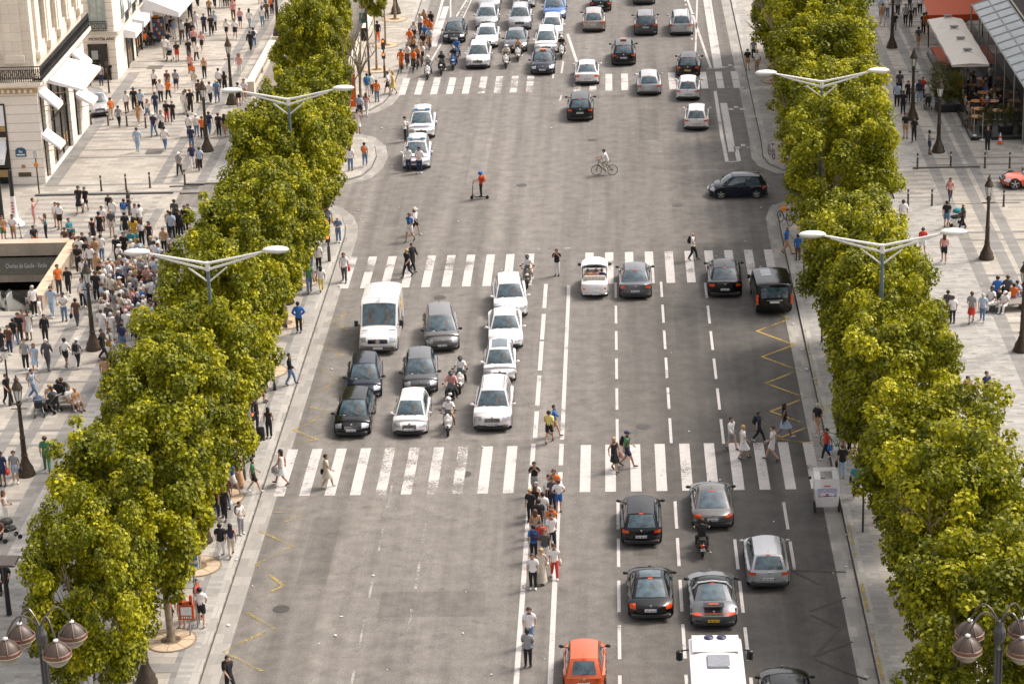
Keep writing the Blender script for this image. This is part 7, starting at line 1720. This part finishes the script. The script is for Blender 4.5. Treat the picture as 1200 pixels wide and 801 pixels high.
def person(x, y, z, pose, rz, top, bot, hair, extra, zone, grp, scale=None, skin=None):
    if pose == "w": pose = prng.choice(("w1", "w2"))
    P = POSES[pose]; r = bpy.data.objects.new("person", P["body"]); COL.objects.link(r); r.location = (x, y, z); r.rotation_euler = (0, 0, rz)
    sk = skin if skin is not None else prng.choices((0, 1, 2), (6, 3, 1))[0]
    r.material_slots[0].link = 'OBJECT'; r.material_slots[0].material = SKINS[sk]
    sc = scale or prng.uniform(.92, 1.07); r.scale = (sc * prng.uniform(.97, 1.08), sc * prng.uniform(.97, 1.08), sc)
    fem = hair.endswith("l") or "k" in bot[1:] or bot == "=" or bot == "|"
    T, B = top, bot
    if B == "=": B = T + "k"
    if B == "|": B = T + "g"
    bt = {"t": "trousers", "s": "shorts", "k": "skirt", "g": "long_skirt", "j": "trousers"}[B[1]]
    longs = "v" in extra
    tk = "sleeved" if longs else ("tank" if (fem and prng.random() < .45) else "tee")
    tn = {"sleeved": "jacket", "tank": "vest_top", "tee": "shirt"}[tk]
    link(tn, P[tk], r, m=FAB[T[0]]); link(bt.replace("long_", ""), P[bt], r, m=FAB[B[0]])
    sm = SHOE_W if prng.random() < .5 else SHOE_D
    link("shoe", P["shoel"], r, m=sm); link("shoe", P["shoer"], r, m=sm)
    hdesc = ""
    if hair == "n": pass
    elif hair[0] == "c" and len(hair) > 1: link("helmet" if pose in ("r",) or "q" in extra else "cap", P["helmet"] if pose in ("r",) or "q" in extra else P["cap"], r, m=FAB[hair[1]]); hdesc = CLOTH[hair[1]][0] + (" helmet" if pose == "r" or "q" in extra else " cap")
    elif hair[0] == "H": link("sun_hat", P["hat"], r, m=FAB[hair[1]]); link("hair", P["longhair"], r, m=HAIRM["b"][1]); hdesc = CLOTH[hair[1]][0] + " hat"
    else: link("hair", P["longhair"] if hair.endswith("l") else P["hair"], r, m=HAIRM[hair[0]][1]); hdesc = ("long " if hair.endswith("l") else "short ") + HAIRM[hair[0]][0] + " hair"
    bag = ""
    i = 0
    while i < len(extra):
        c = extra[i]
        if c in "bhw" and i + 1 < len(extra):
            kk = {"b": "backpack", "h": "handbag", "w": "handbag"}[c]; link("backpack" if c == "b" else "bag", P[kk], r, m=FAB[extra[i + 1]]); bag = CLOTH[extra[i + 1]][0] + (" backpack" if c == "b" else " bag"); i += 2
        elif c == "u" and i + 1 < len(extra):
            sx, sy = .42 * cos(rz) - .18 * sin(rz), .42 * sin(rz) + .18 * cos(rz); s_ = link("suitcase", SUITCASE, None, (x + sx, y + sy, z), rz); s_.material_slots[0].link = 'OBJECT'; s_.material_slots[0].material = FAB[extra[i + 1]]
            tag(s_, f"{CLOTH[extra[i + 1]][0]} wheeled suitcase beside the person in {CLOTH[T[0]][0]} {zone}", "suitcase"); i += 2
        else: i += 1
    garment = f"{CLOTH[T[0]][0]} {'dress' if bot in '=|' else ('jacket' if longs else 'top')}" + ("" if bot in "=|" else f" and {CLOTH[B[0]][0]} {'jeans' if B[0] in 'JL' and B[1] in 'tj' else {'t': 'trousers', 's': 'shorts', 'k': 'skirt', 'g': 'skirt', 'j': 'jeans'}[B[1]]}")
    PEOPLE.append(dict(o=r, g=garment, bag=bag, hair=hdesc, zone=zone, x=x, y=y, grp=grp, pose=pose)); return r

def zone_of(px, py):
    return None
DATA = """
@met|beside the metro stairwell|people around the metro entrance
17 283 f F W Ts k
5 284 f F T Es b hO
41 264 p R P Ps k
55 283 p L A Kt bl
41 290 i 2 K Ot k
83 287 f 2 A Nt k hA
77 292 i F M Kt k
88 300 i F M Kt b
62 371 w F L Lj k wC
70 345 s 2 O Dt k
76 376 f F W Jt k bW
91 384 w B M Dt k hK
98 360 s F W Kt k
104 360 w F L Lj k
114 353 s F K Kt k hH
120 341 s F K Rt k
81 345 w F K Kt k
41 370 s 2 W Kt g
48 380 s R W Wt b
54 402 s F K Kt k bK v
35 398 s F W = k
29 398 s F P = b
24 402 s F K Kt k
18 407 w B K Jt k
12 415 s F M Nt k
3 421 w F K Ks k
42 435 w F L = bl
31 433 s F G Kt b
57 434 w B D Dt g v
78 430 w B W Ks k
92 431 w B G Kt cW bK
122 422 w R K Kt k wH
132 419 w R G Ls b
145 414 w B N Js k
148 442 s B N Kt k
125 455 s B T Jt b
132 450 s B K Kt k
10 474 w 2 K Kt k hT
40 468 w R L Jt k bT
@met2|on paving beside the benches|people on the lower metro pavement
4 569 s F N Ns k hR
19 566 s F G Ls k hK
56 552 w B E Et b
8 616 f R W Wt bl
7 694 i F K Kt k
0 640 i F M Kt b
@bench|on the bench with pushchairs|people seated on the metro-side bench
60 480 i F T Ws y
63 482 i 2 W Nt k
70 474 i B K Kt k
74 472 i B K At b
82 478 i R K Kt k
83 482 i 2 W Ts b
90 483 i 2 T Ws y
@strip|on the striped drive|people on the striped drive
71 269 s F W Ks b
67 266 s F W Ts k
94 250 w F K = k hW
101 248 w F K Ks k
121 270 s F W Ks k
129 256 s F K Wt k
133 262 s F W Lt k
132 278 s B D Cs n
147 262 s B N Ws k bB
152 252 x R K Dt b
148 280 s B K Ks k hA
158 287 s B H | kl
165 270 s 3 W Kt k
160 270 s F W Kt b
167 289 s 3 W Kt bl hA
176 290 s F K Kt kl
110 284 s B K = k
118 280 w B K = k
120 306 w B W Jt k
113 308 s B T Wt b
138 308 s F K Kt k
147 305 s F K Kt k
155 299 s F A Kt k
130 335 s F P Dt b
108 302 s F W Kt k
99 305 f F K Kt k
95 311 s F W Wt k
103 312 w F K Ws k
93 320 f F K Kt k
107 318 s F W Dt b
99 334 s F W Kt k
91 309 s 2 T Kt k
115 329 s F T = b
202 281 w B L Kt k
199 275 s B T Kt b
209 276 s B K Kt k v
212 277 s F K Kt k v
218 272 s F K Kt k v
222 268 w F W Ks k hK
206 264 s B D Kt k
193 297 s F T Kt b
@lowpav|on the kerbside metro pavement|people on the metro pavement near the kerb
201 739 s R R Ks k
214 735 s B C Ws k
237 733 w B W Ks k
233 724 s R R Kt k
260 653 w B K Wt k
272 652 w B N Ct kl
283 626 f 2 W Gt k bM
247 604 w F W Kt y
254 607 s F K Nt k bO
259 606 s B K Nt b
264 608 w F K Kt bl wL
267 596 s F M Kt k
274 579 w R B Ws g bO
280 568 w 2 T | b
298 577 w R E Ks k
316 513 s B K Kt kl uK
302 504 s R K Nt cK v
310 471 s R P Ts b
341 451 w R K Jt k v
351 390 k B B Kt k v
363 343 w F E Jt b hT
377 342 w B W Yt kl hT
365 320 w F D Jt n
374 318 s B W Kt k
385 273 w F G Ks b hT
379 268 s F T Kt b
397 284 f F J Jt n
404 330 w F W Dt b hR
358 312 s F K Kt k
108 797 s B E Kt k
105 812 s F W Wt b
150 737 s B K Kt k
157 733 s B K Kt k
270 815 w 2 K Kt k bK
@corner|by the orange banner corner|people on the far rounded corner
411 200 s B W Jt bl hK
428 195 w B G Jt k bO
420 157 s B W = k hC
422 138 w B L Ns k
430 136 w B P Wt bl
442 119 s F O Jt k
455 111 w L W Ns k
461 111 w L Y = yl
431 114 s B A Wt k bB
435 112 s B W Kt k hO
402 110 s L K Wt k
443 50 s B K Ot k
@junc|on the open junction|people crossing the junction
479 201 s F W Nt cK
492 203 f F W Nt cK
475 166 x R W Kt cK
481 283 w 1 B Ws b bW
487 275 w 2 W Ks HC
@z2|on the second crossing|people on the second crossing
478 325 w 1 K Kt y
484 318 w 2 K Kt k v
653 323 p F K Wt b
812 305 w R W Kt n bK
@z1|on the first crossing|people on the first crossing
331 568 w L W = kl hG
384 571 w R C = k hK
644 519 w B Y Ks k
650 511 w R B Ts k v
720 552 w 2 K = y hP
735 547 w R E Ns cN bK
857 527 w 2 W Gs k v
871 538 w R W = y
889 518 w R N Kt k bK
905 540 w L W Ws b
919 513 w R K Lk kl
958 510 w 4 K Ts g
@kerbr|by the cafe-side kerb|people beside the cafe-side kerb
968 538 w L R Kt k wB
984 512 s B K Kt k
989 514 s B D Kt k
995 518 s B L Jt k
989 534 s L N Ts b
987 560 s B K Lj b hK
1003 583 w B A Kt k hK
999 524 s F K Kt k
992 529 s F T Kt b
922 298 w R B Tt n
935 305 s B B Mt k
@med|on the median strip|people gathered on the median strip
627 580 p F K Gs k
629 602 s B W Lt cG
622 611 s F K Kt y
628 608 s B K Nt bl
644 597 s F W Ks k
650 592 s F O Kt b
648 598 s F D Nt k
655 600 k B W Bs b
637 617 s B W Lt k
632 628 s B K Kt k
628 637 s B T Lt bl
647 633 w F O Jt b
647 643 w F W Kt k
626 656 s B B Kt k bN
634 655 s F R Wt k
639 660 s F D Wt b
625 690 s F W Kt b
635 684 s F C | y
650 677 w F W Rt k hC
621 757 w F W Jt k
619 781 f B G Kt k
@pav3|on the far shop pavement|people on the far metro pavement
119 100 s F G Nt k
129 96 s F K Kt k
105 101 s 3 W Nt k
102 112 s B P Pt b
170 58 i 2 O Kt g
177 55 i 2 K Kt k
182 109 w F W Ks b
197 107 s F M Ks b
207 107 w B G Ns k
131 141 s 3 O Ct b
140 149 w B G Kt k
149 132 s F W Mt b
158 130 s F K Kt k hY
166 132 w F L Kt k
163 147 w F T Ts b
174 142 w F W Js bl
183 134 w B N Nt b
189 120 w F W Kt b
198 118 w F O Kt b
196 143 s F K Rt b
203 144 w F K Kt k
181 160 w F N Jt cW
190 158 w F W Kk b
194 177 w B W Jt k
162 179 w B L Lj b
219 132 w F W Ck yl hW
224 133 w F K Kt b
222 160 s B W Jt k
231 160 w B W Jt cW
238 162 s B O Kt b
246 158 w B N Jt k hK
257 160 s B K Kt b
264 160 w B K Ts kl
271 160 w B D Jt k bN
280 159 w B K Ts bl hK
290 152 w B W Ts b
280 124 s B W Ks k bN
287 120 w F W Ts b
208 72 w F K Rs b bK
194 68 s F W Ct b
197 62 s F K Ws k
222 71 w F K Dt k
231 73 w F W Kt k
237 61 w F P Ks b
228 58 s F P Ks b
240 41 w F N Kt b
248 42 w F K Kt k
252 38 s F L Kt k
223 22 s B K Kt b
230 36 w F W Wt b
214 47 s F W Mt k
221 48 s F K Nt k
226 50 s F K Bt k
205 46 s F L Wt b
202 44 s F K Wt b
197 40 s F W Kt k
232 9 w F B Kt b
221 6 s F G Dt k
246 20 w F T Kt b
252 9 w F N Kt k
259 9 s B W Wt k
264 9 s B K Kt k
269 9 s B M Mt b
274 8 s B K Kt k
266 45 w F W Ks b
276 46 w F W Ks b
274 24 w F P Mt k
282 33 w B P Ns b
293 33 w B W Lt kl
294 61 w B K Kt b v
298 56 w B W Jt k bN
308 31 s B W Jt bl
313 24 s B M Kt k
319 18 s B N Kt b bO
322 12 s B W Wt k
281 88 s F P Wt Hm
224 88 w F P Kt b
226 98 w F O Ws b
229 108 w F C Wt b
240 92 s F T Kt yl
234 120 s B M Kt k
247 122 w B W Kt b
255 121 w B J Jt g
257 105 s B W Kt k
264 110 w B K Kt kl
211 206 w F G Kt cW
226 198 w F N Wt bl uM
235 200 w B L Kt b
217 133 w F W Wt k
225 176 s B N Jt k
305 5 s B K Ts k
311 3 w B P Kt b
@r1|on the far cafe pavement|people on the far cafe pavement
876 82 s F K Ts b
887 86 w B W Ts y
883 70 s F G Kt k
1034 30 w B T Ct b
1032 20 s B L Jt k
1040 20 w B W Jt k
1048 38 s F K Gt k
1052 19 w F G Kt b
1061 30 w F G Kt k
1067 32 w F K Kt k bW
1078 16 s B W Kt k
1085 40 w B O Ts b
1082 40 s B K Kt k
1076 57 w B D Ts k
1072 20 s B W Dt k
1066 12 s F N Kt k
1088 14 s B T Kt b
1095 22 s F B Mt b
1100 18 s F D Kt k
1106 14 s B W Kt k
1110 26 s F K Kt k
1115 26 s B O Dt k
1118 14 s F W Kt b
1132 28 f 2 K Kt k
1144 10 s B K Kt k
1032 120 s R O Kt k
1029 105 s R W Kt b
1051 125 s B L Kt k
1058 134 s B K Kt b
1054 112 s B D Kt k
1064 121 s F K Kt b
1070 121 s F W Lt k
1077 121 s F N Lj b
1081 117 s F R Kt b
1087 124 s F W Kt k
1098 128 s F K Jt k
1061 162 s F K Ts bl
1071 166 w F K Kt kl
1089 181 f R G Ns k
1157 178 s 1 K Kt b v
@r2|on the near cafe pavement|people on the near cafe pavement
1113 237 w F P Dt k bR
1109 268 w B K Js k
1128 269 w L D Kt y
1058 267 s B W Kt k
1081 299 w B R Ws b
1106 308 w B P Ks bl
1086 338 s B K Kt k v
1138 379 w B G Rk b
1151 377 w B L Jt g
1133 478 w F P Jt kl bN
1155 475 f 2 N Jt b
1122 480 w F P Wt k
1110 374 s B D Kt k
1116 379 s B W Kt b
1194 808 f R K Kt cK
1128 795 s B K Kt b
1138 800 s F K Kt k
@rbench|on the cafe-side bench|people seated on the cafe-side bench
1168 353 i B B Kt k
1180 352 i B D Kt b
1170 364 i 1 K Wt k
1177 368 i 1 W Wt cW
1188 360 i 4 O Jt k
1192 356 i 4 L Dt k
1161 366 i 1 W Wt k
"""
GROUNDZ = lambda x, y: ZP if (x < -17.1 or x > 9.9) and not (-29 < x < -17 and 149.6 < y < 155.2) and not (-29 < x < -17.5 and 166.9 < y < 172.6) else 0.0
zone = grp = ""
cnt = 0
for ln in DATA.strip().split("\n"):
    ln = ln.strip()
    if not ln: continue
    if ln[0] == "@": _, zone, grp = ln.split("|"); continue
    t = ln.split(); px, py, pose, fc, top, bot, hair = float(t[0]), float(t[1]), *t[2:7]; ex = "".join(t[7:])
    if hair == "Hm": hair = "HM"
    x, y = G(px, py, ZP); z = GROUNDZ(x, y)
    if z == 0: x, y = G(px, py, 0.0)
    if pose == "i": x, y = G(px, py - 3, ZP)
    person(x, y, z, pose, DIR[fc] + prng.uniform(-.25, .25), top, bot, hair, ex, zone, grp)
for (x, y, rz, (ps, a, b, h_, ex, zn)) in RIDERS:
    # bodies face -y at rotation 0, machines face +y
    off = {"r": -.34, "b": -.22, "t": .0}[ps]
    fx, fy_ = -sin(rz), cos(rz)
    person(x + fx * off, y + fy_ * off, 0.10 if ps == "t" else (0.06 if ps == "b" else 0.02), ps, rz + pi, a, b, h_ if not (ps == "t") else "cB", ex + ("q" if ps == "t" else ""), zn, "riders of two-wheelers", 1.0)
# two tourists in the open vintage car, and children beside pushchairs
for dx, tp in ((-.38, "T"), (.1, "P"), (.42, "N")):
    person(CONV[0] + dx, CONV[1] - .72, .30, "i", pi, tp, "Dt", "b", "", "riding in the white vintage tour car", "passengers of the vintage car", .92)
# diners at the cafe
dc = ["W", "L", "O", "K", "W", "G", "K", "T", "N", "W", "K", "O", "B", "W", "K", "M"]
for i, (x, y, rz) in enumerate(SEATS):
    if i in (8, 9, 3, 5, 21): continue
    person(x, y + .0, .155, "i", rz + 0.0, dc[i % 16], prng.choice(["Kt", "Nt", "Dt"]), prng.choice(["k", "b", "bl"]), "", "on the cafe terrace", "diners on the cafe terrace")
for px, py, tp in ((1127, 98, "W"), (1133, 99, "W"), (1125, 108, "R"), (1160, 95, "W")):
    person(*G(px, py + 8, .15), .155, "s", prng.uniform(-1, 1), tp, "Kt", "k", "", "standing among the cafe tables", "diners on the cafe terrace")
# the packed crowd beside the tree crowns: mostly older visitors in pale tops
cr = random.Random(5)
crowd_pts = []
poly_c = [(120, 372), (118, 345), (135, 330), (142, 316), (170, 306), (205, 308), (212, 330), (206, 352), (196, 376), (170, 402), (128, 398)]
def inside(px, py, poly):
    c = False
    for i in range(len(poly)):
        (x0, y0), (x1, y1) = poly[i], poly[i - 1]
        if (y0 > py) != (y1 > py) and px < (x1 - x0) * (py - y0) / (y1 - y0) + x0: c = not c
    return c
A = [G(*p, ZP) for p in poly_c]
tries = 0
while len(crowd_pts) < 84 and tries < 9000:
    tries += 1; x = cr.uniform(-33, -26); y = cr.uniform(122, 141)
    if not inside(x, y, A): continue
    if all((x - a) ** 2 + ((y - b) * .9) ** 2 > .50 ** 2 for a, b in crowd_pts): crowd_pts.append((x, y))
front = [((121, 397), "W", "Wt", "b"), ((132, 399), "W", "Wt", "g"), ((150, 399), "W", "Wt", "g"), ((165, 390), "W", "Kt", "g"), ((158, 392), "K", "Kt", "g"), ((187, 362), "L", "Kt", "g"), ((172, 356), "N", "Kt", "b"), ((143, 334), "T", "Kt", "g"), ((152, 340), "G", "Gt", "g")]
for (p, a, b, h_) in front:
    x, y = G(*p, ZP); person(x, y, ZP, "s", pi + cr.uniform(-.4, .4), a, b, h_, "", "in the dense crowd", "dense crowd on the metro pavement")
for x, y in crowd_pts:
    top = cr.choices("WLNKGPCTDROB", (30, 9, 9, 10, 7, 6, 9, 4, 5, 2, 3, 4))[0]; bt = cr.choice(["Kt", "Wt", "Nt", "Dt", "Ct", "Jt", "Kt"]); hr = cr.choices(["g", "n", "b", "k", "y", "gl", "bl", "cW"], (34, 6, 18, 14, 10, 8, 8, 4))[0]
    person(x, y, ZP, cr.choice(["s", "s", "f", "k", "s"]), cr.uniform(0, 2 * pi) if cr.random() < .3 else pi + cr.uniform(-1, 1), top, bt, hr, "v" if top in "NK" and cr.random() < .4 else "", "in the dense crowd", "dense crowd on the metro pavement"); PEOPLE[-1]["rnd"] = 1

# past 300 people: the farthest and the most hidden become one mass
MASS = [p for p in PEOPLE if p["grp"] == "dense crowd on the metro pavement" and p.get("rnd")] + [p for p in PEOPLE if p["y"] > 189 and p["x"] < -17.2] + [p for p in PEOPLE if p["y"] > 184 and p["x"] > 20]
def fuse(ps, name):
    vs, fs, mi, mats_ = [], [], [], []; n0 = 0
    for p in ps:
        r = p["o"]
        for o in [r] + list(r.children):
            M = (Matrix.Translation(r.location) @ r.rotation_euler.to_matrix().to_4x4() @ Matrix.Diagonal((*r.scale, 1))); me = o.data
            a = np.empty(len(me.vertices) * 3); me.vertices.foreach_get("co", a); a = a.reshape(-1, 3); Mn = np.array(M); a = a @ Mn[:3, :3].T + Mn[:3, 3]
            slots = [sl.material for sl in o.material_slots]; ix = []
            for m in slots:
                if m not in mats_: mats_.append(m)
                ix.append(mats_.index(m))
            for q in me.polygons: fs.append(tuple(n0 + v for v in q.vertices)); mi.append(ix[min(q.material_index, len(ix) - 1)])
            vs.append(a); n0 += len(a)
    me = bpy.data.meshes.new(name); me.from_pydata(np.vstack(vs).tolist(), [], fs)
    for m in mats_: me.materials.append(m)
    me.polygons.foreach_set("material_index", mi); me.polygons.foreach_set("use_smooth", [True] * len(fs)); me.update()
    for p in ps:
        for o in list(p["o"].children) + [p["o"]]: bpy.data.objects.remove(o)
        PEOPLE.remove(p)
    o = link(name, me); o["kind"] = "stuff"; tag(o, "packed mass of visitors in mostly pale clothes on the pavements", "crowd"); return o
fuse(MASS, "crowd")
# ---------------------------------------------------------------- labels that single each person out
from collections import defaultdict
NUM = ["first", "second", "third", "fourth", "fifth", "sixth", "seventh", "eighth", "ninth", "tenth", "eleventh", "twelfth", "thirteenth", "fourteenth", "fifteenth", "sixteenth", "seventeenth", "eighteenth"]
byk = defaultdict(list)
for p in PEOPLE: byk[(p["g"], p["zone"])].append(p)
import re
def words_(s): return len(re.findall(r"[A-Za-z]+", s))
for (g, zn), L_ in byk.items():
    if len(L_) == 1:
        p = L_[0]; s = f"person in {g} {zn}"
        if p["bag"] and words_(s) + words_(p["bag"]) + 1 <= 15: s = f"person in {g} with {p['bag']} {zn}"
        p["lab"] = s; continue
    sub = defaultdict(list)
    for p in L_: sub[p["bag"] or p["hair"] or "no hair"].append(p)
    for f_, M in sub.items():
        if len(M) == 1: 
            q = "bald head" if f_ == "no hair" else f_; s = f"person in {g}, {q}, {zn}"
            if words_(s) <= 16: M[0]["lab"] = s; continue
        M.sort(key=lambda p: abs(p["x"] + 3.6))
        for i, p in enumerate(M):
            q = "" if len(sub) == 1 else ("bald, " if f_ == "no hair" else f_ + ", ")
            s = f"person in {g}, {q}{zn}, {NUM[i]} from the road"
            if words_(s) > 16: s = s.replace("person in ", "person, ").replace("short ", "").replace(" and ", ", ").replace("from the road", "from road")
            if words_(s) > 16: s = s.replace(" the ", " ").replace("light blue", "blue").replace("dark grey", "grey")
            p["lab"] = s
for p in PEOPLE: tag(p["o"], p.get("lab", "person standing on the pavement"), "person", p["grp"])
print("PEOPLE", len(PEOPLE), "OBJECTS", len(bpy.data.objects))
